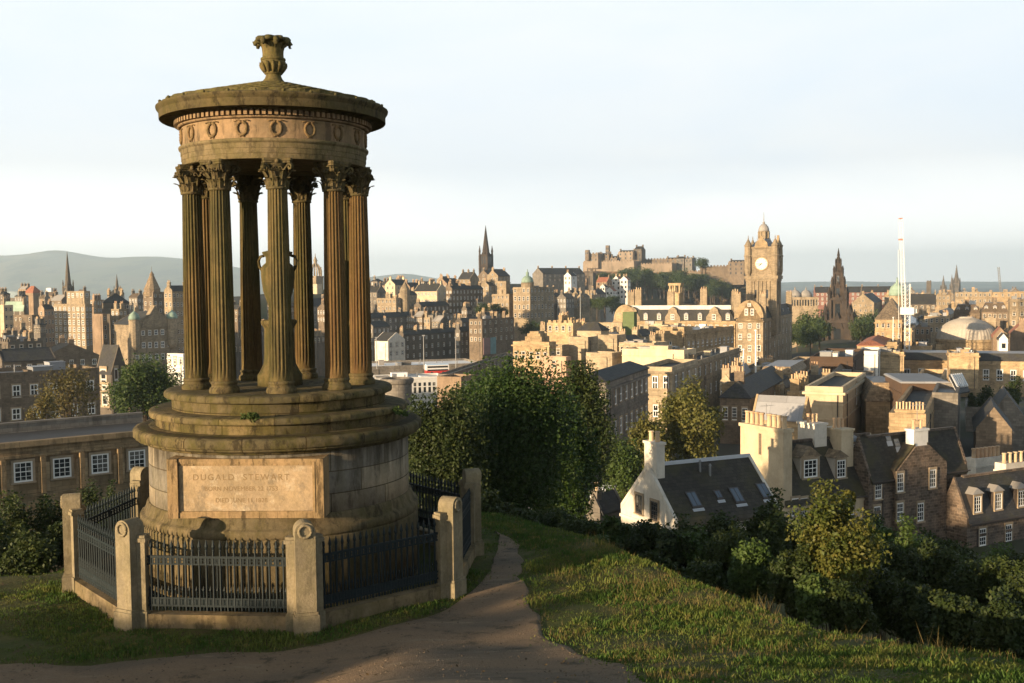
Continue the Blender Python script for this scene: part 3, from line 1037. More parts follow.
def pier(origin):
    """built about its own origin, outside face to +x"""
    t = thing('stone_pier', 'x', 'pier', origin, 'stone piers of the railing')
    ox, oy, oz = origin
    b = MB()
    z0, zr, W, D = oz + 0.34, oz + 1.93, 0.19, 0.18
    ring = [(-W, z0), (W, z0), (W, zr)] + [(W * math.cos(q), zr + W * 1.02 * math.sin(q)) for q in np.linspace(0.12, math.pi - 0.12, 13)] + [(-W, zr)]
    b.poly([(ox + D, oy + u, z) for u, z in ring], (-2 * D, 0, 0))
    b.build('shaft', S_PIER, t)
    b = MB()
    b.box((ox, oy, oz + 0.08), (0.46, 0.48, 0.56))
    b.box((ox, oy, oz + 0.385), (0.415, 0.43, 0.06))
    b.build('base_block', S_PIER, t)
    b = MB()
    b.cs = True
    q = Vector((ox + D + 0.01, oy, zr + 0.02))
    b.tube([q + Vector((0, 0.115 * math.cos(t_), 0.115 * math.sin(t_))) for t_ in np.linspace(0, 2 * math.pi, 22)], [0.026 + 0.008 * (i % 2) for i in range(22)], 6)
    b.build('wreath', S_PIER, t)
    for sgn in (-1, 1):
        a = math.radians(67.5) * sgn + (math.pi if False else 0)
        # along the railing on each side
        dx, dy = -math.sin(math.radians(22.5)), math.cos(math.radians(22.5)) * sgn
        b = MB()
        rz = math.atan2(dy, dx)
        b.box((ox + dx * 0.25, oy + dy * 0.25, oz + 0.95), (0.16, 0.19, 1.5), rz)
        b.box((ox + dx * 0.255, oy + dy * 0.255, oz + 1.735), (0.21, 0.26, 0.075), rz)
        b.box((ox + dx * 0.25, oy + dy * 0.25, oz + 1.80), (0.18, 0.22, 0.05), rz)
        b.box((ox + dx * 0.255, oy + dy * 0.255, oz + 0.17), (0.20, 0.24, 0.38), rz)
        b.build('side_pilaster', S_PIER, t)
    return t


src = pier((0.0, 0.0, 0.0))
for k in range(8):
    if k == 0:
        o = src
        o.location = (SP[0].x, SP[0].y, ZB)
        o.rotation_euler = (0, 0, ang[0])
    else:
        o = clone(src, (SP[k].x, SP[k].y, ZB), ang[k])
    o['label'] = PL[k]
RL = ['dark iron railing panel at the far left side of the monument enclosure', 'black iron railing panel below the inscription, with spear tops', 'black iron railing panel right of the wreathed front pier', 'black iron railing panel seen edge on beside the path', 'black iron railing panel at the back right under the trees', 'black iron railing panel right behind the drum', 'black iron railing panel hidden behind the left of the drum', 'black iron railing panel at the back left beside the bushes']
L = 2 * PR * math.sin(math.radians(22.5))


def rail_panel():
    t = thing('iron_railing', 'x', 'railing', (0, 0, 0), 'iron railing panels round the monument')
    half = L / 2 - 0.34
    for z, h, d in ((0.46, 0.04, 0.035), (0.60, 0.03, 0.03), (1.26, 0.03, 0.03), (1.40, 0.045, 0.04)):
        b = MB()
        b.box((0, 0, z), (2 * half, d, h))
        b.build('rail', IRON, t)
    b = MB()
    n = 20
    x = 0
    b.cyl((x, 0, 0.36), (x, 0, 1.53), 0.023, n=6)
    b.lathe([(0.008, 1.50), (0.03, 1.52), (0.018, 1.545), (0.036, 1.60), (0.02, 1.67), (0.004, 1.735)], (x, 0, 0), 6)
    b.lathe([(0.014, 0.66), (0.026, 0.675), (0.014, 0.69)], (x, 0, 0), 6)
    b.lathe([(0.014, 1.20), (0.026, 1.215), (0.014, 1.23)], (x, 0, 0), 6)
    b0 = b.build('baluster', IRON, t)
    for i in range(n):
        q = -half + (i + 0.5) * 2 * half / n
        if i == 0:
            b0.location.x = q
        else:
            put(b0, t, (q, 0, 0))

    b = MB()
    b.cyl((0, 0, 0.36), (0, 0, 0.74), 0.014, n=5)
    b.lathe([(0.01, 0.73), (0.024, 0.76), (0.004, 0.84)], (0, 0, 0), 5)
    d0 = b.build('dog_bar', IRON, t)
    for i in range(n + 1):
        q = -half + (i + 0.0) * 2 * half / n
        q = min(max(q, -half + 0.03), half - 0.03)
        if i == 0:
            d0.location.x = q
        else:
            put(d0, t, (q, 0, 0))
    b = MB()
    b.box((0, 0, 0.53), (2 * half, 0.012, 0.012))
    b.box((0, 0, 0.93), (0.02, 0.012, 0.9))
    b.box((0, 0, 1.33), (2 * half, 0.012, 0.012))
    for i in range(2 * n):
        q = -half + (i + 0.5) * half / n
        b.box((q, 0, 0.53), (0.035, 0.02, 0.10))
        b.box((q, 0, 1.33), (0.03, 0.02, 0.11))
    b.build('ornament_band', IRON, t)
    return t


src = rail_panel()
for k in range(8):
    m = (SP[k] + SP[(k + 1) % 8]) / 2
    d = SP[(k + 1) % 8] - SP[k]
    rz = math.atan2(d.y, d.x)
    if k == 0:
        o = src
        o.location = (m.x, m.y, ZB)
        o.rotation_euler = (0, 0, rz)
    else:
        o = clone(src, (m.x, m.y, ZB), rz)
    o['label'] = RL[k]
b = MB()
ro, ri = PR + 0.13, PR - 0.16
for k in range(8):
    A, B2 = ang[k], ang[(k + 1) % 8]
    pt_ = lambda r_, a_, z: (cx + r_ * math.cos(a_), cy + r_ * math.sin(a_), z)
    b.hexa([pt_(ro, A, ZB - 0.4), pt_(ro, B2, ZB - 0.4), pt_(ri, B2, ZB - 0.4), pt_(ri, A, ZB - 0.4)], [pt_(ro - 0.02, A, ZB + 0.31), pt_(ro - 0.02, B2, ZB + 0.31), pt_(ri, B2, ZB + 0.31), pt_(ri, A, ZB + 0.31)])
b.build('kerb_wall', S_KERB, None, (cx, cy, ZB))
o = bpy.data.objects['kerb_wall']
tag(o, 'low eight sided stone kerb carrying the monument railing', 'kerb')
# ------------------------------------------------------------------ the city: materials and the builder of one house
W = {
    'gold': stone('golden sandstone', (0.40, 0.275, 0.135), stain=0.45, brick=(0.9, 0.36)),
    'tan': stone('tan sandstone', (0.30, 0.225, 0.135), stain=0.5, brick=(0.8, 0.36)),
    'pale': stone('pale sandstone', (0.42, 0.32, 0.20), stain=0.3),
    'cream': stone('cream render', (0.52, 0.405, 0.25), (0.43, 0.33, 0.20), stain=0.3, stain_c=(0.2, 0.15, 0.08), var=0.12, nscale=0.5),
    'harl': stone('pale harled wall', (0.58, 0.52, 0.43), (0.47, 0.41, 0.33), stain=0.35, stain_c=(0.2, 0.17, 0.12), var=0.12, nscale=0.6),
    'buff': stone('buff stone', (0.37, 0.285, 0.175), stain=0.3, brick=(0.9, 0.36)),
    'orange': stone('orange brown stone', (0.28, 0.185, 0.11), stain=0.5),
    'castle': stone('castle stone', (0.25, 0.185, 0.125), stain=0.5, nscale=0.08),
    'peach': stone('peach render', (0.46, 0.28, 0.17), stain=0.2, var=0.1),
    'brown': stone('brown stone', (0.185, 0.135, 0.088), stain=0.6, brick=(0.7, 0.33)),
    'rubble': stone('rubble stone', (0.155, 0.108, 0.074), (0.095, 0.075, 0.058), stain=0.35, brick=(0.52, 0.27), var=0.6, nscale=0.8, bump=0.7, mortar=1.6),
    'grey': stone('grey stone', (0.19, 0.165, 0.135), stain=0.6, brick=(0.8, 0.36)),
    'dark': stone('soot dark stone', (0.125, 0.10, 0.075), stain=0.6),
    'black': stone('black stone', (0.036, 0.028, 0.023), (0.062, 0.043, 0.03), stain=0.4),
    'red': stone('red sandstone', (0.30, 0.125, 0.085), stain=0.3),
    'white': stone('white paint', (0.60, 0.58, 0.54), (0.50, 0.48, 0.45), stain=0.25, stain_c=(0.3, 0.28, 0.25), var=0.1),
    'choc': stone('brown metal cladding', (0.085, 0.05, 0.03), (0.075, 0.045, 0.028), stain=0.2, var=0.12, bump=0.1),
    'stained': stone('rain stained stone', (0.25, 0.165, 0.075), (0.15, 0.105, 0.05), stain=0.75, stain_c=(0.045, 0.032, 0.018), brick=(1.1, 0.45), nscale=0.35),
}
RF = {
    'slate': roofmat('slate', (0.036, 0.035, 0.036), moss=0.3),
    'mossy': roofmat('mossy slate', (0.040, 0.034, 0.026), moss=0.65, moss_c=(0.06, 0.052, 0.018)),
    'brownslate': roofmat('brown slate', (0.115, 0.082, 0.055), moss=0.3),
    'lead': roofmat('lead roof', (0.23, 0.23, 0.24), row=3.0, var=0.15, rough=0.55),
    'white': roofmat('white roof sheet', (0.62, 0.61, 0.60), row=3.0, var=0.1),
    'grey': roofmat('grey felt roof', (0.24, 0.22, 0.20), row=6.0, var=0.15),
    'green': roofmat('copper green', (0.20, 0.27, 0.215), row=2.0, var=0.15),
    'red': roofmat('red tile', (0.30, 0.115, 0.065), row=0.3),
    'stone': roofmat('stone slate', (0.23, 0.165, 0.10), row=0.35, var=0.5),
    'glass': roofmat('glass roof', (0.20, 0.24, 0.26), row=1.4, var=0.12, rough=0.25),
}
POT = stone('clay chimney pot', (0.44, 0.26, 0.13), (0.50, 0.36, 0.20), stain=0.3, obj_var=0.1)
g = Mat('window glass', 0.07, 0.6)
_k = g.n('MapRange', {0: g.n('ObjectInfo').outputs['Random'], 1: 0.62, 2: 0.9, 3: 0.0, 4: 1.0}).outputs[0]
_zz = g.ramp(g.noise(g.pos(), 0.9, 2), 0.45, 0.55)
GLASS = g.base(g.mix(g.n('Math', {0: _k, 1: _zz}, operation='MULTIPLY').outputs[0], (0.016, 0.019, 0.022), (0.17, 0.16, 0.14)))
SASH = plain('white sash', (0.70, 0.69, 0.66), 0.5, 0.4, 0.06)
DARKSASH = plain('dark sash', (0.05, 0.04, 0.035), 0.5, 0.4, 0.1)
SASHFAR = plain('weathered sash', (0.46, 0.44, 0.40), 0.6, 0.3, 0.2)
SURR = stone('window margin stone', (0.34, 0.25, 0.15), stain=0.3)
LEADM = plain('lead flashing', (0.36, 0.37, 0.39), 0.55, 0.4, 0.1)
METAL = plain('grey metal', (0.18, 0.18, 0.18), 0.45, 0.5, 0.1)
PALEMETAL = plain('white painted metal', (0.72, 0.71, 0.68), 0.5, 0.4, 0.08)


def win_mesh(kind):
    b = MB()
    q = lambda x0, x1, z0, z1, y0, y1: b.hexa([(x0, y0, z0), (x1, y0, z0), (x1, y1, z0), (x0, y1, z0)], [(x0, y0, z1), (x1, y0, z1), (x1, y1, z1), (x0, y1, z1)])
    b.cm = 0
    q(-0.5, 0.5, -0.5, 0.5, -0.015, 0.05)
    b.cm = 1
    bars = {'sash': ((-0.5, 0.13), (0.37, 0.13)), 'far': ((-0.5, 0.14), (0.36, 0.14)), 'plain': (), 'near': ((-0.5, 0.085), (0.415, 0.085)), 'neardark': ((-0.5, 0.085), (0.415, 0.085))}[kind]
    for x, wd in bars:
        q(x, x + wd, -0.5, 0.5, -0.05, 0.04)
    if kind[:4] == 'near':
        for x in (-0.155, 0.13):
            q(x, x + 0.035, -0.45, 0.45, -0.035, 0.03)
        for z in (-0.24, 0.22):
            q(-0.45, 0.45, z, z + 0.02, -0.034, 0.03)
        q(-0.43, 0.43, -0.02, 0.025, -0.042, 0.035)
    if kind == 'sash':
        q(-0.04, 0.04, -0.45, 0.45, -0.034, 0.03)
    if bars:
        q(-0.42, 0.42, 0.43, 0.5, -0.047, 0.03)
        q(-0.42, 0.42, -0.5, -0.42, -0.048, 0.03)
        if kind[:4] != 'near':
            q(-0.42, 0.42, -0.04, 0.04, -0.044, 0.03)
    if kind != 'plain':
        b.cm = 2
        e = 0.13
        q(-0.5 - e, -0.502, -0.5, 0.5, -0.09, 0.02)
        q(0.502, 0.5 + e, -0.5, 0.5, -0.09, 0.02)
        q(-0.5 - e, 0.5 + e, 0.502, 0.62, -0.095, 0.02)
        q(-0.5 - e * 1.3, 0.5 + e * 1.3, -0.58, -0.502, -0.16, 0.02)
    o = b.build('window', [GLASS, SASHFAR if kind == 'far' else DARKSASH if kind == 'neardark' else SASH, SURR])
    me = o.data
    bpy.data.objects.remove(o)
    return me


WIN = {k: win_mesh(k) for k in ('sash', 'far', 'plain', 'near', 'neardark')}
OLD, NEW = 32.0, 22.4
rnd = random.Random(11)


class Box:
    """an upright block given by its near edge (xc, yt) at depth Y, reaching to the pixel columns xl and xr"""

    def __init__(s, xl, xc, xr, yt, Y, yaw, wl=None, wr=None, zb=None):
        a = math.radians(yaw)
        s.P0 = at(xc, yt, Y)
        s.dl = np.array([-math.cos(a), math.sin(a), 0])
        s.dr = np.array([math.sin(a), math.cos(a), 0])
        s.yaw, s.zt = a, s.P0[2]

        def reach(d, px, default):
            k = (px - 512) / FPX
            den = d @ R_ - k * (d @ F_)
            if abs(den) < 1e-4:
                return default
            t = -(s.P0 @ R_ - k * (s.P0 @ F_)) / den
            return t if 0.3 < t < 120 else default
        s.wl = wl if wl else reach(s.dl, xl, 12.0)
        s.wr = wr if wr else reach(s.dr, xr, 14.0)
        cs = [s.P(u, v, 0) for u in (0, s.wl) for v in (0, s.wr)]
        s.zb = zb if zb is not None else min(tz(c[0], c[1]) for c in cs) - 0.8
        s.zb = min(s.zb, s.zt - 1.5)

    def P(s, u, v, z):
        q = s.P0 + u * s.dl + v * s.dr
        return (q[0], q[1], z)

    def block(s, b, u0, u1, v0, v1, z0, z1):
        r = [(u1, v0), (u0, v0), (u0, v1), (u1, v1)]
        return b.hexa([s.P(u, v, z0) for u, v in r], [s.P(u, v, z1) for u, v in r])

    def face_z(s, px, py):
        return None


def win_at(bx, t, face, q, z, w_, h_, kind='sash', out=0.0):
    """q metres along the face from the near edge"""
    if face == 'f':
        p, rz = bx.P(q, -0.005 - out, z), -bx.yaw
    else:
        p, rz = bx.P(-0.005 - out, q, z), math.pi / 2 - bx.yaw
    return mesh_part('window', WIN[kind], t, p, rz, (w_, 1, h_))


CHIM_CACHE = {}


def chimney(bx, t, u, v, lu, lv, z0, z1, mat, npots=3, along='u', pots_as_parts=False):
    b = MB()
    bx.block(b, u - lu / 2, u + lu / 2, v - lv / 2, v + lv / 2, z0, z1 - 0.2)
    bx.block(b, u - lu / 2 - 0.09, u + lu / 2 + 0.09, v - lv / 2 - 0.09, v + lv / 2 + 0.09, z1 - 0.2, z1)
    c = b.build('chimney', mat, t)
    if npots:
        s = min(max((lu if along == 'u' else lv) / npots, 0.3), 0.9)
        for i in range(npots):
            q = (i - (npots - 1) / 2) * s
            uu, vv_ = (u + q, v) if along == 'u' else (u, v + q)
            p = bx.P(uu, vv_, z1)
            r = min(0.30 * s, 0.19)
            h = rnd.uniform(0.55, 1.0) if not pots_as_parts else rnd.uniform(0.75, 0.95)
            mb = MB()
            mb.lathe([(r * 1.1, 0), (r, 0.08), (r * 0.9, h - 0.12), (r * 1.15, h - 0.1), (r * 1.15, h)], p, 8)
            mb.build('chimney_pot', POT, c)
    return c


def B(label, xl, xc, xr, yt, yb, Y, roof='flat', wall='tan', wf=0, ws=0, yaw=OLD, rmat='slate', chim=0, rh=None, kind='far', sp=3.4, first=1.7, ww=1.05, wh=1.65,
      name='building', cat='building', group=None, wl=None, wr=None, cor=False, crenel=False, dorm=None, maxrows=9, cpots=3, zb=None, ch=2.2, clutter=True):
    bx = Box(xl, xc, xr, yt, Y, yaw, wl, wr, zb)
    t = thing(name, label, cat, (bx.P0[0], bx.P0[1], bx.zb + 0.8), group)
    bx.t = t
    zt, zb = bx.zt, bx.zb
    wl, wr = bx.wl, bx.wr
    wm = W[wall]
    b = MB()
    A = [bx.P(u, v, zb) for u, v in ((0, 0), (wl, 0), (wl, wr), (0, wr))]
    Tq = [bx.P(u, v, zt) for u, v in ((0, 0), (wl, 0), (wl, wr), (0, wr))]
    rb = MB()
    ridge = []
    if roof == 'gs' and wr > 1.25 * wl:
        roof = 'gf'
    elif roof == 'gf' and wl > 1.25 * wr:
        roof = 'gs'
    if roof == 'flat':
        i_ = min(0.4, wl * 0.2, wr * 0.2)
        dz = 0.8
        In = [(i_, i_), (wl - i_, i_), (wl - i_, wr - i_), (i_, wr - i_)]
        vs = A + Tq + [bx.P(u, v, zt) for u, v in In] + [bx.P(u, v, zt - dz) for u, v in In]
        fs = []
        for i in range(4):
            j = (i + 1) % 4
            fs += [(j, i, 4 + i, 4 + j), (4 + j, 4 + i, 8 + i, 8 + j), (8 + j, 8 + i, 12 + i, 12 + j)]
        b.add(vs, fs)
        bx.block(rb, i_ + 0.002, wl - i_ - 0.002, i_ + 0.002, wr - i_ - 0.002, zt - dz - 0.3, zt - dz + 0.12)
        zc = zt - 0.5
        ridge = [(wl * 0.5, wr * (0.12 + 0.76 * k / max(chim - 1, 1))) for k in range(chim)]
        along = 'u'
    elif roof in ('gf', 'gs'):
        span = wl if roof == 'gf' else wr
        h = rh if rh is not None else min(max(0.42 * span, 1.5), 6.5)
        bx.rh = h
        zr = zt + h
        if roof == 'gf':
            R2 = [bx.P(wl / 2, 0, zr), bx.P(wl / 2, wr, zr)]
            b.add(A + Tq + R2, [(1, 0, 4, 8, 5), (2, 1, 5, 6), (3, 2, 6, 9, 7), (0, 3, 7, 4)])
            for u0, u1 in ((0, wl / 2), (wl, wl / 2)):
                sg = 1 if u0 == 0 else -1
                e = 0.25
                ue, ze = u0 - sg * e, zt - e * h / (wl / 2)
                r = [bx.P(ue, 0.12, ze + 0.05), bx.P(u1, 0.12, zr + 0.05), bx.P(u1, wr - 0.12, zr + 0.05), bx.P(ue, wr - 0.12, ze + 0.05)]
                rb.add(r + [(p[0], p[1], p[2] + 0.18) for p in r], [(0, 1, 2, 3), (4, 7, 6, 5), (0, 4, 5, 1), (1, 5, 6, 2), (2, 6, 7, 3), (3, 7, 4, 0)])
            ridge = [(wl / 2, 0.5 + (wr - 1.0) * k / max(chim - 1, 1)) for k in range(chim)]
            along = 'u'
            # gable copings
            for v0 in (-0.03, wr - 0.25):
                for u0 in (0, wl):
                    b.hexa([bx.P(u0, v0, zt - 0.1), bx.P(u0, v0 + 0.28, zt - 0.1), bx.P(wl / 2, v0 + 0.28, zr - 0.1), bx.P(wl / 2, v0, zr - 0.1)], [bx.P(u0, v0, zt + 0.32), bx.P(u0, v0 + 0.28, zt + 0.32), bx.P(wl / 2, v0 + 0.28, zr + 0.33), bx.P(wl / 2, v0, zr + 0.33)])
        else:
            R2 = [bx.P(0, wr / 2, zr), bx.P(wl, wr / 2, zr)]
            b.add(A + Tq + R2, [(1, 0, 4, 5), (2, 1, 5, 9, 6), (3, 2, 6, 7), (0, 3, 7, 8, 4)])
            for v0, v1 in ((0, wr / 2), (wr, wr / 2)):
                sg = 1 if v0 == 0 else -1
                e = 0.25
                ve, ze = v0 - sg * e, zt - e * h / (wr / 2)
                r = [bx.P(0.12, ve, ze + 0.05), bx.P(0.12, v1, zr + 0.05), bx.P(wl - 0.12, v1, zr + 0.05), bx.P(wl - 0.12, ve, ze + 0.05)]
                rb.add(r + [(p[0], p[1], p[2] + 0.18) for p in r], [(0, 1, 2, 3), (4, 7, 6, 5), (0, 4, 5, 1), (1, 5, 6, 2), (2, 6, 7, 3), (3, 7, 4, 0)])
            ridge = [(0.5 + (wl - 1.0) * k / max(chim - 1, 1), wr / 2) for k in range(chim)]
            along = 'v'
            for u0 in (-0.03, wl - 0.25):
                for v0 in (0, wr):
                    b.hexa([bx.P(u0, v0, zt - 0.1), bx.P(u0 + 0.28, v0, zt - 0.1), bx.P(u0 + 0.28, wr / 2, zr - 0.1), bx.P(u0, wr / 2, zr - 0.1)], [bx.P(u0, v0, zt + 0.32), bx.P(u0 + 0.28, v0, zt + 0.32), bx.P(u0 + 0.28, wr / 2, zr + 0.33), bx.P(u0, wr / 2, zr + 0.33)])
        zc = zr - 1.2
    else:
        b.add(A + Tq, [(1, 0, 4, 5), (2, 1, 5, 6), (3, 2, 6, 7), (0, 3, 7, 4), (4, 7, 6, 5)])
        e = 0.2
        if roof == 'hip':
            m = min(wl, wr)
            h = rh or min(0.38 * m, 6)
            i_ = m / 2 * 0.96
            In = [(i_, i_), (wl - i_, i_), (wl - i_, wr - i_), (i_, wr - i_)]
        elif roof == 'pyr':
            h = rh or 0.8 * min(wl, wr)
            In = [(wl / 2 - 0.1, wr / 2 - 0.1), (wl / 2 + 0.1, wr / 2 - 0.1), (wl / 2 + 0.1, wr / 2 + 0.1), (wl / 2 - 0.1, wr / 2 + 0.1)]
        else:  # mansard
            h = rh or 3.2
            i_ = min(h * 0.42, wl * 0.3, wr * 0.3)
            In = [(i_, i_), (wl - i_, i_), (wl - i_, wr - i_), (i_, wr - i_)]
        Ou = [(-e, -e), (wl + e, -e), (wl + e, wr + e), (-e, wr + e)]
        vs = [bx.P(u, v, zt + 0.003) for u, v in Ou] + [bx.P(u, v, zt + 0.18) for u, v in Ou] + [bx.P(u, v, zt + h) for u, v in In]
        fs = [(0, 1, 2, 3)]
        for i in range(4):
            j = (i + 1) % 4
            fs += [(j, i, 4 + i, 4 + j), (4 + j, 4 + i, 8 + i, 8 + j)]
        rb.add(vs, fs)
        if roof == 'mans':
            rb.cm = 1
        rb.add([bx.P(u, v, zt + h + 0.002) for u, v in In], [(3, 2, 1, 0)])
        zc = zt + h - (1.2 if roof != 'mans' else 0.6)
        bx.rh = h
        ridge = [(wl / 2, wr * (0.1 + 0.8 * k / max(chim - 1, 1))) for k in range(chim)]
        along = 'u'
    if crenel:
        for face, n_ in (('u', wl), ('v', wr)):
            k = max(2, int(n_ / 1.6))
            for i in range(k):
                q = (i + 0.5) * n_ / k
                if face == 'u':
                    bx.block(b, q - 0.45, q + 0.45, 0.003, 0.38, zt - 0.02, zt + 0.7)
                else:
                    bx.block(b, 0.004, 0.38, q - 0.45, q + 0.45, zt - 0.02, zt + 0.72)
    b.build('wall', wm, t)
    if rb.v:
        rb.build('roof', [RF[rmat], RF['lead']], t)
    if cor:
        b = MB()
        bx.block(b, -0.35, wl + 0.35, -0.35, wr + 0.35, zt - 1.15, zt - 0.80)
        bx.block(b, -0.12, wl + 0.12, -0.12, wr + 0.12, zt - 4.8, zt - 4.55)
        b.build('cornice', wm, t)
    if roof == 'flat' and wl > 6 and wr > 6 and clutter:
        for i in range(rnd.choice([3, 4, 6]) if Y < 450 else 1):
            u, v, a, c_ = rnd.uniform(0.2, 0.8) * wl, rnd.uniform(0.15, 0.85) * wr, rnd.uniform(0.5, min(2.2, wl * 0.12 + 0.4)), rnd.uniform(0.5, min(2.6, wr * 0.12 + 0.4))
            h = rnd.uniform(0.5, 1.7)
            bb = MB()
            bx.block(bb, u - a, u + a, v - c_, v + c_, zt - 0.75, zt - 0.68 + h)
            bx.block(bb, u - a - 0.1, u + a + 0.1, v - c_ - 0.1, v + c_ + 0.1, zt - 0.68 + h, zt - 0.56 + h)
            bb.build('roof_box', rnd.choice([RF['grey'], RF['lead'], wm, METAL] if wall in ('dark', 'brown', 'grey', 'orange') else [RF['grey'], RF['lead'], wm, W['cream'], RF['white'], METAL]), t)
        if Y < 450:
            for i in range(rnd.choice([2, 3, 5])):
                p_ = bx.P(rnd.uniform(0.15, 0.85) * wl, rnd.uniform(0.15, 0.85) * wr, zt - 0.7)
                bb = MB()
                bb.cyl(p_, (p_[0], p_[1], p_[2] + rnd.uniform(0.8, 1.9)), 0.13, n=7)
                bb.cyl((p_[0], p_[1], p_[2] + 0.7), (p_[0], p_[1], p_[2] + 0.85), 0.2, n=7)
                bb.build('vent_pipe', METAL, t)
    if 60 < Y < 460 and clutter:
        bb = MB()
        zq = zt - 0.42 * (zt - max(zb, at(xc, yb, Y)[2]))
        bx.block(bb, -0.09, wl + 0.09, -0.09, wr + 0.09, zq - 0.12, zq + 0.12)
        bb.build('string_course', wm, t)
        for face, ln in (('f', wl), ('s', wr)):
            if ln > 5:
                q = ln * rnd.uniform(0.06, 0.2)
                p_ = bx.P(q, -0.1, 0) if face == 'f' else bx.P(-0.1, q, 0)
                bb = MB()
                bb.cyl((p_[0], p_[1], zb), (p_[0], p_[1], zt - 0.9), 0.075, n=6)
                bb.build('downpipe', DARKSASH, t)
    cm = wm if wall in ('gold', 'tan', 'cream', 'buff', 'brown', 'orange', 'pale', 'harl', 'grey') else W['tan']
    for u, v in ridge:
        k = cpots
        L_ = 0.42 * k + 0.25
        chimney(bx, t, u, v, L_ if along == 'u' else 0.7, 0.7 if along == 'u' else L_, zc, zc + 1.0 + ch * 0.75, cm, k, along)
    # windows down to where something hides the wall
    zv = max(at(xc, yb, Y)[2], zb + 1.2)
    for face, nc, ln in (('f', wf, wl), ('s', ws, wr)):
        if not nc:
            continue
        rows = max(1, min(maxrows, int((zt - first - wh / 2 - zv) / sp) + 1))
        pitch = ln / nc
        w_ = min(ww, pitch * 0.52)
        for i in range(rows):
            z = zt - first - i * sp
            hh = wh * (0.85 if i == 0 and rows > 2 else 1.0)
            for j in range(nc):
                if rnd.random() < 0.04 and kind == 'far':
                    continue
                win_at(bx, t, face, (j + 0.5 + rnd.uniform(-0.05, 0.05)) * pitch, z + rnd.uniform(-0.06, 0.06), w_ * rnd.uniform(0.88, 1.08), hh * rnd.uniform(0.9, 1.06), kind)
        if roof == 'gf' and face == 'f' and bx.rh > 3:
            win_at(bx, t, 'f', wl / 2, zt + bx.rh * 0.25, min(ww, wl * 0.2), 1.4, kind)
    if dorm:
        for face, n_ in dorm:
            ln = wl if face == 'f' else wr
            for i in range(n_):
                dormer(bx, t, face, (i + 0.5) * ln / n_, zt + 0.25, bx.rh, roof)
    return bx


def dormer(bx, t, face, q, z0, rh, roof, w_=1.5, h_=1.9, wall=None, kind='sash', inset=0.45, rm=None):
    d = 2.4
    blk = (lambda b, q0, q1, d0, d1, a, c: bx.block(b, q0, q1, d0, d1, a, c)) if face == 'f' else (lambda b, q0, q1, d0, d1, a, c: bx.block(b, d0, d1, q0, q1, a, c))
    PP = (lambda qq, dd, z: bx.P(qq, dd, z)) if face == 'f' else (lambda qq, dd, z: bx.P(dd, qq, z))
    b = MB()
    blk(b, q - w_ / 2, q + w_ / 2, inset, inset + d, z0, z0 + h_)
    o = b.build('dormer', wall or W['tan'], t)
    b = MB()
    e = 0.15
    r = [PP(q - w_ / 2 - e, inset - e, z0 + h_), PP(q + w_ / 2 + e, inset - e, z0 + h_), PP(q, inset - e + 0.15, z0 + h_ + w_ * 0.42)]
    r2 = [PP(q - w_ / 2 - e, inset + d, z0 + h_), PP(q + w_ / 2 + e, inset + d, z0 + h_), PP(q, inset + d + 0.6, z0 + h_ + w_ * 0.42)]
    b.add(r + r2, [(0, 1, 2), (5, 4, 3), (0, 2, 5, 3), (2, 1, 4, 5), (1, 0, 3, 4)])
    b.build('dormer_roof', rm or RF['lead'], o)
    p = PP(q, inset - 0.004, z0 + h_ * 0.5)
    mesh_part('window', WIN[kind], o, p, -bx.yaw if face == 'f' else math.pi / 2 - bx.yaw, (w_ * 0.72, 1, h_ * 0.78))
    return o
# ------------------------------------------------------------------ the city, house by house (pixel columns of the photograph and depth)
# left: below and behind the long flat roof
B('long brown stone range in shadow with white sash windows, behind the bare brown tree', -60, -15, 99, 374, 432, 190, wall='brown', ws=6, yaw=50, kind='sash', ww=1.5, wh=2.2, sp=4.2, first=3.4, wl=14, rmat='lead')
B('dark gothic hall with steep slate gable beside the round green tree', 96, 112, 127, 372, 420, 230, 'gf', 'dark', wf=1, ws=2, chim=0, rh=5.5, ww=2.2, wh=5)
B('long low brown slate roof behind the dark gothic hall', 40, 44, 99, 358, 372, 300, 'gs', 'brown', yaw=55, rmat='brownslate', ws=5, chim=2, wl=12, rh=3.5, kind='sash')
B('dark block with a battlemented top at the left edge, above the brown range', -30, 8, 43, 342, 374, 290, 'flat', 'dark', ws=4, wf=2, yaw=45, crenel=True)
B('low dark slate roofed shed between the battlemented block and the brown range', -20, 2, 56, 362, 376, 240, 'gs', 'dark', yaw=52, wl=9, ws=5, rh=2.5, chim=1, kind='sash')
B('pale office block with rows of many white windows left of the dark stone tower', 53.5, 85, 92, 304, 347, 430, 'flat', 'tan', wf=7, ws=2, kind='sash', sp=2.75, first=2.0, ww=1.5, wh=1.9, maxrows=7, cor=True)
B('set back top storeys of the pale office block, with one tall narrow shaded side', 66.5, 84, 90, 291, 304, 437, 'flat', 'tan', wf=4, ws=1, kind='sash', sp=2.75, ww=1.4, wh=1.8)
B('pale rendered gable wall at the very left edge below the green roof', -25, 3.5, 13, 305, 338, 420, 'flat', 'cream', ws=2)
B('dark old block under a copper green roof at the left', 3, 24, 27, 309, 338, 460, 'gs', 'dark', rmat='green', wf=3, rh=3, chim=2)
B('brown square block in front of the green roofed block', 13.5, 32, 39, 315, 345, 400, 'flat', 'brown', wf=4, ws=1)
B('narrow brown gabled house left of the pale office block', 38, 44, 54, 309, 346, 410, 'gf', 'orange', wf=1, ws=3, chim=2)
B('low building under a blue grey glazed roof on the far left skyline', -20, 20, 25, 297, 304, 620, 'gs', 'grey', rmat='glass', rh=3)
B('low domed hall with a reddish brown roof on the left skyline', 24, 33, 42, 293, 300, 600, 'hip', 'orange', rmat='red', rh=4)
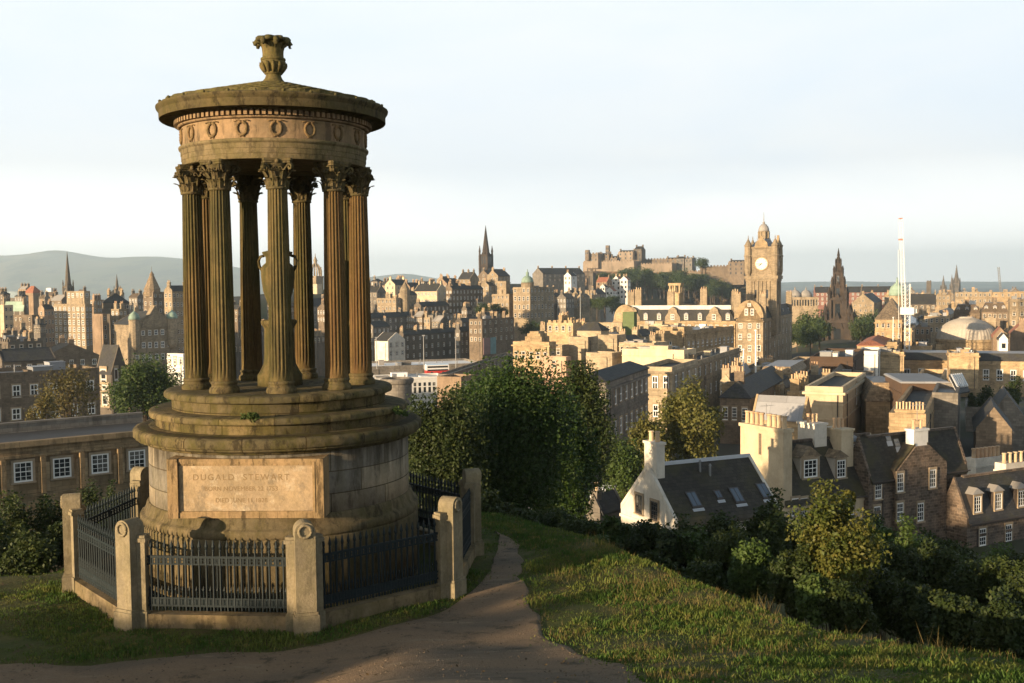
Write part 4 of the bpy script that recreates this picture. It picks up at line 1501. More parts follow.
B('small white block beside the reddish brown hall roof', 46, 51, 57, 288, 296, 640, 'flat', 'white')
B('tall plain orange brown block right of the pale office block', 92, 102.5, 107, 314, 347, 400, 'flat', 'orange', ws=1)
B('dark recessed block between the orange brown block and the tan tenement', 103, 110, 114, 314, 346, 418, 'flat', 'dark')
B('tan tenement with a narrow lit front left of the green domed corner turrets', 111, 119, 127, 309, 350, 405, 'flat', 'tan', wf=2, ws=2, chim=2, kind='sash')
B('dark slate hipped roof block behind the tan tenement', 102, 113, 129, 303, 313, 450, 'hip', 'dark', rh=4, ws=4, chim=2)
B('tall brown tenement right of the green domed turrets, beside the first column', 164, 172, 190, 291, 354, 400, 'gf', 'tan', wf=2, ws=5, chim=2)
B('low white painted house with three wide windows left of the monument columns', 167, 183, 187, 354, 366, 250, 'flat', 'white', wf=3, kind='sash', ww=1.5, wh=1.7, sp=4)
B('brown tenement seen in the gap between the left monument columns', 186, 198, 214, 302, 380, 420, 'gf', 'brown', wf=2, ws=4, chim=2)
B('cream tenement below the openwork stone crown', 306, 317, 322, 284, 305, 700, 'flat', 'cream', wf=4, kind='sash', sp=4)
B('grey tenement between the right monument columns, below the cream one', 300, 313, 330, 306, 345, 520, 'gs', 'grey', wf=3, ws=4, chim=2)
b_ = B('old stone block with a central gable and two green domed corner turrets', 128, 133, 178, 325, 366, 380, 'gs', 'tan', yaw=46, wl=16, ws=7, wf=0, kind='sash', sp=4.4, first=3.0, ww=1.5, wh=2.2, rh=4.5, chim=2)
# its gable and turrets
t = b_.t
bb = MB()
m = b_.wr * 0.48
bb.poly([b_.P(-0.4, m - 5.2, b_.zt - 1), b_.P(-0.4, m + 5.2, b_.zt - 1), b_.P(-0.4, m + 4.4, b_.zt + 2), b_.P(-0.4, m + 2.6, b_.zt + 2.6), b_.P(-0.4, m, b_.zt + 6.8), b_.P(-0.4, m - 2.6, b_.zt + 2.6), b_.P(-0.4, m - 4.4, b_.zt + 2)], b_.dl * 3)
bb.build('gable', W['tan'], t)
for q in (0.4, b_.wr * 0.86):
    p_ = b_.P(-0.2, q, 0)
    bb = MB()
    bb.lathe([(1.0, b_.zt - 9), (1.9, b_.zt - 7.5), (1.9, b_.zt + 1.5), (2.1, b_.zt + 1.7), (2.0, b_.zt + 1.9)], p_, 12)
    o = bb.build('turret', W['tan'], t)
    bb = MB()
    bb.cs = True
    bb.lathe([(2.05, b_.zt + 1.9), (2.0, b_.zt + 2.8), (1.5, b_.zt + 3.8), (0.6, b_.zt + 4.5), (0.12, b_.zt + 5.0), (0.05, b_.zt + 6.6)], p_, 12)
    bb.build('dome', RF['green'], o)
# brown block under a conical tower
b_ = B('brown tower block with a tall conical roof left of the monument columns', 143, 153, 167, 292, 314, 480, 'flat', 'brown', wf=2, ws=3)
p_ = b_.P(b_.wl * 0.5, b_.wr * 0.3, 0)
bb = MB()
bb.lathe([(3.6, b_.zt - 2), (3.6, b_.zt + 1.2), (3.8, b_.zt + 1.3), (3.4, b_.zt + 1.8), (0.9, b_.zt + 7.6), (1.1, b_.zt + 7.8), (0.08, b_.zt + 9.4), (0.05, b_.zt + 11.5)], p_, 12)
bb.build('conical_roof', RF['stone'], b_.t)

# middle: the old town ridge and the market street below it
B('grey tenement under slate beside the rightmost monument column', 364, 377, 386, 292, 328, 560, 'gs', 'grey', wf=3, ws=2, chim=3)
B('tan tenement with lit square front right of the monument columns', 377, 396, 401, 298, 332, 540, 'flat', 'tan', wf=5, ws=1, cor=True, chim=2)
b_ = B('tan tenement with a round stair turret beside the lit square front', 398, 405, 417, 295, 332, 545, 'gf', 'tan', wf=2, ws=4, chim=2)
bb = MB()
bb.lathe([(2.6, b_.zt - 22), (2.6, b_.zt + 2), (2.8, b_.zt + 2.1), (0.1, b_.zt + 7)], b_.P(0, 0, 0), 12)
bb.build('stair_turret', W['tan'], b_.t)
B('cream gabled house high on the ridge behind the tan tenements', 385, 395, 409, 285, 296, 650, 'gf', 'cream', wf=2, ws=2, chim=2)
B('small orange gabled house on the ridge right of the cream gable', 402, 410, 421, 287, 300, 640, 'gf', 'orange', wf=2, ws=2, chim=2)
B('long cream lit tenement front with two rows of small windows', 414, 437, 447, 291, 306, 600, 'gs', 'cream', wf=7, ws=2, chim=3, kind='sash', sp=4)
B('orange brown house with chimneys on the skyline left of the black spire', 436, 447, 461, 284, 294, 680, 'gs', 'orange', wf=3, ws=2, chim=3)
B('tall grey brown tenement with rows of white windows left of the dark ridge tree', 446, 452, 483, 289, 321, 570, 'gs', 'brown', wf=2, ws=9, chim=4, kind='sash', sp=3.3)
B('dark tenement with bright window rows below the long cream front', 414, 421, 449, 306, 320, 540, 'gs', 'dark', wf=2, ws=7, chim=2, kind='sash')
B('tan house on the skyline right of the orange brown house', 458, 470, 479, 279, 292, 720, 'gs', 'tan', wf=3, chim=3)
B('brown house at the foot of the black spire', 477, 490, 500, 277, 293, 790, 'gf', 'brown', wf=3, ws=2, chim=2)
B('tan gabled house between the black spire and the green dome', 487, 498, 510, 276, 300, 690, 'gf', 'tan', wf=3, ws=3, chim=2)
B('low slate roofed terrace along the street below the ridge', 362, 370, 420, 318, 335, 490, 'gs', 'grey', wf=2, ws=9, chim=4, kind='sash')
B('grey gabled house right of the last column, above the station', 364, 373, 390, 327, 354, 450, 'gf', 'grey', wf=2, ws=4, chim=2, kind='sash')
B('small pale house with three windows above the station', 386, 388, 405, 341, 356, 425, 'gs', 'harl', ws=3, yaw=42, rh=3, kind='sash', wl=8)
B('long dark terrace of shops facing the station', 398, 404, 458, 335, 359, 440, 'gs', 'dark', wf=2, ws=9, chim=5, kind='sash', sp=3.6)
B('grey stone gable at the end of the dark shop terrace', 455, 460, 477, 331, 357, 452, 'gf', 'grey', wf=1, ws=4, chim=2, kind='sash')
b_ = B('tall brown corner block with painted hoarding, below the dark ridge tree', 469, 482, 514, 319, 354, 445, 'flat', 'brown', wf=3, ws=6, maxrows=3, chim=3)
for i, (q0, q1, cc) in enumerate(((0.02, 0.22, (0.22, 0.13, 0.12)), (0.23, 0.40, (0.12, 0.22, 0.23)))):
    bb = MB()
    b_.block(bb, -0.35, -0.05, b_.wr * q0, b_.wr * q1, b_.zt - 15, b_.zt - 8)
    bb.build('hoarding', plain('hoarding paint %d' % i, cc, 0.6, 0.3, 0.35, 0.6), b_.t)
B('low hall under a white glazed roof among the dark tenements', 428, 433, 459, 315, 322, 505, 'flat', 'grey', rmat='white', ws=8, kind='sash')
B('dark flat roofed block in front of the ridge tree', 455, 462, 500, 322, 334, 480, 'gs', 'dark', ws=8, chim=3, kind='sash')
B('long slate roofed block on the skyline left of the castle', 539, 543, 585, 274, 284, 900, 'gs', 'grey', yaw=52, wl=14, ws=9, chim=4, rh=5)
B('bright white harled house below the slate skyline block', 564, 571, 577, 276, 286, 820, 'gf', 'white', wf=2, ws=1, chim=1)
# bank headquarters with a green dome
B('tan left wing of the domed bank', 492, 509, 513, 294, 318, 568, 'flat', 'tan', wf=4, chim=1, cor=True, sp=4)
B('square turret of the domed bank, left of its green dome', 497, 506, 510, 281, 296, 575, 'flat', 'tan', wf=1, cor=True)
b_ = B('big tan stone bank on the slope below the ridge, with a green copper dome', 513, 530, 554, 287, 326, 560, 'flat', 'tan', wf=4, ws=7, kind='far', sp=4.4, cor=True, ww=1.4, wh=2.4, chim=0)
p_ = b_.P(b_.wl * 0.55, 7, 0)
bb = MB()
bb.lathe([(3.4, b_.zt - 1), (3.4, b_.zt + 2.0), (3.6, b_.zt + 2.1), (3.6, b_.zt + 2.3), (3.2, b_.zt + 2.4)], p_, 16)
o = bb.build('drum', W['tan'], b_.t)
bb = MB()
bb.cs = True
bb.lathe([(3.25, b_.zt + 2.3), (3.2, b_.zt + 3.4), (2.6, b_.zt + 4.8), (1.5, b_.zt + 5.7), (0.8, b_.zt + 6), (0.8, b_.zt + 7.6), (0.3, b_.zt + 8.2), (0.1, b_.zt + 9.6)], p_, 16)
bb.build('dome', RF['green'], o)

# centre: classical blocks over the station and along the shaded street
b_ = B('golden classical block with a raised middle, above the tree tops', 513, 549, 556, 342, 374, 250, 'flat', 'gold', wf=5, ws=1, cor=True, maxrows=2, kind='far', sp=4.5, first=3.2)
bb = MB()
b_.block(bb, b_.wl * 0.22, b_.wl * 0.68, 0.3, 4, b_.zt - 0.02, b_.zt + 1.2)
b_.block(bb, b_.wl * 0.27, b_.wl * 0.63, 0.5, 3.8, b_.zt + 1.2, b_.zt + 1.9)
b_.block(bb, b_.wl * 0.33, b_.wl * 0.57, 0.7, 3.6, b_.zt + 1.9, b_.zt + 2.4)
bb.build('attic', W['gold'], b_.t)
B('low peach coloured block right of the golden classical block', 541, 566, 571, 357, 374, 235, 'flat', 'peach', wf=1)
B('golden battlemented range with chimneys behind the flat roofs', 547, 573, 581, 323, 342, 300, 'flat', 'gold', wf=4, crenel=True, chim=3, cpots=2)
B('golden square tower of the battlemented range', 557, 571, 576, 320, 330, 303, 'flat', 'gold', crenel=True)
B('buff box with a flat roof and stair, left of the two twin buff boxes', 548, 562, 569, 345, 357, 268, 'flat', 'buff', wf=2, rmat='grey')
B('buff concrete box, left one of the twin flat roofed boxes', 568, 588, 599, 337, 355, 270, 'flat', 'buff', rmat='grey')
B('buff concrete box, right one of the twin flat roofed boxes', 598, 617, 626, 335, 356, 264, 'flat', 'buff', rmat='grey')
B('low grey pyramid roofed pavilion behind the twin buff boxes', 577, 601, 609, 331, 338, 290, 'hip', 'buff', rh=2.4)
B('buff terrace block with planted roof left of the gold corniced block', 619, 654, 669, 343, 353, 255, 'flat', 'buff', wf=6, ws=2, rmat='green')
B('wide buff block behind the green netted tower', 585, 622, 630, 323, 334, 330, 'flat', 'buff', wf=4, rmat='grey')
B('second buff block behind the planted terrace', 640, 668, 676, 325, 334, 340, 'flat', 'buff', wf=5, rmat='grey')
B('low cream block with a white flat roof in the middle of the roofs', 622, 684, 696, 350, 367, 225, 'flat', 'cream', wf=0, ws=1, rmat='white')
B('white roofed plant room on the left of the cream block', 586, 612, 622, 353, 364, 232, 'flat', 'buff', rmat='white')
B('large gold corniced block whose long shaded side runs beside the street', 656, 686, 734, 331, 356, 320, 'flat', 'gold', wf=1, ws=11, kind='sash', cor=True, sp=4.6, first=4.2, ww=1.4, wh=2.3, chim=0)
B('gold attic house on top of the corniced block', 660, 684, 694, 327, 332, 324, 'flat', 'gold')
B('grey brown corner block in front of the long shaded street side', 639, 672, 698, 367, 420, 172, 'flat', 'buff', wf=3, ws=4, kind='sash', sp=4.6, first=2.6, ww=1.4, wh=2.2, cor=True, yaw=NEW)
B('slate roofed tan block set behind the grey brown corner block', 668, 697, 740, 361, 402, 218, 'flat', 'tan', wf=3, ws=9, kind='sash', sp=4.4, first=2.4, ww=1.3, wh=2.1, cor=True, yaw=NEW)
B('long tan parapet block left of the grey brown corner block', 600, 640, 652, 374, 400, 195, 'flat', 'tan', wf=6, ws=2, yaw=NEW, kind='sash')
B('dark pilastered street front under a slate roof behind the big tree', 572, 606, 648, 383, 455, 140, 'hip', 'grey', wf=2, ws=8, yaw=20, kind='sash', sp=4.4, first=2.2, ww=1.2, wh=2.2, rh=1.3, cor=True)
B('flat roofed tan block behind the two white flagpoles', 739, 773, 792, 370, 384, 245, 'flat', 'tan', wf=0, ws=2, yaw=NEW, rmat='grey')
B('tan stone block with a sloping end behind the cream penthouse', 760, 793, 806, 375, 404, 202, 'mans', 'tan', yaw=NEW, rmat='stone', rh=1.5)
B('long thin golden parapet left of the sloping tan block', 722, 780, 784, 385, 395, 188, 'flat', 'gold', yaw=NEW, rmat='grey')
B('dark brown house with lead edged hipped roofs right of the big yellow green tree', 720, 750, 786, 399, 446, 165, 'hip', 'brown', wf=3, ws=4, yaw=NEW, kind='near', sp=4.6, first=2.4, ww=1.3, wh=2.2, rh=2.5, chim=1)
B('low house under a wide sloping lead roof behind the big cream gable', 752, 804, 812, 420, 440, 138, 'gs', 'gold', yaw=30, rmat='lead', rh=2.6)
b_ = B('slate row with a line of small skylights below the brown plant box', 803, 874, 884, 376, 396, 215, 'flat', 'grey', wf=9, yaw=20, kind='sash', ww=1.2, wh=1.3, first=2.6, maxrows=1, rmat='grey')
B('long chocolate brown plant box on the flat roofs', 810, 853, 864, 357, 373, 229, 'flat', 'choc', yaw=NEW, zb=-22)
B('jumble of low tan roofs left of the chocolate plant box', 786, 802, 812, 362, 374, 250, 'flat', 'tan', yaw=NEW, rmat='white', wf=2)
B('cream stone penthouse with a flat cap, in the middle of the right hand roofs', 805, 843, 866, 387, 430, 150, 'flat', 'cream', ws=1, yaw=25, kind='sash', sp=6, ww=1.2, wh=3.2, first=2.4, cor=True)
B('gold stone block with a stone slated sloping top right of the cream penthouse', 866, 902, 908, 402, 440, 160, 'mans', 'gold', yaw=12, rmat='stone', rh=2.8)
b_ = B('large brown clad roof block with a lead top beside the stone slated block', 902, 949, 960, 383.5, 410, 150, 'mans', 'choc', yaw=10, rmat='lead', rh=0.3)
AI = b_
b_ = B('tall plain grey block right of the brown clad roof', 932, 958, 976, 393, 482, 134, 'flat', 'grey', yaw=24, ws=1, rmat='lead', wh=2.4, first=9, kind='sash', clutter=False)
b_ = B('gold gable wall carrying a long row of clay pots', 889, 926, 947, 414, 450, 118, 'flat', 'gold', yaw=24)
chimney(b_, b_.t, b_.wl * 0.45, 1.0, b_.wl * 0.8, 0.9, b_.zt - 1, b_.zt + 0.35, W['gold'], 9, 'u', True)
# register house with its ribbed dome
b_ = B('long golden classical building with a wide ribbed dome, at the right edge', 876, 1062, 1072, 362, 402, 300, 'mans', 'gold', wf=14, kind='sash', sp=6.5, first=4.0, ww=1.7, wh=3.2, cor=True, maxrows=2, yaw=20, rmat='slate', rh=2.2)
RH = b_
B('golden block with a blocking course over the left end of the long classical building', 876, 904, 909, 352, 362, 297, 'flat', 'gold', yaw=20, cor=True, zb=-30)
B('golden block over the middle of the long classical building, below the dome', 949, 979, 984, 353, 362, 297, 'flat', 'gold', yaw=20, cor=True, zb=-30)
B('dark slate gable roof behind the tall grey harled block', 976, 1012, 1040, 432, 470, 128, 'gf', 'brown', yaw=NEW, rmat='slate', ws=3, rh=2.6)
B('second dark slate roof at the right edge above the pot topped walls', 990, 1024, 1060, 418, 440, 150, 'gs', 'grey', yaw=NEW, rmat='slate', rh=3)
B('low dark yard building under the thin street trees', 966, 1004, 1034, 408, 430, 175, 'flat', 'grey', yaw=NEW, ws=3, rmat='grey')

# far right roofs
B('wide tan block on the far right skyline', 955, 992, 1000, 292, 308, 620, 'flat', 'tan', wf=8, ws=2, yaw=NEW, chim=2)
B('golden flat block at the right edge of the skyline', 993, 1032, 1040, 292, 302, 600, 'flat', 'gold', wf=6, yaw=NEW)
B('tan block with chimneys left of the wide skyline block', 930, 950, 957, 295, 308, 640, 'flat', 'tan', wf=5, yaw=NEW, chim=3)
B('long dark blue slate roof right of the white crane', 908, 936, 950, 304, 318, 560, 'gs', 'dark', yaw=NEW, wf=5, rh=5, chim=2)
B('brown mansard house with three white dormers above the ribbed dome', 954, 980, 985, 313, 321, 450, 'mans', 'brown', yaw=NEW, rmat='brownslate', dorm=[('f', 3)], rh=3.6, chim=2)
B('reddish mansard house with three white dormers right of the brown one', 982, 1008, 1013, 312, 321, 432, 'mans', 'brown', yaw=NEW, rmat='brownslate', dorm=[('f', 3)], rh=3.8, wf=5, chim=2)
B('tall tan block with two windows at the right edge', 1010, 1034, 1044, 299, 328, 380, 'flat', 'tan', wf=3, yaw=NEW, cor=True)
B('small white box on the roofs above the ribbed dome', 965, 976, 979, 301, 308, 520, 'flat', 'white', yaw=NEW)
B('tan flat block left of the ribbed dome', 924, 950, 957, 316, 334, 400, 'flat', 'tan', wf=5, yaw=NEW, rmat='grey')
B('orange brown block between the white crane and the ribbed dome', 905, 930, 941, 327, 348, 378, 'flat', 'orange', wf=5, yaw=NEW, rmat='grey')
B('pale green flat box right of the ribbed dome', 985, 996, 1000, 318, 326, 410, 'flat', 'pale', rmat='green', yaw=NEW)
B('red tiled roof right of the ribbed dome', 993, 1008, 1016, 337, 346, 330, 'gs', 'orange', rmat='red', yaw=NEW, rh=2.6)
B('second red tiled roof at the right edge', 1011, 1032, 1040, 334, 346, 345, 'gs', 'orange', rmat='red', yaw=NEW, rh=3, chim=1)
B('little white pedimented house beside the ribbed dome', 999, 1008, 1011, 340, 347, 316, 'gf', 'white', yaw=NEW, rh=1.5, wf=1, kind='plain')
B('square golden turret at the left end of the classical building', 887, 897, 900, 342, 354, 308, 'flat', 'gold', yaw=NEW, cor=True, wf=1, wh=1.5, kind='plain')
B('second square golden turret behind the white crane mast', 904, 912, 915, 328, 344, 335, 'flat', 'gold', yaw=NEW, cor=True, wf=1, kind='plain')
b_ = B('golden stepped building with a steep pointed roof left of the white crane', 875, 902, 907, 320, 348, 350, 'pyr', 'gold', yaw=NEW, wf=5, cor=True, rmat='stone', rh=7)
B('golden terrace under a curved orange roof in front of the stepped building', 857, 884, 892, 346, 360, 318, 'hip', 'gold', yaw=NEW, rmat='red', rh=1.6)
B('white end wall below the curved orange roof', 857, 878, 882, 351, 362, 290, 'flat', 'white', yaw=NEW)
B('long dark grey glass roof among the right hand roofs', 884, 912, 920, 331, 340, 360, 'gs', 'dark', yaw=NEW, rmat='glass', rh=3)
B('tan block with a black flat roof left of the ribbed dome base', 906, 932, 940, 346, 356, 330, 'flat', 'gold', yaw=NEW, rmat='grey')
B('long red sandstone row with white gables far behind the spired monument', 815, 896, 900, 292, 305, 950, 'gs', 'red', yaw=10, wf=16, kind='sash', ww=1.6, wh=2.4, sp=4, chim=6, rh=5, ws=0)
B('tan school like block below the red sandstone row', 852, 874, 882, 303, 318, 720, 'gf', 'tan', yaw=NEW, wf=4, ws=2, chim=2)
B('pale gallery with pillars left of the dark spired monument', 788, 818, 826, 297, 308, 760, 'flat', 'tan', yaw=12, wf=11, kind='plain', ww=1.6, wh=4.5, maxrows=1, first=4)
# station, bridge
B('long low station shed under a white roof left of the bus', 350, 356, 485, 367, 374, 335, 'flat', 'grey', yaw=72, rmat='white', wl=24, ws=0)
B('second low station shed under a white roof, in front of the first', 350, 358, 446, 379, 384, 300, 'flat', 'white', yaw=74, rmat='white', wl=12)
B('white arcaded bridge parapet below the bus', 372, 378, 446, 381, 398, 262, 'flat', 'white', yaw=74, ws=14, kind='plain', ww=1.1, wh=2.6, maxrows=1, first=2.0, wl=3)  # dark panes stand in for the shade inside the arch recesses
B('long grey station office with small white windows right of the bus', 438, 450, 514, 374, 386, 292, 'flat', 'grey', yaw=11, ws=15, wf=3, kind='sash', ww=1.3, wh=1.6, maxrows=2, rmat='grey')
B('orange brown box building with a dark flat roof in front of the station office', 437, 461, 476, 377, 404, 205, 'flat', 'orange', yaw=24, wf=0, ws=2, kind='sash', rmat='slate')

# crowded slopes of the old town between the houses above: many alike
def crowd(n, x0, x1, y0, y1, Y0, Y1, walls, where, yaw, seed, wpx=(9, 17), grp=None):
    r = random.Random(seed)
    adj = {'tan': 'tan', 'grey': 'grey', 'brown': 'brown', 'dark': 'dark', 'cream': 'cream', 'orange': 'orange brown', 'gold': 'golden', 'buff': 'buff', 'red': 'red', 'pale': 'pale'}
    rn = {'gs': 'slate roofed house', 'gf': 'gabled house', 'flat': 'flat topped tenement', 'hip': 'hip roofed house'}
    for i in range(n):
        f = (i + r.uniform(0.1, 0.9)) / n
        x = x0 + (x1 - x0) * f
        Y = r.uniform(Y0, Y1)
        k = (Y - Y0) / (Y1 - Y0)
        yt = y1 + (y0 - y1) * k + r.uniform(-1.5, 1.5)
        wp = r.uniform(*wpx) * (Y0 + Y1) / 2 / Y
        ro = r.choice(['gs', 'gs', 'gf', 'gf', 'flat', 'hip'])
        wa = r.choice(walls)
        B('%s %s %s' % (adj[wa], rn[ro], where), x - wp * 0.55, x, x + wp * 0.5, yt, yt + 14, Y, ro, wa, wf=r.choice([2, 3, 3, 4]), ws=r.choice([2, 3]), chim=r.choice([1, 2, 2, 3]), yaw=yaw + r.uniform(-6, 6), kind=r.choice(['far', 'far', 'sash']), maxrows=4, group=grp or where, rmat=r.choice(['slate', 'slate', 'brownslate', 'grey']))


crowd(16, 366, 490, 281, 289, 620, 840, ['tan', 'grey', 'brown', 'cream', 'orange'], 'on the old town skyline left of the black spire', OLD, 1)
crowd(14, 372, 500, 300, 322, 480, 600, ['tan', 'grey', 'brown', 'dark'], 'packed on the slope below the black spire', OLD, 2)
crowd(16, 0, 185, 290, 300, 480, 700, ['tan', 'grey', 'brown', 'orange', 'dark'], 'on the skyline left of the monument', OLD, 3)
crowd(5, 0, 46, 322, 346, 300, 390, ['brown', 'dark', 'grey', 'tan'], 'packed below the pale office block', OLD, 4, wpx=(12, 20))
crowd(9, 190, 350, 292, 310, 480, 700, ['brown', 'grey', 'tan'], 'seen between the monument columns', OLD, 5)
crowd(8, 190, 350, 325, 360, 380, 460, ['brown', 'grey', 'dark'], 'low between the monument columns', OLD, 6, wpx=(16, 24))
crowd(12, 530, 600, 287, 300, 640, 830, ['grey', 'brown', 'tan'], 'on the wooded slope left of the castle', OLD, 7)
crowd(22, 890, 1030, 296, 320, 420, 800, ['tan', 'gold', 'brown', 'buff', 'grey'], 'among the roofs right of the white crane', NEW, 8, wpx=(11, 20))
crowd(12, 795, 905, 290, 297, 900, 1500, ['tan', 'brown', 'grey', 'red'], 'far behind the dark spired monument', 15, 9, wpx=(9, 16))
crowd(10, 900, 1030, 290, 296, 900, 1500, ['tan', 'grey', 'brown'], 'on the far right skyline', 15, 10, wpx=(10, 18))
crowd(10, 925, 1030, 318, 334, 385, 470, ['tan', 'gold', 'orange', 'buff'], 'around the ribbed dome', NEW, 12, wpx=(14, 24))
crowd(9, 545, 660, 330, 346, 275, 330, ['buff', 'gold', 'tan'], 'among the flat roofs above the big tree', NEW, 13, wpx=(16, 26))
crowd(8, 700, 850, 368, 392, 180, 260, ['tan', 'buff', 'gold'], 'among the flat roofs right of the street', NEW, 14, wpx=(18, 30))
# ------------------------------------------------------------------ landmarks
def frustum(b, bx, u0, u1, v0, v1, z0, z1, k):
    """block whose top is scaled by k about its middle"""
    mu, mv = (u0 + u1) / 2, (v0 + v1) / 2
    s = lambda a, m: m + (a - m) * k
    r = [(u1, v0), (u0, v0), (u0, v1), (u1, v1)]
    return b.hexa([bx.P(u, v, z0) for u, v in r], [bx.P(s(u, mu), s(v, mv), z1) for u, v in r])


def zpx(x, y, Y):
    return at(x, y, Y)[2]


# hotel with the clock tower ------------------------------------------------
YB = 418
hotel = B('grand stone hotel with a tall clock tower, mansard roofs and a corner gable', 736, 763, 792, 319, 366, 400, 'mans', 'tan', wf=3, ws=7, kind='sash', yaw=NEW, sp=4.2, first=2.6, ww=1.3, wh=2.3, cor=True, rh=4.5, dorm=[('s', 5)], maxrows=10, cat='hotel', name='hotel', chim=0)
ht = hotel.t
bx = hotel
b = MB()
m = bx.wl * 0.5
rg = [(m + 5.2 * math.cos(q), bx.zt + 0.5 + 6.6 * math.sin(q)) for q in np.linspace(0, math.pi, 15)]
b.poly([bx.P(u, -0.35, z) for u, z in [(m - 5.2, bx.zt - 1.2)] + rg[::1] + [(m + 5.2, bx.zt - 1.2)]][::-1], bx.dr * 3.2)
b.build('corner_gable', W['gold'], ht)
for q, zz, hh in ((m - 1.1, 2.6, 2.4), (m + 1.1, 2.6, 2.4), (m, 5.3, 1.2)):
    win_at(bx, ht, 'f', q, bx.zt + zz, 1.2, hh, 'sash', 0.36)
for (u, v) in ((bx.wl * 0.95, 1), (bx.wl * 0.04, 2), (1.0, bx.wr * 0.5), (1.0, bx.wr * 0.97)):
    chimney(bx, ht, u, v, 2.4, 1.6, bx.zt, bx.zt + 9.5, W['tan'], 3)
# long east wing
wing = Box(613, 735, 742, 321, 412, NEW)
b = MB()
wing.block(b, 0, wing.wl, 0, wing.wr, wing.zb, wing.zt)
wing.block(b, -0.3, wing.wl + 0.3, -0.3, wing.wr, wing.zt - 1, wing.zt - 0.5)
b.build('east_wing', W['gold'], ht)
b = MB()
frustum(b, wing, -0.1, wing.wl, -0.1, 12, wing.zt + 0.003, wing.zt + 4.4, 0.9)
b.build('roof', RF['slate'], ht)
wing.rh = 4.4
b = MB()
wing.block(b, 2, wing.wl * 0.9, 2.2, 9, wing.zt + 4.3, wing.zt + 6.0)
b.build('roof_parapet', W['white'], ht)
for i in range(9):
    q = wing.wl * (i + 0.5) / 9
    if i in (1, 4, 7):
        b = MB()
        b.poly([wing.P(q + u, -0.25, wing.zt + z) for u, z in ((-3, -0.6), (3, -0.6), (3, 1.5), (1.8, 3.2), (1.6, 4.4), (0, 5.6), (-1.6, 4.4), (-1.8, 3.2), (-3, 1.5))], wing.dr * 2.5)
        b.build('gable', W['tan'], ht)
        win_at(wing, ht, 'f', q, wing.zt + 1.5, 1.4, 2.2, 'sash', 0.26)
    else:
        dormer(wing, ht, 'f', q, wing.zt + 0.3, 4.4, 'mans', 1.7, 2.3, W['white'], 'sash', -0.2)
    for zz in (2.6, 6.8):
        win_at(wing, ht, 'f', q - 1.2, wing.zt - zz, 1.2, 2.1, 'sash')
        win_at(wing, ht, 'f', q + 1.2, wing.zt - zz, 1.2, 2.1, 'sash')
for i, u in enumerate((0.5, wing.wl * 0.26, wing.wl * 0.53, wing.wl * 0.80, wing.wl * 0.86)):
    chimney(wing, ht, u, 3.2, 2.6, 1.8, wing.zt, wing.zt + 11.5 + (i % 2), W['tan'], 3)
b = MB()
q = wing.wl * 0.90
b.poly([wing.P(q + u, -0.3, wing.zt + z) for u, z in [(-4.5, -0.8), (4.5, -0.8)] + [(4.5 * math.cos(a), 0.4 + 6.0 * math.sin(a)) for a in np.linspace(0, math.pi, 13)]], wing.dr * 4)
b.build('corner_gable', W['gold'], ht)
# belvedere turret
tb = Box(669, 680, 683, 283, 430, NEW)
b = MB()
tb.block(b, 0, tb.wl, 0, tb.wr, wing.zt, tb.zt - 4.2)
tb.block(b, -0.3, tb.wl + 0.3, -0.3, tb.wr + 0.3, tb.zt - 4.2, tb.zt - 3.8)
for u in (0.3, tb.wl / 2, tb.wl - 0.3):
    for v in (0.3, tb.wr - 0.3):
        tb.block(b, u - 0.3, u + 0.3, v - 0.3, v + 0.3, tb.zt - 3.8, tb.zt - 1.0)
tb.block(b, -0.3, tb.wl + 0.3, -0.3, tb.wr + 0.3, tb.zt - 1.0, tb.zt)
b.build('belvedere', W['gold'], ht)
# the tower
tw = Box(747, 776, 781, 259, YB, NEW)
wl = wr = tw.wl
tw.wr = wr
b = MB()
z300, z281, z276, z259, z246 = (zpx(776, y, YB) for y in (315, 281, 275.5, 259, 246))
tw.block(b, 0, wl, 0, wr, wing.zt - 6, z281)
for u in (0.8, wl - 0.8):
    for v in (0.8, wr - 0.8):
        tw.block(b, u - 1.1, u + 1.1, v - 1.1, v + 1.1, wing.zt - 5, z281 - 0.01)
for i in range(5):
    q = 2.6 + (wl - 5.2) * i / 4
    tw.block(b, q - 0.35, q + 0.35, -0.35, 0.1, z281 - 9, z281 - 0.02)
    tw.block(b, -0.35, 0.1, q - 0.35, q + 0.35, z281 - 9, z281 - 0.02)
tw.block(b, -0.5, wl + 0.5, -0.5, wr + 0.5, z281, z281 + 0.8)
tw.block(b, -0.9, wl + 0.9, -0.9, wr + 0.9, z281 + 0.8, z276)
tw.block(b, 0.2, wl - 0.2, 0.2, wr - 0.2, z276, z246 - 0.4)
tw.block(b, -0.3, wl + 0.3, -0.3, wr + 0.3, z259 + 1.0, z259 + 1.6)
tw.block(b, -0.1, wl + 0.1, -0.1, wr + 0.1, z246 - 0.9, z246 - 0.1)
tower = b.build('clock_tower', W['tan'], ht)
for u in (0.4, wl - 0.4):
    for v in (0.4, wr - 0.4):
        b = MB()
        b.lathe([(1.0, z276), (1.5, z276 + 1.5), (1.5, z259 + 1), (1.75, z259 + 1.4), (1.45, z259 + 1.8), (1.4, z246), (1.7, z246 + 0.3), (1.2, z246 + 1.0), (0.5, z246 + 2.4), (0.2, z246 + 3.0), (0.08, z246 + 4.4)], tw.P(u, v, 0), 10)
        b.build('corner_turret', W['tan'], tower)
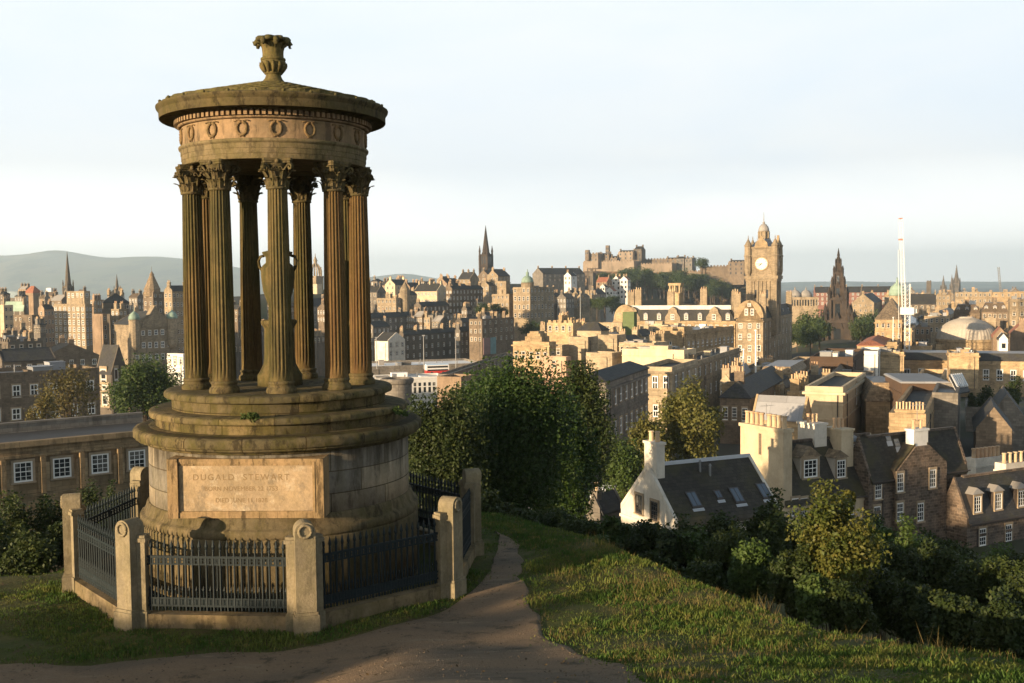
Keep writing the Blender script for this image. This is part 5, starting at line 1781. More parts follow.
for face in ('f', 's'):
    b = MB()
    n_ = -tw.dr if face == 'f' else -tw.dl
    c0 = np.array(tw.P(wl / 2, 0.2, 0) if face == 'f' else tw.P(0.2, wr / 2, 0))
    zc = zpx(761, 263.7, YB)
    tdir = np.array([-n_[1], n_[0], 0])
    def disc(bb, r, d0, d1, n=28, cz=zc):
        bb.poly([tuple(c0 + n_ * d0 + tdir * r * math.cos(a) + np.array([0, 0, cz + r * math.sin(a)])) for a in np.linspace(0, 2 * math.pi, n, endpoint=False)], n_ * (d1 - d0))
    disc(b, 2.75, -0.1, 0.25)
    rim = b.build('clock_rim', W['gold'], tower)
    b = MB()
    disc(b, 2.3, 0.1, 0.33)
    dial = b.build('clock_dial', plain('clock dial', (0.60, 0.57, 0.50), 0.5, 0.3, 0.1), rim)
    b = MB()
    def hand(angle, ln, wd, d):
        a = math.radians(90 - angle)
        dx, dz = math.cos(a), math.sin(a)
        # seen from outside, right is tdir
        q = lambda l, s: tuple(c0 + n_ * d + tdir * (dx * l - dz * s) + np.array([0, 0, zc + dz * l + dx * s]))
        b.poly([q(-0.3, -wd), q(ln, -wd * 0.5), q(ln, wd * 0.5), q(-0.3, wd)], n_ * 0.05)
    hand(268, 2.0, 0.12, 0.34)
    hand(232, 1.4, 0.17, 0.40)
    for i in range(12):
        a = math.radians(30 * i)
        q = lambda l, s: tuple(c0 + n_ * 0.336 + tdir * (math.sin(a) * l + math.cos(a) * s) + np.array([0, 0, zc + math.cos(a) * l - math.sin(a) * s]))
        b.poly([q(1.75, -0.07), q(2.1, -0.07), q(2.1, 0.07), q(1.75, 0.07)], n_ * 0.03)
    b.build('clock_hands', plain('clock hand paint', (0.03, 0.025, 0.02), 0.5), dial)
    b = MB()
    b.poly([tuple(c0 + n_ * -0.3 + tdir * u + np.array([0, 0, z246 + z])) for u, z in ((-2.6, -0.5), (2.6, -0.5), (2.2, 1.5), (1.0, 2.6), (0, 4.4), (-1.0, 2.6), (-2.2, 1.5))], n_ * 0.9)
    b.build('gablet', W['gold'], tower)
mu, mv = wl / 2, wr / 2
p_ = tw.P(mu, mv, 0)
zz = lambda y: zpx(763, y, YB)
b = MB()
b.lathe([(6.2, z246 - 0.2), (4.3, zz(243.5)), (3.2, zz(241)), (2.6, zz(238.5)), (2.8, zz(238))], p_, 8, a0=math.pi / 8 - tw.yaw)
b.build('tower_roof', RF['lead'], tower)
b = MB()
b.lathe([(2.5, zz(238.2)), (1.9, zz(237.5)), (1.9, zz(231.5)), (2.3, zz(231)), (2.25, zz(230.4))], p_, 8, a0=math.pi / 8 - tw.yaw)
for i in range(8):
    a = i * math.pi / 4 - tw.yaw + math.pi / 8
    b.cyl((p_[0] + 2.05 * math.cos(a), p_[1] + 2.05 * math.sin(a), zz(238)), (p_[0] + 2.05 * math.cos(a), p_[1] + 2.05 * math.sin(a), zz(231)), 0.32, n=6)
ln_ = b.build('lantern', W['tan'], tower)
b = MB()
b.cs = True
b.lathe([(2.2, zz(230.5)), (2.1, zz(228)), (1.7, zz(225.5)), (0.95, zz(223.2)), (0.5, zz(223)), (0.5, zz(221)), (0.2, zz(220.5)), (0.12, zz(216)), (0.07, zz(211))], p_, 12)
b.build('crown', RF['grey'], ln_)
for i in range(3):
    for zq in (z281 - 5, z281 - 12):
        win_at(tw, tower, 'f', wl * (0.3 + 0.2 * i), zq, 0.8, 3.2, 'plain')
        win_at(tw, tower, 's', wl * (0.3 + 0.2 * i), zq, 0.8, 3.2, 'plain')


# spired churches ------------------------------------------------------------
def spire(b, c, r, z0, z1, n=8):
    b.lathe([(r, z0), (r * 1.08, z0 + (z1 - z0) * 0.02), (r * 0.9, z0 + (z1 - z0) * 0.06), (r * 0.05, z1 - (z1 - z0) * 0.02), (r * 0.02, z1)], c, n, a0=math.pi / 8)


def church(label, x, ytip, yspire, ytower, halfpx, Y, mat='black', name='church_tower', pin=True, nave=None):
    hw = halfpx * Y / FPX
    c = at(x, ytower, Y)
    zb = tz(c[0], c[1]) - 1
    t = thing(name, label, 'church', (c[0], c[1], zb + 1))
    z0, z1, z2 = zpx(x, ytower, Y), zpx(x, yspire, Y), zpx(x, ytip, Y)
    q = Box(x - halfpx, x + halfpx * 0.62, x + halfpx, ytower, Y, OLD, wl=hw * 1.25, wr=hw * 1.25)
    s = q.wl
    b = MB()
    q.block(b, 0, s, 0, s, zb, z1)
    for u in (0.0, s):
        for v in (0.0, s):
            q.block(b, u - s * 0.09, u + s * 0.09, v - s * 0.09, v + s * 0.09, zb, z1 - s * 0.1)
    q.block(b, -s * 0.05, s * 1.05, -s * 0.05, s * 1.05, z0 + (z1 - z0) * 0.45, z0 + (z1 - z0) * 0.5)
    q.block(b, -s * 0.06, s * 1.06, -s * 0.06, s * 1.06, z1 - s * 0.1, z1)
    b.build('tower', W[mat], t)
    for f in ('f', 's'):
        for k in (0.33, 0.67):
            win_at(q, t, f, s * k, z0 + (z1 - z0) * 0.72, s * 0.16, (z1 - z0) * 0.34, 'plain', 0.03)
            if z1 - z0 > s:
                win_at(q, t, f, s * k, z0 + (z1 - z0) * 0.22, s * 0.14, (z1 - z0) * 0.3, 'plain', 0.03)
    b = MB()
    ce = q.P(s / 2, s / 2, 0)
    spire(b, ce, s * 0.48, z1, z2)
    b.build('spire', W[mat], t)
    if pin:
        for u in (0.0, s):
            for v in (0.0, s):
                b = MB()
                pc_ = q.P(u, v, 0)
                b.lathe([(s * 0.10, z1 - s * 0.3), (s * 0.10, z1 + s * 0.25), (s * 0.125, z1 + s * 0.28), (s * 0.02, z1 + s * 0.95)], pc_, 6)
                b.build('pinnacle', W[mat], t)
    if nave:
        b = MB()
        h = z0
        q.block(b, -s * 0.3, s * 1.3, s * 1.0, s * 4, zb, h)
        b.poly([q.P(-s * 0.35, s * 1.0, h), q.P(s * 1.35, s * 1.0, h), q.P(s * 0.5, s * 1.0, h + s * 0.8)], q.dr * s * 3)
        b.build('nave', W[mat], t)
    return t


church('tall black gothic church with a needle spire on the old town skyline', 483, 225, 254, 276, 7.2, 957, nave=True)
church('dark church steeple at the left, standing behind the pale office block', 64.5, 251, 286, 304, 5.4, 545, 'dark')
church('small distant steeple between the dark steeple and the conical roof', 115, 274, 289, 297, 3.2, 700, 'dark')
church('tallest of the three far cathedral spires on the right skyline', 956, 264.5, 283, 294, 4.6, 2020, 'dark', nave=True)
church('middle one of the three far cathedral spires, touching the tallest', 951.5, 274, 287, 294, 2.6, 1990, 'dark')
church('left one of the three far cathedral spires, standing apart', 943, 275, 289, 295, 3.6, 2035, 'dark')
church('thin distant steeple above the red sandstone row', 861, 284, 296, 304, 2.2, 900, 'dark')
church('pair tower of the hall on the wooded mound, dark and square', 590, 268, 273, 300, 4.6, 830, 'dark', nave=True)
# square topped tower on the far right
b_ = B('far square tower with an open top on the right skyline', 926.5, 931, 934, 281, 297, 1300, 'flat', 'dark', crenel=True, yaw=NEW)
# openwork crown steeple
c = at(313.5, 277, 740)
t = thing('crown_steeple', 'openwork stone crown steeple seen between the right hand columns', 'church', (c[0], c[1], tz(c[0], c[1])))
q = Box(308, 316, 319, 276, 738, OLD)
b = MB()
q.block(b, 0, q.wl, 0, q.wl, q.zb, q.zt)
q.block(b, -0.3, q.wl + 0.3, -0.3, q.wl + 0.3, q.zt - 1, q.zt)
b.build('tower', W['tan'], t)
ce = Vector(q.P(q.wl / 2, q.wl / 2, q.zt))
ztip = zpx(313, 253, 738)
for i in range(8):
    a = i * math.pi / 4 + 0.4
    r0 = q.wl * (0.62 if i % 2 else 0.5)
    b = MB()
    hgt = (ztip - q.zt) * 0.55
    b.tube([ce + Vector((math.cos(a) * r0 * math.cos(k), math.sin(a) * r0 * math.cos(k), hgt * math.sin(k))) for k in np.linspace(0, math.pi / 2 - 0.05, 8)], 0.5, 5)
    p_ = ce + Vector((math.cos(a) * r0, math.sin(a) * r0, 0))
    b.lathe([(0.6, -1), (0.55, 3.5), (0.05, 6.5)], p_, 5)
    b.build('flying_rib', W['tan'], t)
b = MB()
b.lathe([(1.1, hgt - 0.8), (1.2, hgt + 1.6), (1.5, hgt + 1.8), (0.3, hgt + 5), (0.1, ztip - q.zt)], ce, 8)
b.build('finial', W['tan'], t)

# the dark gothic monument ----------------------------------------------------
YS = 645
c = at(838, 345, YS)
t = thing('gothic_monument', 'tall dark gothic monument tapering in tiers to a pinnacle, among trees', 'monument', (c[0], c[1], -38))
q0 = Box(826, 845, 851, 345, YS, NEW)
s = 15.0
ce = np.array([c[0], c[1], 0])
q0.P0 = ce - q0.dl * s / 2 - q0.dr * s / 2


def tier(s, z0, z1, name, pin, arch=True, taper=1.0):
    q0.P0 = ce - q0.dl * s / 2 - q0.dr * s / 2
    b = MB()
    frustum(b, q0, s * 0.14, s * 0.86, s * 0.14, s * 0.86, z0, z1, taper)
    for u in (s * 0.09, s * 0.91):
        for v in (s * 0.09, s * 0.91):
            q0.block(b, u - s * 0.1, u + s * 0.1, v - s * 0.1, v + s * 0.1, z0, z1 - (z1 - z0) * 0.12)
    q0.block(b, s * 0.03, s * 0.97, s * 0.03, s * 0.97, z1 - (z1 - z0) * 0.14, z1 - (z1 - z0) * 0.05)
    o = b.build(name, W['black'], t)
    for u in (s * 0.06, s * 0.94):
        for v in (s * 0.06, s * 0.94):
            b = MB()
            b.lathe([(s * 0.09, z1 - (z1 - z0) * 0.15), (s * 0.085, z1 + pin * 0.3), (s * 0.11, z1 + pin * 0.33), (s * 0.01, z1 + pin)], q0.P(u, v, 0), 6)
            b.build('pinnacle', W['black'], o)
    for f in ('f', 's'):
        q0.wl = q0.wr = s
        if arch:
            win_at(q0, o, f, s * 0.5, z0 + (z1 - z0) * 0.42, s * 0.26, (z1 - z0) * 0.66, 'plain', -s * 0.135)
        # crocketed gable over the opening
        b = MB()
        dn_ = q0.dr if f == 'f' else q0.dl
        PP = (lambda k, z: q0.P(k, s * 0.10, z)) if f == 'f' else (lambda k, z: q0.P(s * 0.10, k, z))
        b.poly([PP(s * 0.27, z0 + (z1 - z0) * 0.7), PP(s * 0.73, z0 + (z1 - z0) * 0.7), PP(s * 0.5, z1 + pin * 0.4)], dn_ * s * 0.06)
        b.build('gable', W['black'], o)
    return o


zs = lambda y: zpx(838, y, YS)
tier(15.5, -42, zs(318), 'base_arches', 9)
for i in range(4):
    a = math.radians(45 + 90 * i) - q0.yaw
    b = MB()
    pz_ = ce + np.array([math.cos(a), math.sin(a), 0]) * 12.5
    b.lathe([(1.6, -42), (1.6, zs(326)), (2.0, zs(325.5)), (1.5, zs(322)), (0.1, zs(309))], tuple(pz_), 6)
    b.tube([tuple(pz_ + np.array([0, 0, zs(330)])), tuple(ce + (pz_ - ce) * 0.8 + np.array([0, 0, zs(323)])), tuple(ce + (pz_ - ce) * 0.55 + np.array([0, 0, zs(318)]))], 0.9, 5)
    b.build('buttress', W['black'], t)
tier(11.0, zs(319), zs(297), 'second_tier', 6)
tier(7.6, zs(298), zs(284), 'third_tier', 5)
tier(5.6, zs(285), zs(272), 'fourth_tier', 4)
tier(3.4, zs(273), zs(263), 'fifth_tier', 3, False)
b = MB()
b.lathe([(1.5, zs(264)), (1.2, zs(261)), (1.5, zs(260.5)), (0.7, zs(256)), (0.9, zs(255.6)), (0.1, zs(248))], tuple(ce), 8)
b.build('spire', W['black'], t)

# castle -----------------------------------------------------------------------
YC = 1240
c = at(640, 272, YC)
castle = thing('castle', 'long stone castle with battlements and towers crowning the wooded rock', 'castle', (c[0], c[1], c[2]))
CASTLE = [  # name, xl, xc, xr, yt, yb, Y, wall, crenel, roof height
    ('curtain_wall', 583, 634, 640, 261, 276, 1225, 'castle', True, 0),
    ('palace_block', 585, 598, 603, 253.5, 264, 1240, 'castle', True, 0), ('turret', 585, 588.5, 590, 251, 256, 1241, 'brown', True, 0),
    ('hall_range', 598, 609, 613, 255, 264, 1245, 'brown', True, 2.5), ('flag_tower', 605.5, 608.7, 610, 246.5, 256, 1250, 'brown', True, 0),
    ('barrack_block', 610, 617, 620, 258, 266, 1240, 'brown', True, 2.5), ('tall_hall', 618, 633, 637, 252, 266, 1236, 'castle', True, 2.5),
    ('great_tower', 634, 641.5, 645.5, 249, 268, 1238, 'dark', False, 3.5), ('half_moon_wall', 634, 672, 680, 263.5, 276, 1215, 'castle', True, 0),
    ('upper_range', 644, 668, 673, 259, 268, 1240, 'brown', True, 0), ('hospital_block', 665, 676, 680, 259, 268, 1232, 'brown', True, 2.0),
    ('gable_block', 676, 684, 687, 258.5, 272, 1225, 'grey', False, 2.5), ('long_block', 685, 692, 696, 258.5, 272, 1222, 'grey', True, 1.5),
    ('outer_wall', 676, 722, 730, 271, 282, 1170, 'brown', True, 0), ('battery_wall', 700, 732, 741, 266, 284, 1150, 'brown', True, 0), ('gate_block', 728, 744, 749, 262, 280, 1140, 'brown', True, 2.5)]
for nm, xl, xc, xr, yt, yb, Y, wa, cr_, rh in CASTLE:
    q = Box(xl, xc, xr, yt, Y, 28, zb=zpx(xc, yb, Y) - 5)
    b = MB()
    q.block(b, 0, q.wl, 0, q.wr, q.zb, q.zt)
    if cr_:
        for ln, f in ((q.wl, 0), (q.wr, 1)):
            k = max(2, int(ln / 3.4))
            for i in range(k):
                m = (i + 0.5) * ln / k
                if f == 0:
                    q.block(b, m - 0.9, m + 0.9, 0.003, 0.8, q.zt - 0.01, q.zt + 1.3)
                else:
                    q.block(b, 0.004, 0.8, m - 0.9, m + 0.9, q.zt - 0.01, q.zt + 1.32)
    o = b.build(nm, W[wa], castle)
    if rh:
        b = MB()
        b.poly([q.P(0.5, 0.9, q.zt + 0.003), q.P(0.5, q.wr - 0.9, q.zt + 0.003), q.P(0.5, q.wr / 2, q.zt + rh)], q.dl * (q.wl - 1))
        b.build('roof', RF['slate'], o)
        for u in (0.8, q.wl - 0.8):
            chimney(q, o, u, q.wr / 2, 1.3, 2.0, q.zt, q.zt + rh + 1.6, W['brown'], 0)
    if nm not in ('curtain_wall', 'half_moon_wall', 'outer_wall', 'battery_wall'):
        q_rows = max(1, int((q.zt - zpx(xc, yb, Y)) / 5))
        for i in range(min(q_rows, 3)):
            for j in range(max(2, int(q.wl / 5))):
                win_at(q, o, 'f', (j + 0.5) * q.wl / max(2, int(q.wl / 5)), q.zt - 2.4 - 4.6 * i, 1.5, 2.3, 'plain')
c_o = castle
# the rock under it
g = Mat('crag rock', 0.95, 0.1)
p = g.pos()
cc = g.mix(g.ramp(g.noise(p, 0.06, 6, 0.7, (1, 1, 0.5)), 0.4, 0.62), (0.20, 0.135, 0.085), (0.11, 0.08, 0.055))
cc = g.mix(g.ramp(g.noise(p, 0.045, 5), 0.56, 0.68), cc, (0.05, 0.06, 0.022))
g.bump(g.noise(p, 0.2, 6, 0.7), 0.9, 1.5)
ROCK = g.base(cc)
nu, nv_ = 90, 22
V = []
r = np.random.default_rng(4)
for i in range(nu):
    x = 574 + (760 - 574) * i / (nu - 1)
    yt = np.interp(x, [574, 584, 640, 680, 700, 740, 760], [284, 271, 272, 273, 276, 279, 286])
    yb = np.interp(x, [574, 640, 760], [300, 304, 312])
    for j in range(nv_):
        tt = j / (nv_ - 1)
        Y = 1228 - 40 * tt - (x - 640) * 0.55 * (x > 640)
        y = yt + (yb - yt) * tt
        q = at(x, y, Y)
        V.append((q[0], q[1] - 7 * math.sin(i * 0.55 + 3 * math.sin(j * 0.5 + i * 0.13)) - r.uniform(0, 3), q[2]))
V = np.array(V)
ii = np.arange(nu - 1)[:, None] * nv_ + np.arange(nv_ - 1)[None]
ro = bpy.data.objects.new('crag', npmesh('crag', V, np.stack([ii, ii + 1, ii + nv_ + 1, ii + nv_], -1).reshape(-1, 4), ROCK))
col.objects.link(ro)
ro['kind'] = 'structure'
# red and white houses below the castle
for lab, xl, xc, xr, yt, yb, Y, ro_, wa, rm in (
        ('white harled house with a red tiled gable below the castle', 611, 621, 625, 281, 300, 880, 'gf', 'white', 'red'),
        ('tall white house with a bay, rightmost of the red roofed houses below the castle', 620, 627.5, 630.5, 280, 300, 874, 'gf', 'white', 'red'),
        ('red roofed house in front of the dark hall towers', 596, 607, 612, 282, 300, 870, 'gs', 'orange', 'red'),
        ('narrow white harled tower house left of the white gables', 600, 605, 608, 287, 308, 860, 'gf', 'white', 'slate'),
        ('low white house under trees right of the dark hall', 606, 613, 617, 291, 306, 850, 'gf', 'white', 'red')):
    B(lab, xl, xc, xr, yt, yb, Y, ro_, wa, wf=2, ws=2, rmat=rm, chim=2, kind='plain', ww=1.5, wh=2, sp=4)
# ribbed dome of the register house
c = at(966.5, 338, 366)
t = RH.t
p_ = (c[0], c[1], 0)
R = 28.5 * 366 / FPX
zz = lambda y: zpx(966.5, y, 366)
b = MB()
b.lathe([(R * 1.02, zz(356)), (R * 1.02, zz(348)), (R * 1.05, zz(347.5)), (R, zz(347)), (R, zz(341.5)), (R * 1.03, zz(341)), (R * 1.03, zz(338.8)), (R * 0.99, zz(338.4))], p_, 48)
o = b.build('dome_drum', W['gold'], t)
b = MB()
n = 96
pr = [(R * 0.99, zz(338.5))] + [(R * math.cos(a) * 0.985, zz(338.5) + (zz(317.5) - zz(338.5)) * math.sin(a)) for a in np.linspace(0.08, 1.25, 9)] + [(R * 0.24, zz(317.6)), (R * 0.23, zz(316.8)), (R * 0.1, zz(316.5))]
b.lathe(pr, p_, n, rf=lambda a, z, k: 1 + (0.012 if int(a / (2 * math.pi) * n + 0.5) % 2 else 0))
b.build('dome', stone('ribbed lead dome', (0.36, 0.31, 0.25), (0.30, 0.26, 0.21), stain=0.35, stain_c=(0.18, 0.15, 0.11), nscale=0.3), o)
b = B('square golden base block under the ribbed dome', 936, 985, 1002, 345, 356, 358, 'flat', 'gold', yaw=20, zb=-34)
# green domed turret behind the stepped building
c = at(897, 296, 420)
t = thing('domed_turret', 'small green copper dome on a stone drum behind the white crane', 'turret', (c[0], c[1], -30))
b = MB()
b.lathe([(3.0, -34), (3.0, c[2]), (3.3, c[2] + 0.2)], (c[0], c[1], 0), 12)
o = b.build('drum', W['tan'], t)
b = MB()
b.cs = True
b.lathe([(3.2, c[2] + 0.1), (3.1, c[2] + 1.8), (2.4, c[2] + 3.6), (1.0, c[2] + 4.8), (0.5, c[2] + 5.2), (0.1, c[2] + 7.5)], (c[0], c[1], 0), 12)
b.build('dome', RF['green'], o)
# two low domes by the pale gallery
for x, lab in ((795, 'left low grey dome of the pale gallery'), (806, 'right low grey dome of the pale gallery')):
    c = at(x, 297, 775)
    t = thing('domed_pavilion', lab, 'building', (c[0], c[1], -36))
    b = MB()
    b.lathe([(4.6, -36), (4.6, c[2])], (c[0], c[1], 0), 16)
    o = b.build('drum', W['tan'], t)
    b = MB()
    b.cs = True
    b.lathe([(4.7, c[2]), (4.3, c[2] + 2.2), (2.8, c[2] + 4.2), (0.8, c[2] + 5.2), (0.1, c[2] + 7.5)], (c[0], c[1], 0), 16)
    b.build('dome', RF['grey'], o)
# netted scaffold tower
b_ = B('scaffold tower wrapped in green netting among the roofs', 622.5, 634, 637, 312, 336, 300, 'flat', 'pale', yaw=NEW, rmat='green')
for ch in b_.t.children:
    ch.data.materials.clear()
    ch.data.materials.append(plain('green netting', (0.11, 0.14, 0.065), 0.9, 0.1, 0.35, 0.8))


# crane --------------------------------------------------------------------------
def lattice(b, p, q, w_, nseg, r):
    p, q = Vector(p), Vector(q)
    d = (q - p).normalized()
    a = d.cross(Vector((0.2, 1, 0.1))).normalized()
    c_ = d.cross(a)
    cor = [a * sx * w_ / 2 + c_ * sy * w_ / 2 for sx, sy in ((-1, -1), (1, -1), (1, 1), (-1, 1))]
    for k in cor:
        b.cyl(p + k, q + k, r, n=4)
    for i in range(nseg):
        s0, s1 = p + (q - p) * (i / nseg), p + (q - p) * ((i + 1) / nseg)
        for j in range(4):
            b.cyl(s0 + cor[j], s1 + cor[(j + 1) % 4], r * 0.7, n=3)


YK = 330
t = thing('tower_crane', 'white lattice tower crane with its jib raised almost upright', 'crane', tuple(at(906, 340, YK)))
b = MB()
lattice(b, at(907, 352, YK), at(907.5, 284, YK), 1.4, 16, 0.085)
b.build('mast', PALEMETAL, t)
b = MB()
lattice(b, at(904, 312, YK), at(900.6, 219, YK), 1.0, 30, 0.07)
b.build('jib', PALEMETAL, t)
b = MB()
b.box(tuple(at(907, 311, YK)), (3.2, 3.0, 2.2))
b.box(tuple(at(911, 311, YK)), (3.0, 1.6, 1.2))
cabm = b.build('cab', PALEMETAL, t)
b = MB()
b.box(tuple(at(900.8, 239.5, YK)), (1.1, 1.1, 0.5))
b.box(tuple(at(900.6, 218.6, YK)), (1.0, 1.0, 0.35))
b.build('warning_light_box', plain('red paint', (0.40, 0.20, 0.16), 0.5), t)
b = MB()
b.cyl(at(898.8, 345, YK), at(898.3, 250, YK), 0.06, n=5)
b.build('hoist_rope', PALEMETAL, t)
t = thing('tower_crane', 'thin far crane jib rising over the right edge of the skyline', 'crane', tuple(at(1001, 295, 1200)))
b = MB()
lattice(b, at(1001, 296, 1200), at(998.5, 267, 1200), 1.6, 12, 0.2)
b.build('jib', METAL, t)


def pole(label, x, y0, y1, Y, r, mat, name='flagpole', cat='flagpole', top=None):
    p0, p1 = at(x, y1, Y), at(x, y0, Y)
    z0 = min(p0[2], p1[2])
    t = thing(name, label, cat, (p0[0], p0[1], z0))
    b = MB()
    b.cyl((p0[0], p0[1], z0), (p0[0], p0[1], p1[2]), r, r * 0.6, 8)
    b.build('pole', mat, t)
    b = MB()
    if top == 'lamp':
        b.box((p0[0], p0[1], p1[2] + 0.15), (0.9, 0.5, 0.35))
        b.build('lamp_head', METAL, t)
    else:
        b.lathe([(0.02, -0.05), (r * 1.4, 0.05), (r * 1.4, 0.25), (0.02, 0.36)], (p0[0], p0[1], p1[2]), 8)
        b.build('ball', mat, t)


pole('tall white flagpole on the flat roofs, right one of two', 755.7, 331, 374, 236, 0.2, PALEMETAL)
pole('short white flagpole on the flat roofs, left one of two', 743.5, 350, 371, 238, 0.2, PALEMETAL)
pole('pale flagpole standing before the wooded slope left of the castle', 580.5, 288, 322, 420, 0.17, METAL)
pole('white flagpole on the golden terrace left of the crane mast', 893, 318, 348, 320, 0.16, PALEMETAL)
pole('dark street lamp on the bridge right of the monument, beside the station shed', 424, 336, 369, 330, 0.15, METAL, 'street_lamp', 'street lamp', 'lamp')
pole('dark street lamp on the bridge, nearest the monument column', 377, 338, 369, 330, 0.15, METAL, 'street_lamp', 'street lamp', 'lamp')
pole('dark street lamp on the bridge, right of the bus', 456, 338, 369, 335, 0.15, METAL, 'street_lamp', 'street lamp', 'lamp')

# red and white double decker bus on the bridge
q = Box(424, 426.5, 449, 364.5, 318, 72, wl=2.6, zb=zpx(430, 375, 318))
bus = thing('double_decker_bus', 'red and white double decker bus with a pale blue roof on the bridge', 'bus', q.P(0, 0, q.zb))
b = MB()
q.block(b, 0, q.wl, 0, q.wr, q.zb + 0.4, q.zb + 1.35)
b.build('lower_body', plain('bus red', (0.42, 0.03, 0.025), 0.35, 0.5, 0.05), bus)
b = MB()
q.block(b, 0, q.wl, 0, q.wr, q.zb + 1.352, q.zt - 0.3)
b.build('upper_body', plain('bus white', (0.62, 0.60, 0.58), 0.35, 0.5, 0.05), bus)
b = MB()
q.block(b, 0.1, q.wl - 0.1, 0.1, q.wr - 0.1, q.zt - 0.3, q.zt)
b.build('roof', plain('bus roof', (0.35, 0.46, 0.60), 0.35, 0.5, 0.05), bus)
for z0, z1 in ((q.zb + 1.15, q.zb + 1.6), (q.zb + 2.05, q.zb + 2.6)):
    b = MB()
    q.block(b, -0.02, q.wl + 0.02, 0.3, q.wr - 0.3, z0, z1)
    b.build('window_band', GLASS, bus)
for v in (1.6, q.wr - 1.8):
    b = MB()
    m_ = Vector(q.P(0, v, q.zb + 0.45))
    b.cyl(m_ + Vector(-q.dl) * 0.03, m_ + Vector(q.dl) * 0.3, 0.45, n=14)
    b.build('wheel', plain('tyre', (0.02, 0.02, 0.02), 0.9), bus)

# the round mausoleum right behind the monument
c = at(397, 378, 128)
t = thing('mausoleum', 'round stone mausoleum drum with a moulded rim, just right of the monument', 'mausoleum', (c[0], c[1], -38))
b = MB()
R = 14.5 * 128 / FPX
b.lathe([(R * 1.02, -40), (R * 1.02, c[2] - 0.7), (R * 1.1, c[2] - 0.6), (R * 1.16, c[2] - 0.35), (R * 1.16, c[2] - 0.1), (R * 1.05, c[2]), (R * 0.86, c[2]), (R * 0.86, c[2] - 0.6)], (c[0], c[1], 0), 40)
b.build('drum', W['grey'], t)
b = MB()
b.lathe([(R * 1.045, c[2] - 2.1), (R * 1.05, c[2] - 2.0), (R * 1.045, c[2] - 1.9)], (c[0], c[1], 0), 40, caps=False)
b.build('band', W['grey'], t)

# ------------------------------------------------------------------ hills
HILL = [('hills', 12000, 2600, [(-900, 262), (-420, 262), (-120, 258), (-40, 256), (0, 255.5), (20, 254.5), (37, 252.5), (45, 250), (55, 249.5), (70, 251), (85, 254.5), (110, 258), (130, 256.5), (150, 256), (170, 257), (190, 259.5), (220, 264), (260, 271), (300, 276), (340, 278), (375, 276.5), (405, 272.5), (430, 277), (470, 283), (520, 287)]),
        ('hills', 12500, 2200, [(560, 288), (640, 285), (700, 283.5), (760, 283), (800, 281.5), (850, 281), (900, 282), (950, 281), (1000, 281.5), (1060, 281), (1200, 280), (1500, 278)])]
g = Mat('hill heath', 0.95, 0.05)
p = g.pos()
cc = g.mix(g.ramp(g.noise(p, 0.0012, 6), 0.4, 0.6), (0.11, 0.125, 0.06), (0.16, 0.145, 0.085))
HM = g.base(g.mix(g.ramp(g.noise(p, 0.003, 6, 0.7, (1, 0.4, 1)), 0.5, 0.58), cc, (0.03, 0.045, 0.02)))
for nm, YH, dep, pts in HILL:
    px_ = np.linspace(pts[0][0], pts[-1][0], 160)
    py_ = np.interp(px_, [a[0] for a in pts], [a[1] for a in pts])
    py_ = np.convolve(np.pad(py_, 1, 'edge'), np.ones(3) / 3, 'valid')
    n2 = 25
    V = np.zeros((160, n2, 3))
    rr = np.random.default_rng(8)
    for i in range(160):
        top = at(px_[i], py_[i], YH)
        for j in range(n2):
            tt = j / (n2 - 1)
            Y = YH - dep + 2 * dep * tt
            prof = max(0.0, 1 - abs(tt - 0.5) * 2) ** 0.8
            wv = 1 + 0.12 * math.sin(i * 0.21 + j * 0.6) * (1 - prof)
            V[i, j] = (top[0] * (1 + (Y - YH) / YH * 0.3), Y, -62 + (top[2] + 62) * prof * wv - 3)
    ii = np.arange(159)[:, None] * n2 + np.arange(n2 - 1)[None]
    o = bpy.data.objects.new(nm, npmesh(nm, V.reshape(-1, 3), np.stack([ii, ii + n2, ii + n2 + 1, ii + 1], -1).reshape(-1, 4), HM, True))
    col.objects.link(o)
    o['kind'] = 'structure'
# ------------------------------------------------------------------ the street and the near houses below the hill
def strip(name, pts, half, lift, mat, off=0.0):
    P_ = resample(pts, 60)
    d = np.gradient(P_, axis=0)
    d /= np.hypot(d[:, 0], d[:, 1])[:, None]
    nrm = np.stack([d[:, 1], -d[:, 0]], 1)
    rows = []
    for k in np.linspace(-1, 1, 5):
        q = P_ + nrm * (off + k * half)
        rows.append(np.stack([q[:, 0], q[:, 1], np.maximum(th(q[:, 0], q[:, 1]), -26) * 0 - 24.6 + lift], 1))
    V = np.stack(rows, 1).reshape(-1, 3)
    ii = np.arange(59)[:, None] * 5 + np.arange(4)[None]
    o = bpy.data.objects.new(name, npmesh(name, V, np.stack([ii, ii + 1, ii + 6, ii + 5], -1).reshape(-1, 4)[:, ::-1], mat))
    col.objects.link(o)
    o['kind'] = 'structure'


g = Mat('asphalt', 0.9, 0.2)
ASPH = g.base(g.val((0.055, 0.054, 0.055), 0.7, 1.3, g.noise(g.pos(), 0.8, 6)))
SLAB = stone('paving', (0.17, 0.155, 0.135), stain=0.2)
ST = [(2, 104), (8.8, 121), (12.7, 136), (19.8, 172), (33, 225), (48, 265)]
strip('road', ST, 4.6, 0.0, ASPH)
strip('pavement', ST, 1.4, 0.13, SLAB, 6.05)
strip('pavement', ST, 1.4, 0.13, SLAB, -6.05)


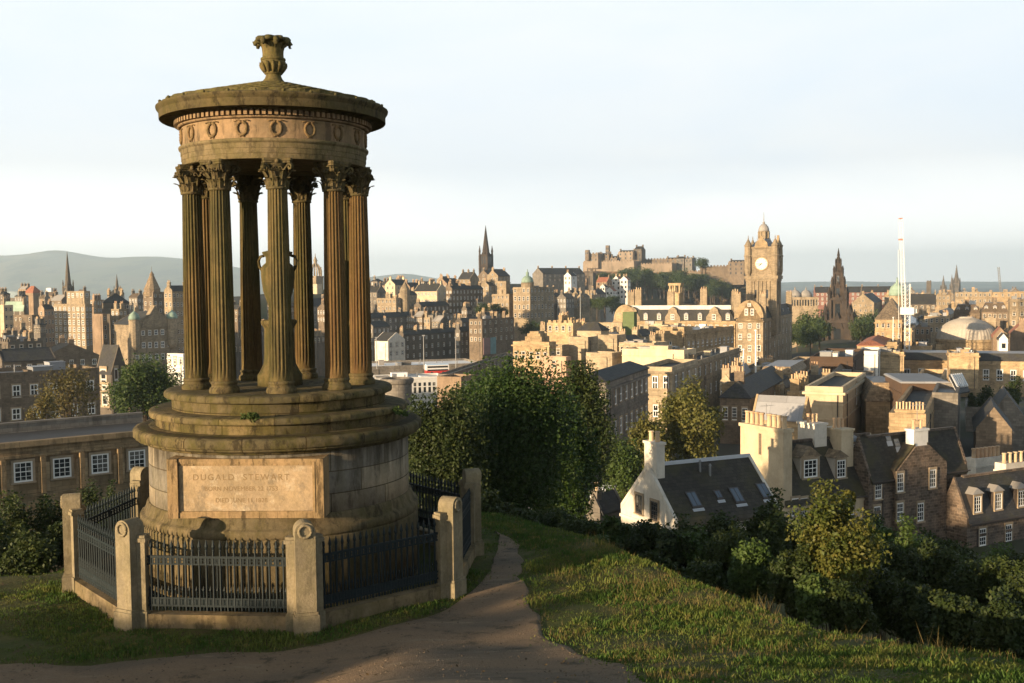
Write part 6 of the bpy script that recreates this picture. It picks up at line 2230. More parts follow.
def ray_u(bx, px, py, rh):
    """where the sight line meets the roof slope over the side face: (u along the front, v along the side, z)"""
    d = at(px, py, 1.0)
    A = np.stack([d, -bx.dl - np.array([0, 0, rh / (bx.wl / 2)]), -bx.dr], 1)
    b0 = np.array([bx.P0[0], bx.P0[1], bx.zt])
    s_, u, v = np.linalg.solve(A, b0)
    return u, v, bx.zt + u * rh / (bx.wl / 2)


def on_slope(bx, t, px, py, w_, ln, rh, name, mats, thick=0.1):
    u, v, z = ray_u(bx, px, py, rh)
    k = rh / (bx.wl / 2)
    L_ = math.hypot(1, k)
    du = ln / L_ / 2
    def slab(b, u0, u1, v0, v1, h0, h1):
        r = [(u1, v0), (u0, v0), (u0, v1), (u1, v1)]
        b.hexa([bx.P(a, c_, bx.zt + a * k + h0) for a, c_ in r], [bx.P(a, c_, bx.zt + a * k + h1) for a, c_ in r])
    b = MB()
    b.cm = 0
    slab(b, u - du, u + du, v - w_ / 2, v + w_ / 2, 0.1, 0.24 + thick)
    b.cm = 1
    slab(b, u - du + 0.1, u + du - 0.1, v - w_ / 2 + 0.1, v - 0.03, 0.2, 0.262 + thick)
    slab(b, u - du + 0.1, u + du - 0.1, v + 0.03, v + w_ / 2 - 0.1, 0.2, 0.262 + thick)
    b.cm = 2
    slab(b, u - du - 0.18, u - du - 0.005, v - w_ / 2 - 0.05, v + w_ / 2 + 0.05, 0.1, 0.26)
    return b.build(name, mats, t)


def side_q(bx, px, u=0.0):
    k = (px - 512) / FPX
    p0 = bx.P0 + u * bx.dl
    return -(p0 @ R_ - k * (p0 @ F_)) / (bx.dr @ R_ - k * (bx.dr @ F_))


def front_q(bx, px):
    k = (px - 512) / FPX
    return -(bx.P0 @ R_ - k * (bx.P0 @ F_)) / (bx.dl @ R_ - k * (bx.dl @ F_))


def side_win(bx, t, px, py, w_, h_, kind='near', out=0.0):
    q = side_q(bx, px)
    Yq = bx.P(0, q, 0)[1]
    return win_at(bx, t, 's', q, zpx(px, py, Yq), w_, h_, kind, out)


# white house with the chimneyed gable
YW = 80
rz_ = zpx(650, 472.5, 81.5)
e_ = zpx(676, 526, YW)
wh = B('white harled house with four skylights in its mossy roof and a gable chimney', 621, 676, 781, 526, 545, YW, 'gf', 'harl', yaw=64, rh=rz_ - e_, rmat='mossy', name='house', cat='house')
t = wh.t
chimney(wh, t, wh.wl / 2 - 0.1, 0.62, 1.75, 0.75, rz_ - 0.9, zpx(650, 446.5, 81), W['harl'], 2, 'u', True)
b = MB()
k_ = wh.rh
b.hexa([wh.P(wh.wl / 2 + 0.16, 1.1, rz_ + 0.1), wh.P(wh.wl / 2 - 0.16, 1.1, rz_ + 0.1), wh.P(wh.wl / 2 - 0.16, wh.wr, rz_ + 0.1), wh.P(wh.wl / 2 + 0.16, wh.wr, rz_ + 0.1)],
       [wh.P(wh.wl / 2 + 0.08, 1.1, rz_ + 0.36), wh.P(wh.wl / 2 - 0.08, 1.1, rz_ + 0.36), wh.P(wh.wl / 2 - 0.08, wh.wr, rz_ + 0.36), wh.P(wh.wl / 2 + 0.08, wh.wr, rz_ + 0.36)])
b.build('ridge_flashing', LEADM, t)
for px, py, w_, ln in ((694, 503.5, 0.95, 1.5), (718.5, 498.5, 0.6, 0.85), (737, 499, 0.95, 1.5), (764, 494.5, 0.95, 1.5)):
    on_slope(wh, t, px, py, w_, ln, k_, 'skylight', [DARKSASH, plain('skylight glass', (0.10, 0.12, 0.15), 0.12, 0.6, 0.0) if px == 694 else bpy.data.materials['skylight glass'], LEADM])
for px, py in ((639.5, 504), (655, 511)):
    q = front_q(wh, px)
    Yq = wh.P(q, 0, 0)[1]
    o = win_at(wh, t, 'f', q, zpx(px, py, Yq), 1.0, 1.5, 'neardark')
for px, py in ((700, 474), (710, 478)):
    u, v, z = ray_u(wh, px, py, k_)
    b = MB()
    p_ = Vector(wh.P(u, v, z))
    b.cyl(p_, p_ + Vector((0, 0, 1.0)), 0.09, 0.09, 8)
    b.cyl(p_ + Vector((0, 0, 1.0)), p_ + Vector((0, 0, 1.15)), 0.13, 0.05, 8)
    b.build('vent_pipe', METAL, t)

# row with the great cream gable, mossy roof and bay dormers
Y2 = 93
ca = B('long house with a massive cream gable stack and bay dormers in its mossy roof', 741, 783.5, 893, 503, 520, Y2, 'gf', 'cream', yaw=62, rh=zpx(783, 446, Y2 + 3) - zpx(783.5, 503, Y2), rmat='mossy', name='house', cat='house', zb=-27)
t = ca.t
b = MB()
ztop = zpx(783.5, 429.5, Y2)
ca.block(b, -0.03, ca.wl + 0.03, -0.05, 0.95, ca.zt - 6, ztop - 0.3)
ca.block(b, -0.15, ca.wl + 0.15, -0.16, 1.06, ztop - 0.3, ztop)
g_ = b.build('gable_stack', W['cream'], t)
for i in range(8):
    u = ca.wl * (0.07 + 0.86 * (i + (0.5 if i > 3 else 0)) / 7.5)
    b = MB()
    b.lathe([(0.24, 0), (0.22, 0.1), (0.20, 0.95), (0.26, 1.0), (0.26, 1.12)], ca.P(u, 0.45, ztop), 10)
    b.build('chimney_pot', POT, g_)
b = MB()
ca.block(b, ca.wl * 0.50, ca.wl * 0.56, -0.075, 0.0, ztop - 2.6, ztop - 0.7)
b.build('flue_scar', W['brown'], g_)
for px, yt, lu, lv, npt in ((838, 421.5, 2.3, 1.5, 3), (812, 416, 2.2, 1.5, 3)):
    u_ = ca.wl * (0.42 if px > 820 else 0.62)
    q = side_q(ca, px, u_)
    zt_ = zpx(px, yt + 6, ca.P(u_, q, 0)[1])
    chimney(ca, t, u_, q, lu, lv, ca.zt + 2, zt_, W['cream'] if px > 820 else W['harl'], npt, 'v', True)
for px, py, w_, h_, ww_ in ((808, 468, 2.3, 2.1, 0), (837, 468, 1.5, 2.1, 0), (857.5, 452, 1.4, 1.9, 1)):
    q = side_q(ca, px, 1.2)
    zc_ = zpx(px, py, ca.P(1.2, q, 0)[1])
    z0 = zc_ - h_ / 2
    ins = max(0.1, (z0 - ca.zt) / ca.rh * ca.wl / 2)
    dormer(ca, t, 's', q, z0, ca.rh, 'gf', w_, h_, W['harl'] if ww_ == 0 else W['white'], 'near', ins, RF['stone'] if ww_ == 0 else RF['lead'])
for px in (795, 803, 850):
    side_win(ca, t, px, 499 + 8, 0.9, 1.6)

# stone gabled house
Y3 = 97
sg = B('rubble stone house with a wide gable topped by a white chimney', 846, 869, 967, 479, 560, Y3, 'gf', 'rubble', yaw=62, rh=zpx(880, 434, Y3 + 5) - zpx(869, 479, Y3), rmat='mossy', name='house', cat='house', zb=-27)
t = sg.t
q0, q1 = side_q(sg, 893), side_q(sg, 942)
qm = (q0 + q1) / 2
za = zpx(916, 446, sg.P(-0.5, qm, 0)[1])
zsb = zpx(917, 468, sg.P(-0.5, qm, 0)[1])
b = MB()
b.poly([sg.P(-0.55, q0, sg.zb), sg.P(-0.55, q1, sg.zb), sg.P(-0.55, q1, zsb + 0.3), sg.P(-0.55, qm + 0.9, za), sg.P(-0.55, qm - 0.9, za), sg.P(-0.55, q0, zsb)], sg.dl * 1.4)
b.build('gable', W['rubble'], t)
b = MB()
for s0, qq0, qq1, zA, zB in ((0, q0 - 0.15, qm - 0.8, zsb - 0.05, za + 0.05), (1, q1 + 0.15, qm + 0.8, zsb + 0.25, za + 0.05)):
    r = [sg.P(-0.4, qq0, zA), sg.P(-0.4, qq1, zB), sg.P(sg.wl / 2, qq1, zB), sg.P(sg.wl / 2, qq0, zA)]
    b.add(r + [(x, y, z + 0.22) for x, y, z in r], [(3, 2, 1, 0), (4, 5, 6, 7), (0, 1, 5, 4), (1, 2, 6, 5), (2, 3, 7, 6), (3, 0, 4, 7)])
b.build('gable_roof', RF['mossy'], t)
chimney(sg, t, 0.15, qm, 0.95, 1.9, za - 0.6, zpx(915, 428.5, sg.P(0, qm, 0)[1]), W['white'], 2, 'v', True)
for px, py, out in ((900, 482.5, 0.55), (932.5, 478.5, 0.55), (920.5, 512, 0.55), (900, 512, 0.55)):
    q = side_q(sg, px, -0.55)
    win_at(sg, t, 's', q, zpx(px, py, sg.P(-0.55, q, 0)[1]), 0.85, 1.75, 'near', 0.55)
for px, py in ((946, 509), (878, 490), (960, 512), (877, 515)):
    side_win(sg, t, px, py, 0.85, 1.65)
dq = side_q(sg, 952, 0.4)
dormer(sg, t, 's', dq, zpx(952, 487, sg.P(0.3, dq, 0)[1]), sg.rh, 'gf', 1.4, 1.7, W['rubble'], 'near', 0.1, RF['slate'])
b = MB()
p_ = Vector(sg.P(-0.12, q1 + 0.5, 0))
b.cyl((p_.x, p_.y, sg.zb), (p_.x, p_.y, sg.zt), 0.06, n=6)
b.build('drainpipe', DARKSASH, t)
for px, py in ((897, 446), (888, 440)):
    on_slope(sg, t, px, py, 0.6, 0.7, sg.rh, 'skylight', [METAL, bpy.data.materials['skylight glass'], LEADM])

# slate row at the right edge
Y4 = 99
sl = B('dark slate roofed row with three white dormers at the right edge', 940, 967, 1062, 521, 560, Y4, 'gf', 'rubble', yaw=62, rh=zpx(975, 475, Y4 + 4) - zpx(967, 521, Y4), rmat='slate', name='house', cat='house', zb=-28)
t = sl.t
for px, py in ((970.5, 503), (991, 500), (1014, 497), (1040, 494)):
    q = side_q(sl, px, 0.9)
    zc_ = zpx(px, py, sl.P(0.9, q, 0)[1])
    ins = max(0.1, (zc_ - 1.0 - sl.zt) / sl.rh * sl.wl / 2)
    dormer(sl, t, 's', q, zc_ - 1.0, sl.rh, 'gf', 1.35, 2.0, W['black'], 'near', ins, RF['grey'])
for px, py in ((982.5, 537), (1008.5, 533), (1035, 530)):
    side_win(sl, t, px, py, 0.95, 1.7)
for lab, xl, xc, xr, yt, Y, n_ in (('grey wall topped by seven clay pots behind the slate row', 972, 976, 1005, 459, 108, 7), ('cream wall topped by clay pots at the right edge, behind the slate row', 1000, 1006, 1040, 464, 104, 6)):
    bb = B(lab, xl, xc, xr, yt, yt + 20, Y, 'flat', 'harl', yaw=64, wl=1.3, name='chimney_wall', cat='wall')
    for i in range(n_):
        b = MB()
        b.lathe([(0.21, -0.4), (0.20, 0.1), (0.18, 0.8), (0.23, 0.85), (0.23, 0.98)], bb.P(0.6, bb.wr * (i + 0.6) / (n_ + 0.2), bb.zt), 10)
        b.build('chimney_pot', POT, bb.t)

# small roofs and cars by the street
B('low red tiled lodge with a brick chimney beside the white house gable', 586, 600, 622, 512, 518, 92, 'gs', 'grey', yaw=40, rmat='slate', rh=1.2, chim=1, cpots=1, ch=1.0, zb=-26)
def car(label, px, py, Y, colr, rz):
    c = at(px, py, Y)
    t = thing('parked_car', label, 'car', (c[0], c[1], c[2]), 'cars parked at the street below')
    m = plain('car paint', colr, 0.3, 0.6, 0.03)
    ca_, sa = math.cos(rz), math.sin(rz)
    L = lambda x, y, z: (c[0] + x * ca_ - y * sa, c[1] + x * sa + y * ca_, c[2] + z)
    b = MB()
    ring = [(-2.1, 0.3), (2.1, 0.3), (2.15, 0.65), (1.3, 0.88), (0.7, 1.38), (-1.1, 1.42), (-1.9, 0.95), (-2.15, 0.85)]
    b.poly([L(x, -0.85, z) for x, z in ring], Vector(L(0, 0.85, 0)) - Vector(L(0, -0.85, 0)))
    b.build('body', m, t)
    b = MB()
    b.poly([L(x, -0.87, z) for x, z in ((-1.6, 0.92), (1.05, 0.92), (0.6, 1.3), (-1.0, 1.34))], Vector(L(0, 0.87, 0)) - Vector(L(0, -0.87, 0)))
    b.build('side_windows', GLASS, t)
    for x in (-1.3, 1.3):
        for y in (-0.8, 0.8):
            b = MB()
            b.cyl(L(x, y - 0.1, 0.32), L(x, y + 0.1, 0.32), 0.32, n=14)
            b.build('wheel', bpy.data.materials['tyre'], t)


car('white car parked by the low lodge beside the street', 606, 500, 118, (0.7, 0.7, 0.7), 1.0)
car('silver car parked behind the white car beside the street', 614, 496, 122, (0.4, 0.42, 0.44), 1.0)

# long flat roofed building at the left
la = Box(-60, -30, 172, 446, 84, 52, wl=8.0)
t = thing('building', 'long flat roofed stone building with rain stained walls and white windows, left of the monument', 'building', (la.P0[0], la.P0[1], la.zb))
b = MB()
la.block(b, 0, la.wl, 0, la.wr, la.zb, la.zt - 0.45)
la.block(b, -0.45, 0.3, -0.3, la.wr, la.zt - 0.449, la.zt)
la.block(b, -0.22, 0.0, -0.2, la.wr, la.zt - 1.35, la.zt - 1.1)
la.block(b, -0.18, 0.0, -0.2, la.wr, la.zt - 4.6, la.zt - 4.35)
b.build('wall', W['stained'], t)
b = MB()
la.block(b, 0.302, la.wl - 0.5, 0, la.wr, la.zt - 0.448, la.zt - 0.2)
b.build('roof', roofmat('asphalt roof', (0.085, 0.085, 0.09), row=8.0, var=0.2), t)
b = MB()
la.block(b, la.wl - 0.5, la.wl, 0, la.wr, la.zt - 0.447, la.zt + 0.55)
la.block(b, la.wl - 0.58, la.wl + 0.08, 0, la.wr, la.zt + 0.55, la.zt + 0.72)
b.build('back_parapet', W['grey'], t)
for px in (-16, 22, 61, 99, 136):
    q = side_q(la, px)
    Yq = la.P(0, q, 0)[1]
    o = mesh_part('window', WIN['near'], t, la.P(-0.005, q, la.zt - 2.5), math.pi / 2 - la.yaw, (1.45, 1, 1.65))
    for dq in (-1.55,):
        b = MB()
        la.block(b, -0.5, -0.002, q + dq - 0.18, q + dq + 0.18, la.zt - 4.34, la.zt - 1.36)
        b.build('fin', W['stained'], t)
    b = MB()
    la.block(b, -0.06, 0.0, q + 1.15, q + 1.15 + 0.9, la.zt - 4.3, la.zt - 1.9)
    b.build('lit_panel', W['gold'], t)  # brighter stone colour stands in for sunlit wall between the windows

# glazed slope at the end of the brown clad roof
q = [at(949, 374.5, 152), at(961, 373, 158), at(970, 391, 146), at(958.5, 393, 139)]
q = [Vector(v) for v in q]
nn = (q[1] - q[0]).cross(q[3] - q[0]).normalized()
b = MB()
b.poly([tuple(v) for v in q], nn * 0.2)
gs_ = b.build('glazed_slope', RF['slate'], AI.t)
b = MB()
for i in range(6):
    k = (i + 0.3) / 6
    a_, c_ = q[0].lerp(q[1], k), q[3].lerp(q[2], k)
    for sgn in (1, -1):
        b.cyl(a_.lerp(c_, 0.1) + nn * 0.25 * sgn, a_.lerp(c_, 0.8) + nn * 0.25 * sgn, 0.12, n=4)
b.build('glazing_bars', PALEMETAL, gs_)

# gutters, ridges and aerials of the near houses
for hx, stack in ((wh, None), (ca, (ca.wl * 0.5, 0.5, ca.zt + ca.rh + 1.5)), (sg, (0.15, qm, zpx(915, 428.5, 100))), (sl, None)):
    b = MB()
    hx.block(b, -0.42, -0.28, 0.1, hx.wr, hx.zt - 0.38, hx.zt - 0.26)
    b.build('gutter', DARKSASH, hx.t)
    if hx is not wh:
        b = MB()
        zr_ = hx.zt + hx.rh
        hx.block(b, hx.wl / 2 - 0.16, hx.wl / 2 + 0.16, 1.2, hx.wr - 0.2, zr_ + 0.12, zr_ + 0.34)
        b.build('ridge_tiles', W['rubble'], hx.t)
    if stack:
        p_ = Vector(hx.P(*stack))
        b = MB()
        b.cyl(p_, p_ + Vector((0, 0, 2.4)), 0.03, n=5)
        dr_ = Vector(hx.dr)
        b.cyl(p_ + Vector((0, 0, 2.2)) - dr_ * 0.7, p_ + Vector((0, 0, 2.2)) + dr_ * 0.9, 0.02, n=4)
        for k in range(6):
            c_ = p_ + Vector((0, 0, 2.2)) + dr_ * (-0.6 + 0.28 * k)
            b.cyl(c_ - Vector(hx.dl) * 0.3, c_ + Vector(hx.dl) * 0.3, 0.014, n=4)
        b.build('aerial', METAL, hx.t)
# ------------------------------------------------------------------ trees and shrubs
def leafmat(name, c1, c2, c3, s=0.8):
    g = Mat(name, 0.6, 0.25)
    p = g.pos()
    c = g.mix(g.ramp(g.noise(p, s, 4), 0.35, 0.65), c1, c2)
    c = g.mix(g.ramp(g.noise(p, s * 3.1, 3), 0.55, 0.72), c, c3)
    c = g.val(c, 0.55, 1.45, g.noise(p, s * 22, 2))
    c = g.val(c, 0.85, 1.15, g.n('ObjectInfo').outputs['Random'])
    tr = g.n('BsdfTranslucent', {0: c})
    ms = g.n('MixShader', {0: 0.28, 1: g.b.outputs[0], 2: tr.outputs[0]})
    g.t.links.new(ms.outputs[0], g.t.nodes['Material Output'].inputs[0])
    return g.base(c)


LEAF = {
    'dark': leafmat('dark leaves', (0.026, 0.042, 0.010), (0.038, 0.052, 0.012), (0.064, 0.076, 0.018)),
    'mid': leafmat('mid green leaves', (0.024, 0.052, 0.008), (0.037, 0.068, 0.011), (0.066, 0.094, 0.018)),
    'green': leafmat('green leaves', (0.045, 0.078, 0.016), (0.06, 0.09, 0.02), (0.09, 0.11, 0.03)),
    'olive': leafmat('olive leaves', (0.085, 0.088, 0.02), (0.11, 0.10, 0.024), (0.065, 0.075, 0.02)),
    'gold': leafmat('turning leaves', (0.058, 0.080, 0.014), (0.098, 0.096, 0.018), (0.17, 0.135, 0.03), 1.6),
    'bare': leafmat('brown leaves', (0.10, 0.075, 0.02), (0.11, 0.095, 0.026), (0.07, 0.078, 0.02)),
    'far': leafmat('far leaves', (0.040, 0.068, 0.018), (0.056, 0.078, 0.02), (0.085, 0.095, 0.028), 0.12),
}
BARK = plain('bark', (0.075, 0.058, 0.042), 0.95, 0.1, 0.35, 6)


def crown_arrays(rg, c, rad, nclump, nleaf, leaf, spread=0.30, floor=-0.75, full=0.0):
    """leaf-sized faces in clumps through the volume of a crown; returns verts, faces, clump centres"""
    c, rad = np.array(c, float), np.array(rad, float)
    d = rg.normal(size=(nclump, 3))
    d /= np.linalg.norm(d, axis=1)[:, None]
    d[:, 2] = np.where(d[:, 2] < floor, -d[:, 2] * 0.6, d[:, 2])
    lob = 0.82 + 0.30 * np.sin(3.1 * np.arctan2(d[:, 1], d[:, 0]) + rg.uniform(0, 6)) * rg.uniform(0.4, 1) + rg.normal(0, 0.07, nclump)
    rr = rg.uniform(0.25, 1.0, nclump) ** 0.45 * lob
    cc = c + d * rr[:, None] * rad
    if full:
        # a broad shouldered crown: the upper clumps pushed outwards and up
        k = d[:, 2] > 0.1
        cc[k, 2] += full * 0.18 * rad[2] * (1 - d[k, 2])
        cc[k, :2] = c[:2] + (cc[k, :2] - c[:2]) * (1 + 0.12 * full)
    w = rg.uniform(0.5, 1.5, nclump)
    idx = rg.choice(nclump, nleaf, p=w / w.sum())
    off = np.clip(rg.normal(0, 1, (nleaf, 3)), -1.55, 1.55) * (spread * rad * 0.55) * w[idx][:, None] ** 0.5
    p = cc[idx] + off
    out = (p - c) / rad
    out /= np.linalg.norm(out, axis=1)[:, None] + 1e-6
    nrm = out * 0.6 + rg.normal(0, 0.75, (nleaf, 3)) + np.array([0, 0, 0.35])
    nrm /= np.linalg.norm(nrm, axis=1)[:, None]
    a = np.cross(nrm, rg.normal(size=(nleaf, 3)))
    a /= np.linalg.norm(a, axis=1)[:, None] + 1e-9
    b = np.cross(nrm, a)
    s = leaf * rg.uniform(0.6, 1.3, nleaf)[:, None]
    V = np.stack([p - a * s * 0.6, p - b * s * 0.34 + nrm * s * 0.06, p + a * s * 0.6, p + b * s * 0.34 + nrm * s * 0.06], 1)
    Fq = np.arange(nleaf)[:, None] * 4 + np.arange(4)[None]
    return V.reshape(-1, 3), Fq, cc


def tree(label, px, ytop, ybot, half, Y, leaf='dark', n=16000, ls=0.16, nclump=70, name='tree', cat='tree', seed=0, group=None, trunk=True, spread=0.30, depth=1.0, base=None, floor=-0.75, crown=0.0):
    rg = np.random.default_rng(seed + 100)
    top, bot, mid = at(px, ytop, Y), at(px, ybot, Y), at(px, (ytop + ybot) / 2, Y)
    rx = half * Y / FPX
    rz = (top[2] - bot[2]) / 2
    gz = tz(mid[0], Y) if base is None else base
    o0 = (float(mid[0]), float(Y), float(min(gz, bot[2] + rz * 0.3)))
    t = thing(name, label, cat, o0, group)
    V, Fq, cc = crown_arrays(rg, mid, (rx * 0.92, rx * 0.92 * depth, rz * 0.95), nclump, n, ls, spread, floor, crown)
    me = npmesh('crown', V - np.array(o0), Fq, LEAF[leaf])
    o = bpy.data.objects.new('crown', me)
    o.parent = t
    col.objects.link(o)
    b = MB()
    b.cs = True
    r0 = max(0.06, rx * 0.065) if trunk else max(0.02, rx * 0.03)
    if trunk:
        b.tube([(o0[0], Y, o0[2] - 0.5), (o0[0] + rx * 0.03, Y, o0[2] + (mid[2] - o0[2]) * 0.5), (mid[0], Y, mid[2] + rz * 0.2)], [r0 * 1.25, r0, r0 * 0.55], 8)
    k = rg.choice(len(cc), min(len(cc), 14), replace=False)
    for i in k:
        q = cc[i]
        st = np.array([o0[0], Y, max(o0[2] + 0.1, o0[2] + (mid[2] - o0[2]) * rg.uniform(0.25, 0.9))]) if trunk else np.array([o0[0] + rg.normal(0, rx * 0.15), Y + rg.normal(0, rx * 0.15), o0[2] - 0.2])
        m = (st + q) / 2 + np.array([0, 0, 0.12 * rz])
        b.tube([tuple(st), tuple(m), tuple(q)], [r0 * 0.5, r0 * 0.3, r0 * 0.1], 5)
    b.build('trunk' if trunk else 'stems', BARK, t)
    return t


tree('big dark leafy tree in the middle, right of the monument', 522, 359, 545, 60, 52, 'mid', 70000, 0.14, 190, seed=1, spread=0.36, crown=0.8)
tree('dark tree crown rising left behind the big middle tree', 480, 369, 520, 37, 58, 'mid', 34000, 0.15, 110, seed=11, spread=0.36, crown=0.8)
tree('shorter dark tree touching the right side of the monument drum', 449, 392, 525, 48, 48, 'dark', 38000, 0.13, 110, seed=2, spread=0.36, crown=0.7)
tree('dark tree crown behind the big middle tree, beside the shaded street', 582, 354, 505, 35, 76, 'dark', 26000, 0.19, 90, seed=3)
tree('low dark tree between the big middle tree and the street', 558, 392, 540, 44, 60, 'mid', 30000, 0.16, 90, seed=4)
tree('yellow green street tree in front of the dark brown house', 688, 384, 478, 40, 122, 'olive', 12000, 0.34, 80, seed=5)
tree('lower left bough heavy tree beside the yellow green one, over the street', 648, 412, 482, 24, 118, 'olive', 6000, 0.34, 50, seed=6)
tree('bright green rounded tree above the white house gable', 622, 434, 502, 27, 102, 'green', 9000, 0.26, 60, seed=7)
tree('round bright green tree above the long flat roof, left of the monument', 145, 358, 432, 40, 160, 'green', 20000, 0.34, 90, seed=8)
tree('thin brown leaved tree in front of the long brown range', 70, 362, 432, 30, 165, 'bare', 3200, 0.34, 60, seed=9)
tree('second thin brown leaved tree left of the first, over the stained building', 44, 385, 436, 18, 158, 'bare', 1300, 0.34, 30, seed=10)
for i, (px, y0, y1, h, Y) in enumerate(((985, 382, 416, 9, 180), (1013, 380, 414, 11, 176), (972, 392, 416, 5, 178))):
    tree(['left slender street tree under the golden classical front', 'right slender street tree under the golden classical front', 'smallest slender street tree under the golden classical front'][i], px, y0, y1, h, Y, 'dark', 1500, 0.36, 26, seed=20 + i)

# bushes behind the railing at the left
LB = [(-18, 505, 600, 34, 31), (18, 492, 596, 30, 33), (52, 494, 585, 26, 34), (88, 486, 575, 24, 36), (118, 484, 560, 20, 38), (138, 494, 560, 16, 36), (30, 520, 600, 28, 29.5), (66, 515, 580, 22, 30.5), (102, 505, 560, 22, 33)]
LL = ['dark bush at the far left edge behind the lawn', 'dark bush at the left under the brown range', 'dark bush left of the leftmost pier', 'tall dark bush behind the leftmost pier', 'dark bush under the white windows of the stained building', 'dark bush beside the back left pier', 'low dark bush at the left edge of the lawn', 'low dark bush touching the leftmost pier', 'low dark bush behind the dark side railing']
for i, (px, y0, y1, h, Y) in enumerate(LB):
    tree(LL[i], px, y0, y1, h, Y, 'dark', 5200, 0.10, 40, 'bush', 'bush', 40 + i, 'dark bushes at the left', trunk=False)

# unseen belt of bushes, added further left to keep the early sun off the grass
for i in range(10):
    s_ = 15.6 + i * 1.2
    bx_, by_ = -0.643 * s_ - 0.766 * 1.0, 0.766 * s_ - 0.643 * 1.0
    bx_, by_ = bx_ - 0.766 * (9.5 + 0.8 * (i % 3)), by_ - 0.643 * (9.5 + 0.8 * (i % 3))
    c_ = (float(bx_), float(by_), tz(bx_, by_) + 1.1)
    t = thing('bush', 'unseen low bush added left of the monument to shade the lawn', 'bush', (c_[0], c_[1], c_[2] - 1.2), 'unseen bushes added to shade the lawn')
    rg = np.random.default_rng(700 + i)
    V, Fq, cc = crown_arrays(rg, c_, (1.0, 1.0, 1.0 + 0.12 * (i % 3)), 30, 5000, 0.09, 0.34)
    o = bpy.data.objects.new('crown', npmesh('crown', V - np.array([c_[0], c_[1], c_[2] - 1.2]), Fq, LEAF['dark']))
    o.parent = t
    col.objects.link(o)

# weeds rooted in the steps of the monument
for i, (px, py, Y, lab) in enumerate(((250, 417, 21.4, 'green weed rooted on the front of the monument steps'), (160, 414, 23.6, 'small weed rooted at the left end of the monument steps'), (398, 412, 23.2, 'small weed rooted at the right end of the monument steps'))):
    q = at(px, py, Y)
    t = thing('weed', lab, 'plant', tuple(q))
    rg = np.random.default_rng(800 + i)
    V, Fq, cc = crown_arrays(rg, q, (0.2, 0.14, 0.13), 9, 420, 0.045, 0.4)
    o = bpy.data.objects.new('leaves', npmesh('leaves', V - q, Fq, LEAF['green']))
    o.parent = t
    col.objects.link(o)

# shrubs along the falling edge of the hill
SH = [(488, 492, 545, 26, 33, 'dark', 'below the back right pier'), (520, 505, 556, 26, 34, 'dark', 'at the foot of the big middle tree'), (553, 502, 566, 26, 35, 'dark', 'right of the foot of the big middle tree'),
      (585, 512, 572, 24, 33, 'dark', 'left of the white house gable'), (615, 518, 578, 24, 32, 'green', 'just below the white house gable'), (645, 522, 590, 26, 31, 'dark', 'under the white house gable windows'),
      (672, 524, 596, 24, 30, 'dark', 'below the left corner of the mossy roof'), (700, 526, 600, 28, 30, 'green', 'below the first skylight of the mossy roof'), (730, 520, 606, 28, 29, 'dark', 'below the middle of the mossy roof'),
      (768, 500, 600, 28, 31, 'dark', 'rising at the right end of the mossy roof'), (750, 540, 610, 26, 26, 'green', 'low in front of the mossy roof'), (795, 545, 622, 28, 24.5, 'dark', 'left of the yellow leaved shrub'),
      (880, 520, 600, 26, 34, 'green', 'right of the yellow leaved shrub'), (905, 528, 610, 26, 32, 'green', 'below the rubble stone gable'), (940, 536, 620, 28, 30, 'dark', 'below the right corner of the stone gable'),
      (975, 552, 640, 28, 27, 'dark', 'below the slate row dormers'), (1008, 556, 655, 28, 26, 'dark', 'at the right edge below the slate row'), (880, 570, 640, 30, 25, 'dark', 'low right of the yellow leaved shrub'),
      (920, 580, 650, 30, 23.5, 'dark', 'low on the crest below the stone gable'), (960, 590, 665, 30, 21.5, 'dark', 'low on the crest at the right'), (1005, 600, 675, 32, 20, 'dark', 'lowest at the right edge'),
      (850, 585, 640, 26, 22, 'dark', 'under the yellow leaved shrub'), (815, 575, 628, 22, 22.5, 'green', 'low left of the yellow leaved shrub'), (700, 560, 604, 24, 25, 'dark', 'low on the crest below the mossy roof'), (655, 555, 592, 22, 27, 'dark', 'low on the crest below the white gable'),
      (600, 540, 574, 22, 29, 'green', 'low on the crest left of the white gable'), (1030, 565, 690, 30, 23, 'dark', 'half out of the picture at the right edge'),
      (935, 532, 600, 26, 40, 'dark', 'under the stone gable, behind the others'), (965, 540, 610, 26, 42, 'dark', 'under the left dormer of the slate row'), (995, 545, 615, 26, 44, 'green', 'under the middle dormer of the slate row'), (1022, 548, 620, 24, 41, 'dark', 'under the right dormer of the slate row'),
      (690, 518, 580, 26, 38, 'dark', 'against the mossy roof, near its first skylight'), (725, 514, 580, 28, 39, 'dark', 'against the middle of the mossy roof'), (640, 524, 570, 22, 36, 'dark', 'against the white gable wall'), (800, 512, 590, 30, 36, 'dark', 'left behind the yellow leaved shrub'), (868, 512, 590, 26, 37, 'dark', 'right behind the yellow leaved shrub'), (900, 545, 630, 26, 27, 'dark', 'between the yellow shrub and the slate row')]
for i, (px, y0, y1, h, Y, lf, wh_) in enumerate(SH):
    tree('%s shrub %s' % ('dark' if lf == 'dark' else 'green', wh_), px, y0, y1, h, Y, lf, 9000, 0.085 if Y < 30 else 0.11, 56, 'shrub', 'shrub', 60 + i, 'shrubs along the edge of the hill', trunk=False, depth=1.3)
tree('tall shrub with yellowing leaves catching the sun, before the stone gabled house', 836, 488, 622, 50, 24.5, 'gold', 13000, 0.085, 80, 'shrub', 'shrub', 90, trunk=False, spread=0.26)
tree('thin upright shoot of the yellowing shrub growth, poking above it', 846, 482, 520, 9, 25.5, 'gold', 500, 0.085, 12, 'shrub', 'shrub', 91, trunk=False)

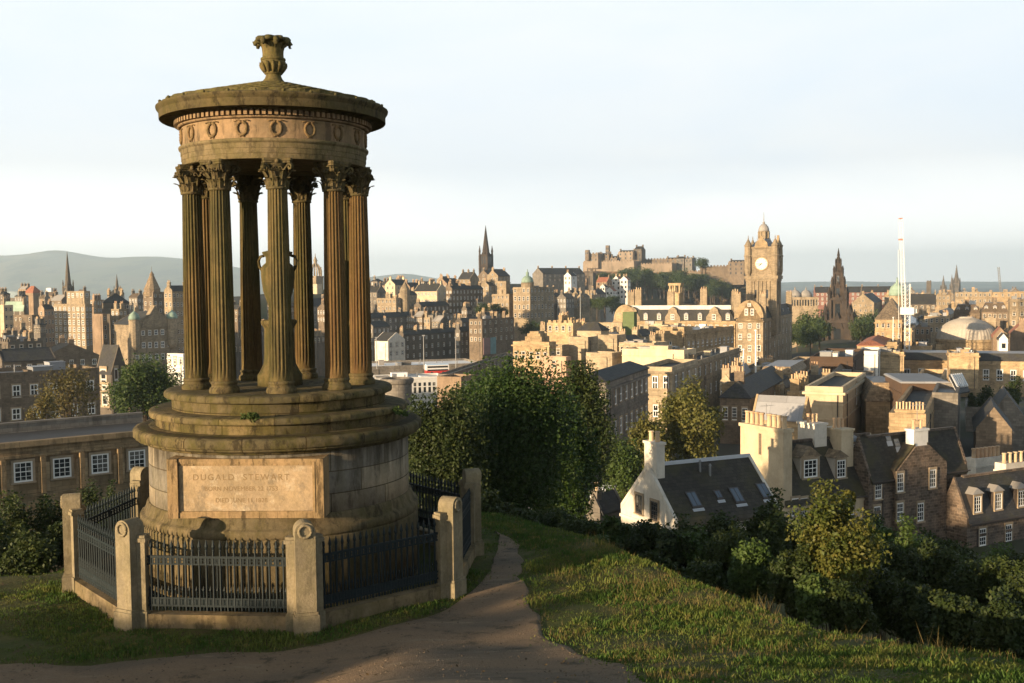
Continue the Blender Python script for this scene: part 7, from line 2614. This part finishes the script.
tree('unseen dark tree added behind the monument drum to shade the white house', 282, 440, 540, 84, 60, 'dark', 24000, 0.22, 90, seed=97)  # added out of sight, only for its shadow on the white gable

# far trees: three kinds, copied
protos = []
for k in range(3):
    rg = np.random.default_rng(300 + k)
    V, Fq, cc = crown_arrays(rg, (0, 0, 0), (1, 1, 0.95), 34, 2600, 0.13, 0.34, -0.6)
    mc = npmesh('crown', V, Fq, LEAF['far'])
    b = MB()
    b.cyl((0, 0, -1.9), (0, 0, 0.2), 0.09, 0.05, 6)
    for i in range(5):
        b.cyl((0, 0, -0.5), tuple(cc[i * 5] * 0.8), 0.04, 0.015, 4)
    tmp = b.build('trunk', BARK)
    protos.append((mc, tmp.data))
    bpy.data.objects.remove(tmp)


def far_tree(label, px, y0, y1, half, Y, k, group):
    c = at(px, (y0 + y1) / 2, Y)
    r = half * Y / FPX
    rz = (y1 - y0) / 2 * Y / FPX
    t = thing('tree', label, 'tree', (c[0], c[1], c[2] - 1.9 * rz), group)
    for nm, me in (('crown', protos[k][0]), ('trunk', protos[k][1])):
        o = bpy.data.objects.new(nm, me)
        o.parent = t
        o.location = (0, 0, 1.9 * rz)
        o.rotation_euler = (0, 0, rnd.uniform(0, 6.28))
        o.scale = (r, r, rz)
        col.objects.link(o)


FT = [('wide dark tree on the old town slope, left of the bank', 486, 302, 319, 14, 540, 'trees below the bank'), ('smaller dark tree right of the wide one beside the bank', 502, 306, 319, 9, 545, 'trees below the bank'),
      ('light green tree on the bank slope, left', 530, 320, 342, 9, 520, 'trees below the bank'), ('light green tree on the bank slope, right', 541, 322, 342, 8, 515, 'trees below the bank'),
      ('round dark tree standing on the castle wall', 702, 257, 271, 7, 1160, None)]
for a in FT:
    far_tree(a[0], a[1], a[2], a[3], a[4], a[5], rnd.randrange(3), a[6])
rr = random.Random(77)
for i in range(56):
    px = 596 + i * 2.5 + rr.uniform(-2, 2)
    y0 = np.interp(px, [598, 640, 690, 740], [274, 270, 272, 287]) + rr.uniform(-3, 7)
    far_tree('dark tree in the wood on the castle rock', px, y0, y0 + rr.uniform(13, 20), rr.uniform(7, 10), rr.uniform(1030, 1165), rr.randrange(3), 'trees on the castle rock')
for i in range(12):
    px = 545 + i * 6.6 + rr.uniform(-2, 2)
    y0 = 293 + rr.uniform(0, 13) + 0.06 * abs(px - 585)
    far_tree('dark tree on the wooded mound left of the castle', px, y0, y0 + rr.uniform(13, 18), rr.uniform(7, 10), rr.uniform(620, 780), rr.randrange(3), 'trees on the wooded mound')
for i in range(20):
    px = 786 + i * 4.7 + rr.uniform(-2, 2)
    Yt = rr.uniform(500, 600) if i % 3 else rr.uniform(660, 720)
    if 822 < px < 852 and Yt < 660:
        Yt = 690
    y0 = (314 if Yt > 640 else 318) + rr.uniform(-4, 10)
    far_tree('dark tree in the gardens round the gothic monument', px, y0, y0 + rr.uniform(24, 34), rr.uniform(8, 13), Yt, rr.randrange(3), 'trees in the gardens')
far_tree('broad brownish green tree left of the gothic monument', 812, 312, 350, 17, 560, 1, None)
far_tree('dark tree right of the gothic monument, before the stepped building', 862, 313, 346, 12, 600, 2, None)
# ------------------------------------------------------------------ the air
hb = MB()
hb.box((0, 7050, 160), (36000, 15980, 470))
g = Mat('haze air')
g.t.nodes.remove(g.b)
pv_ = g.n('VolumePrincipled', {'Color': (0.80, 0.93, 1.0, 1), 'Density': 0.00011, 'Anisotropy': 0.45})
g.t.links.new(pv_.outputs[0], g.t.nodes['Material Output'].inputs['Volume'])
hz = hb.build('haze', g.m)
tag(hz, None, None, None, 'stuff')
for o_ in bpy.data.objects:
    if 'o' in o_:
        del o_['o']
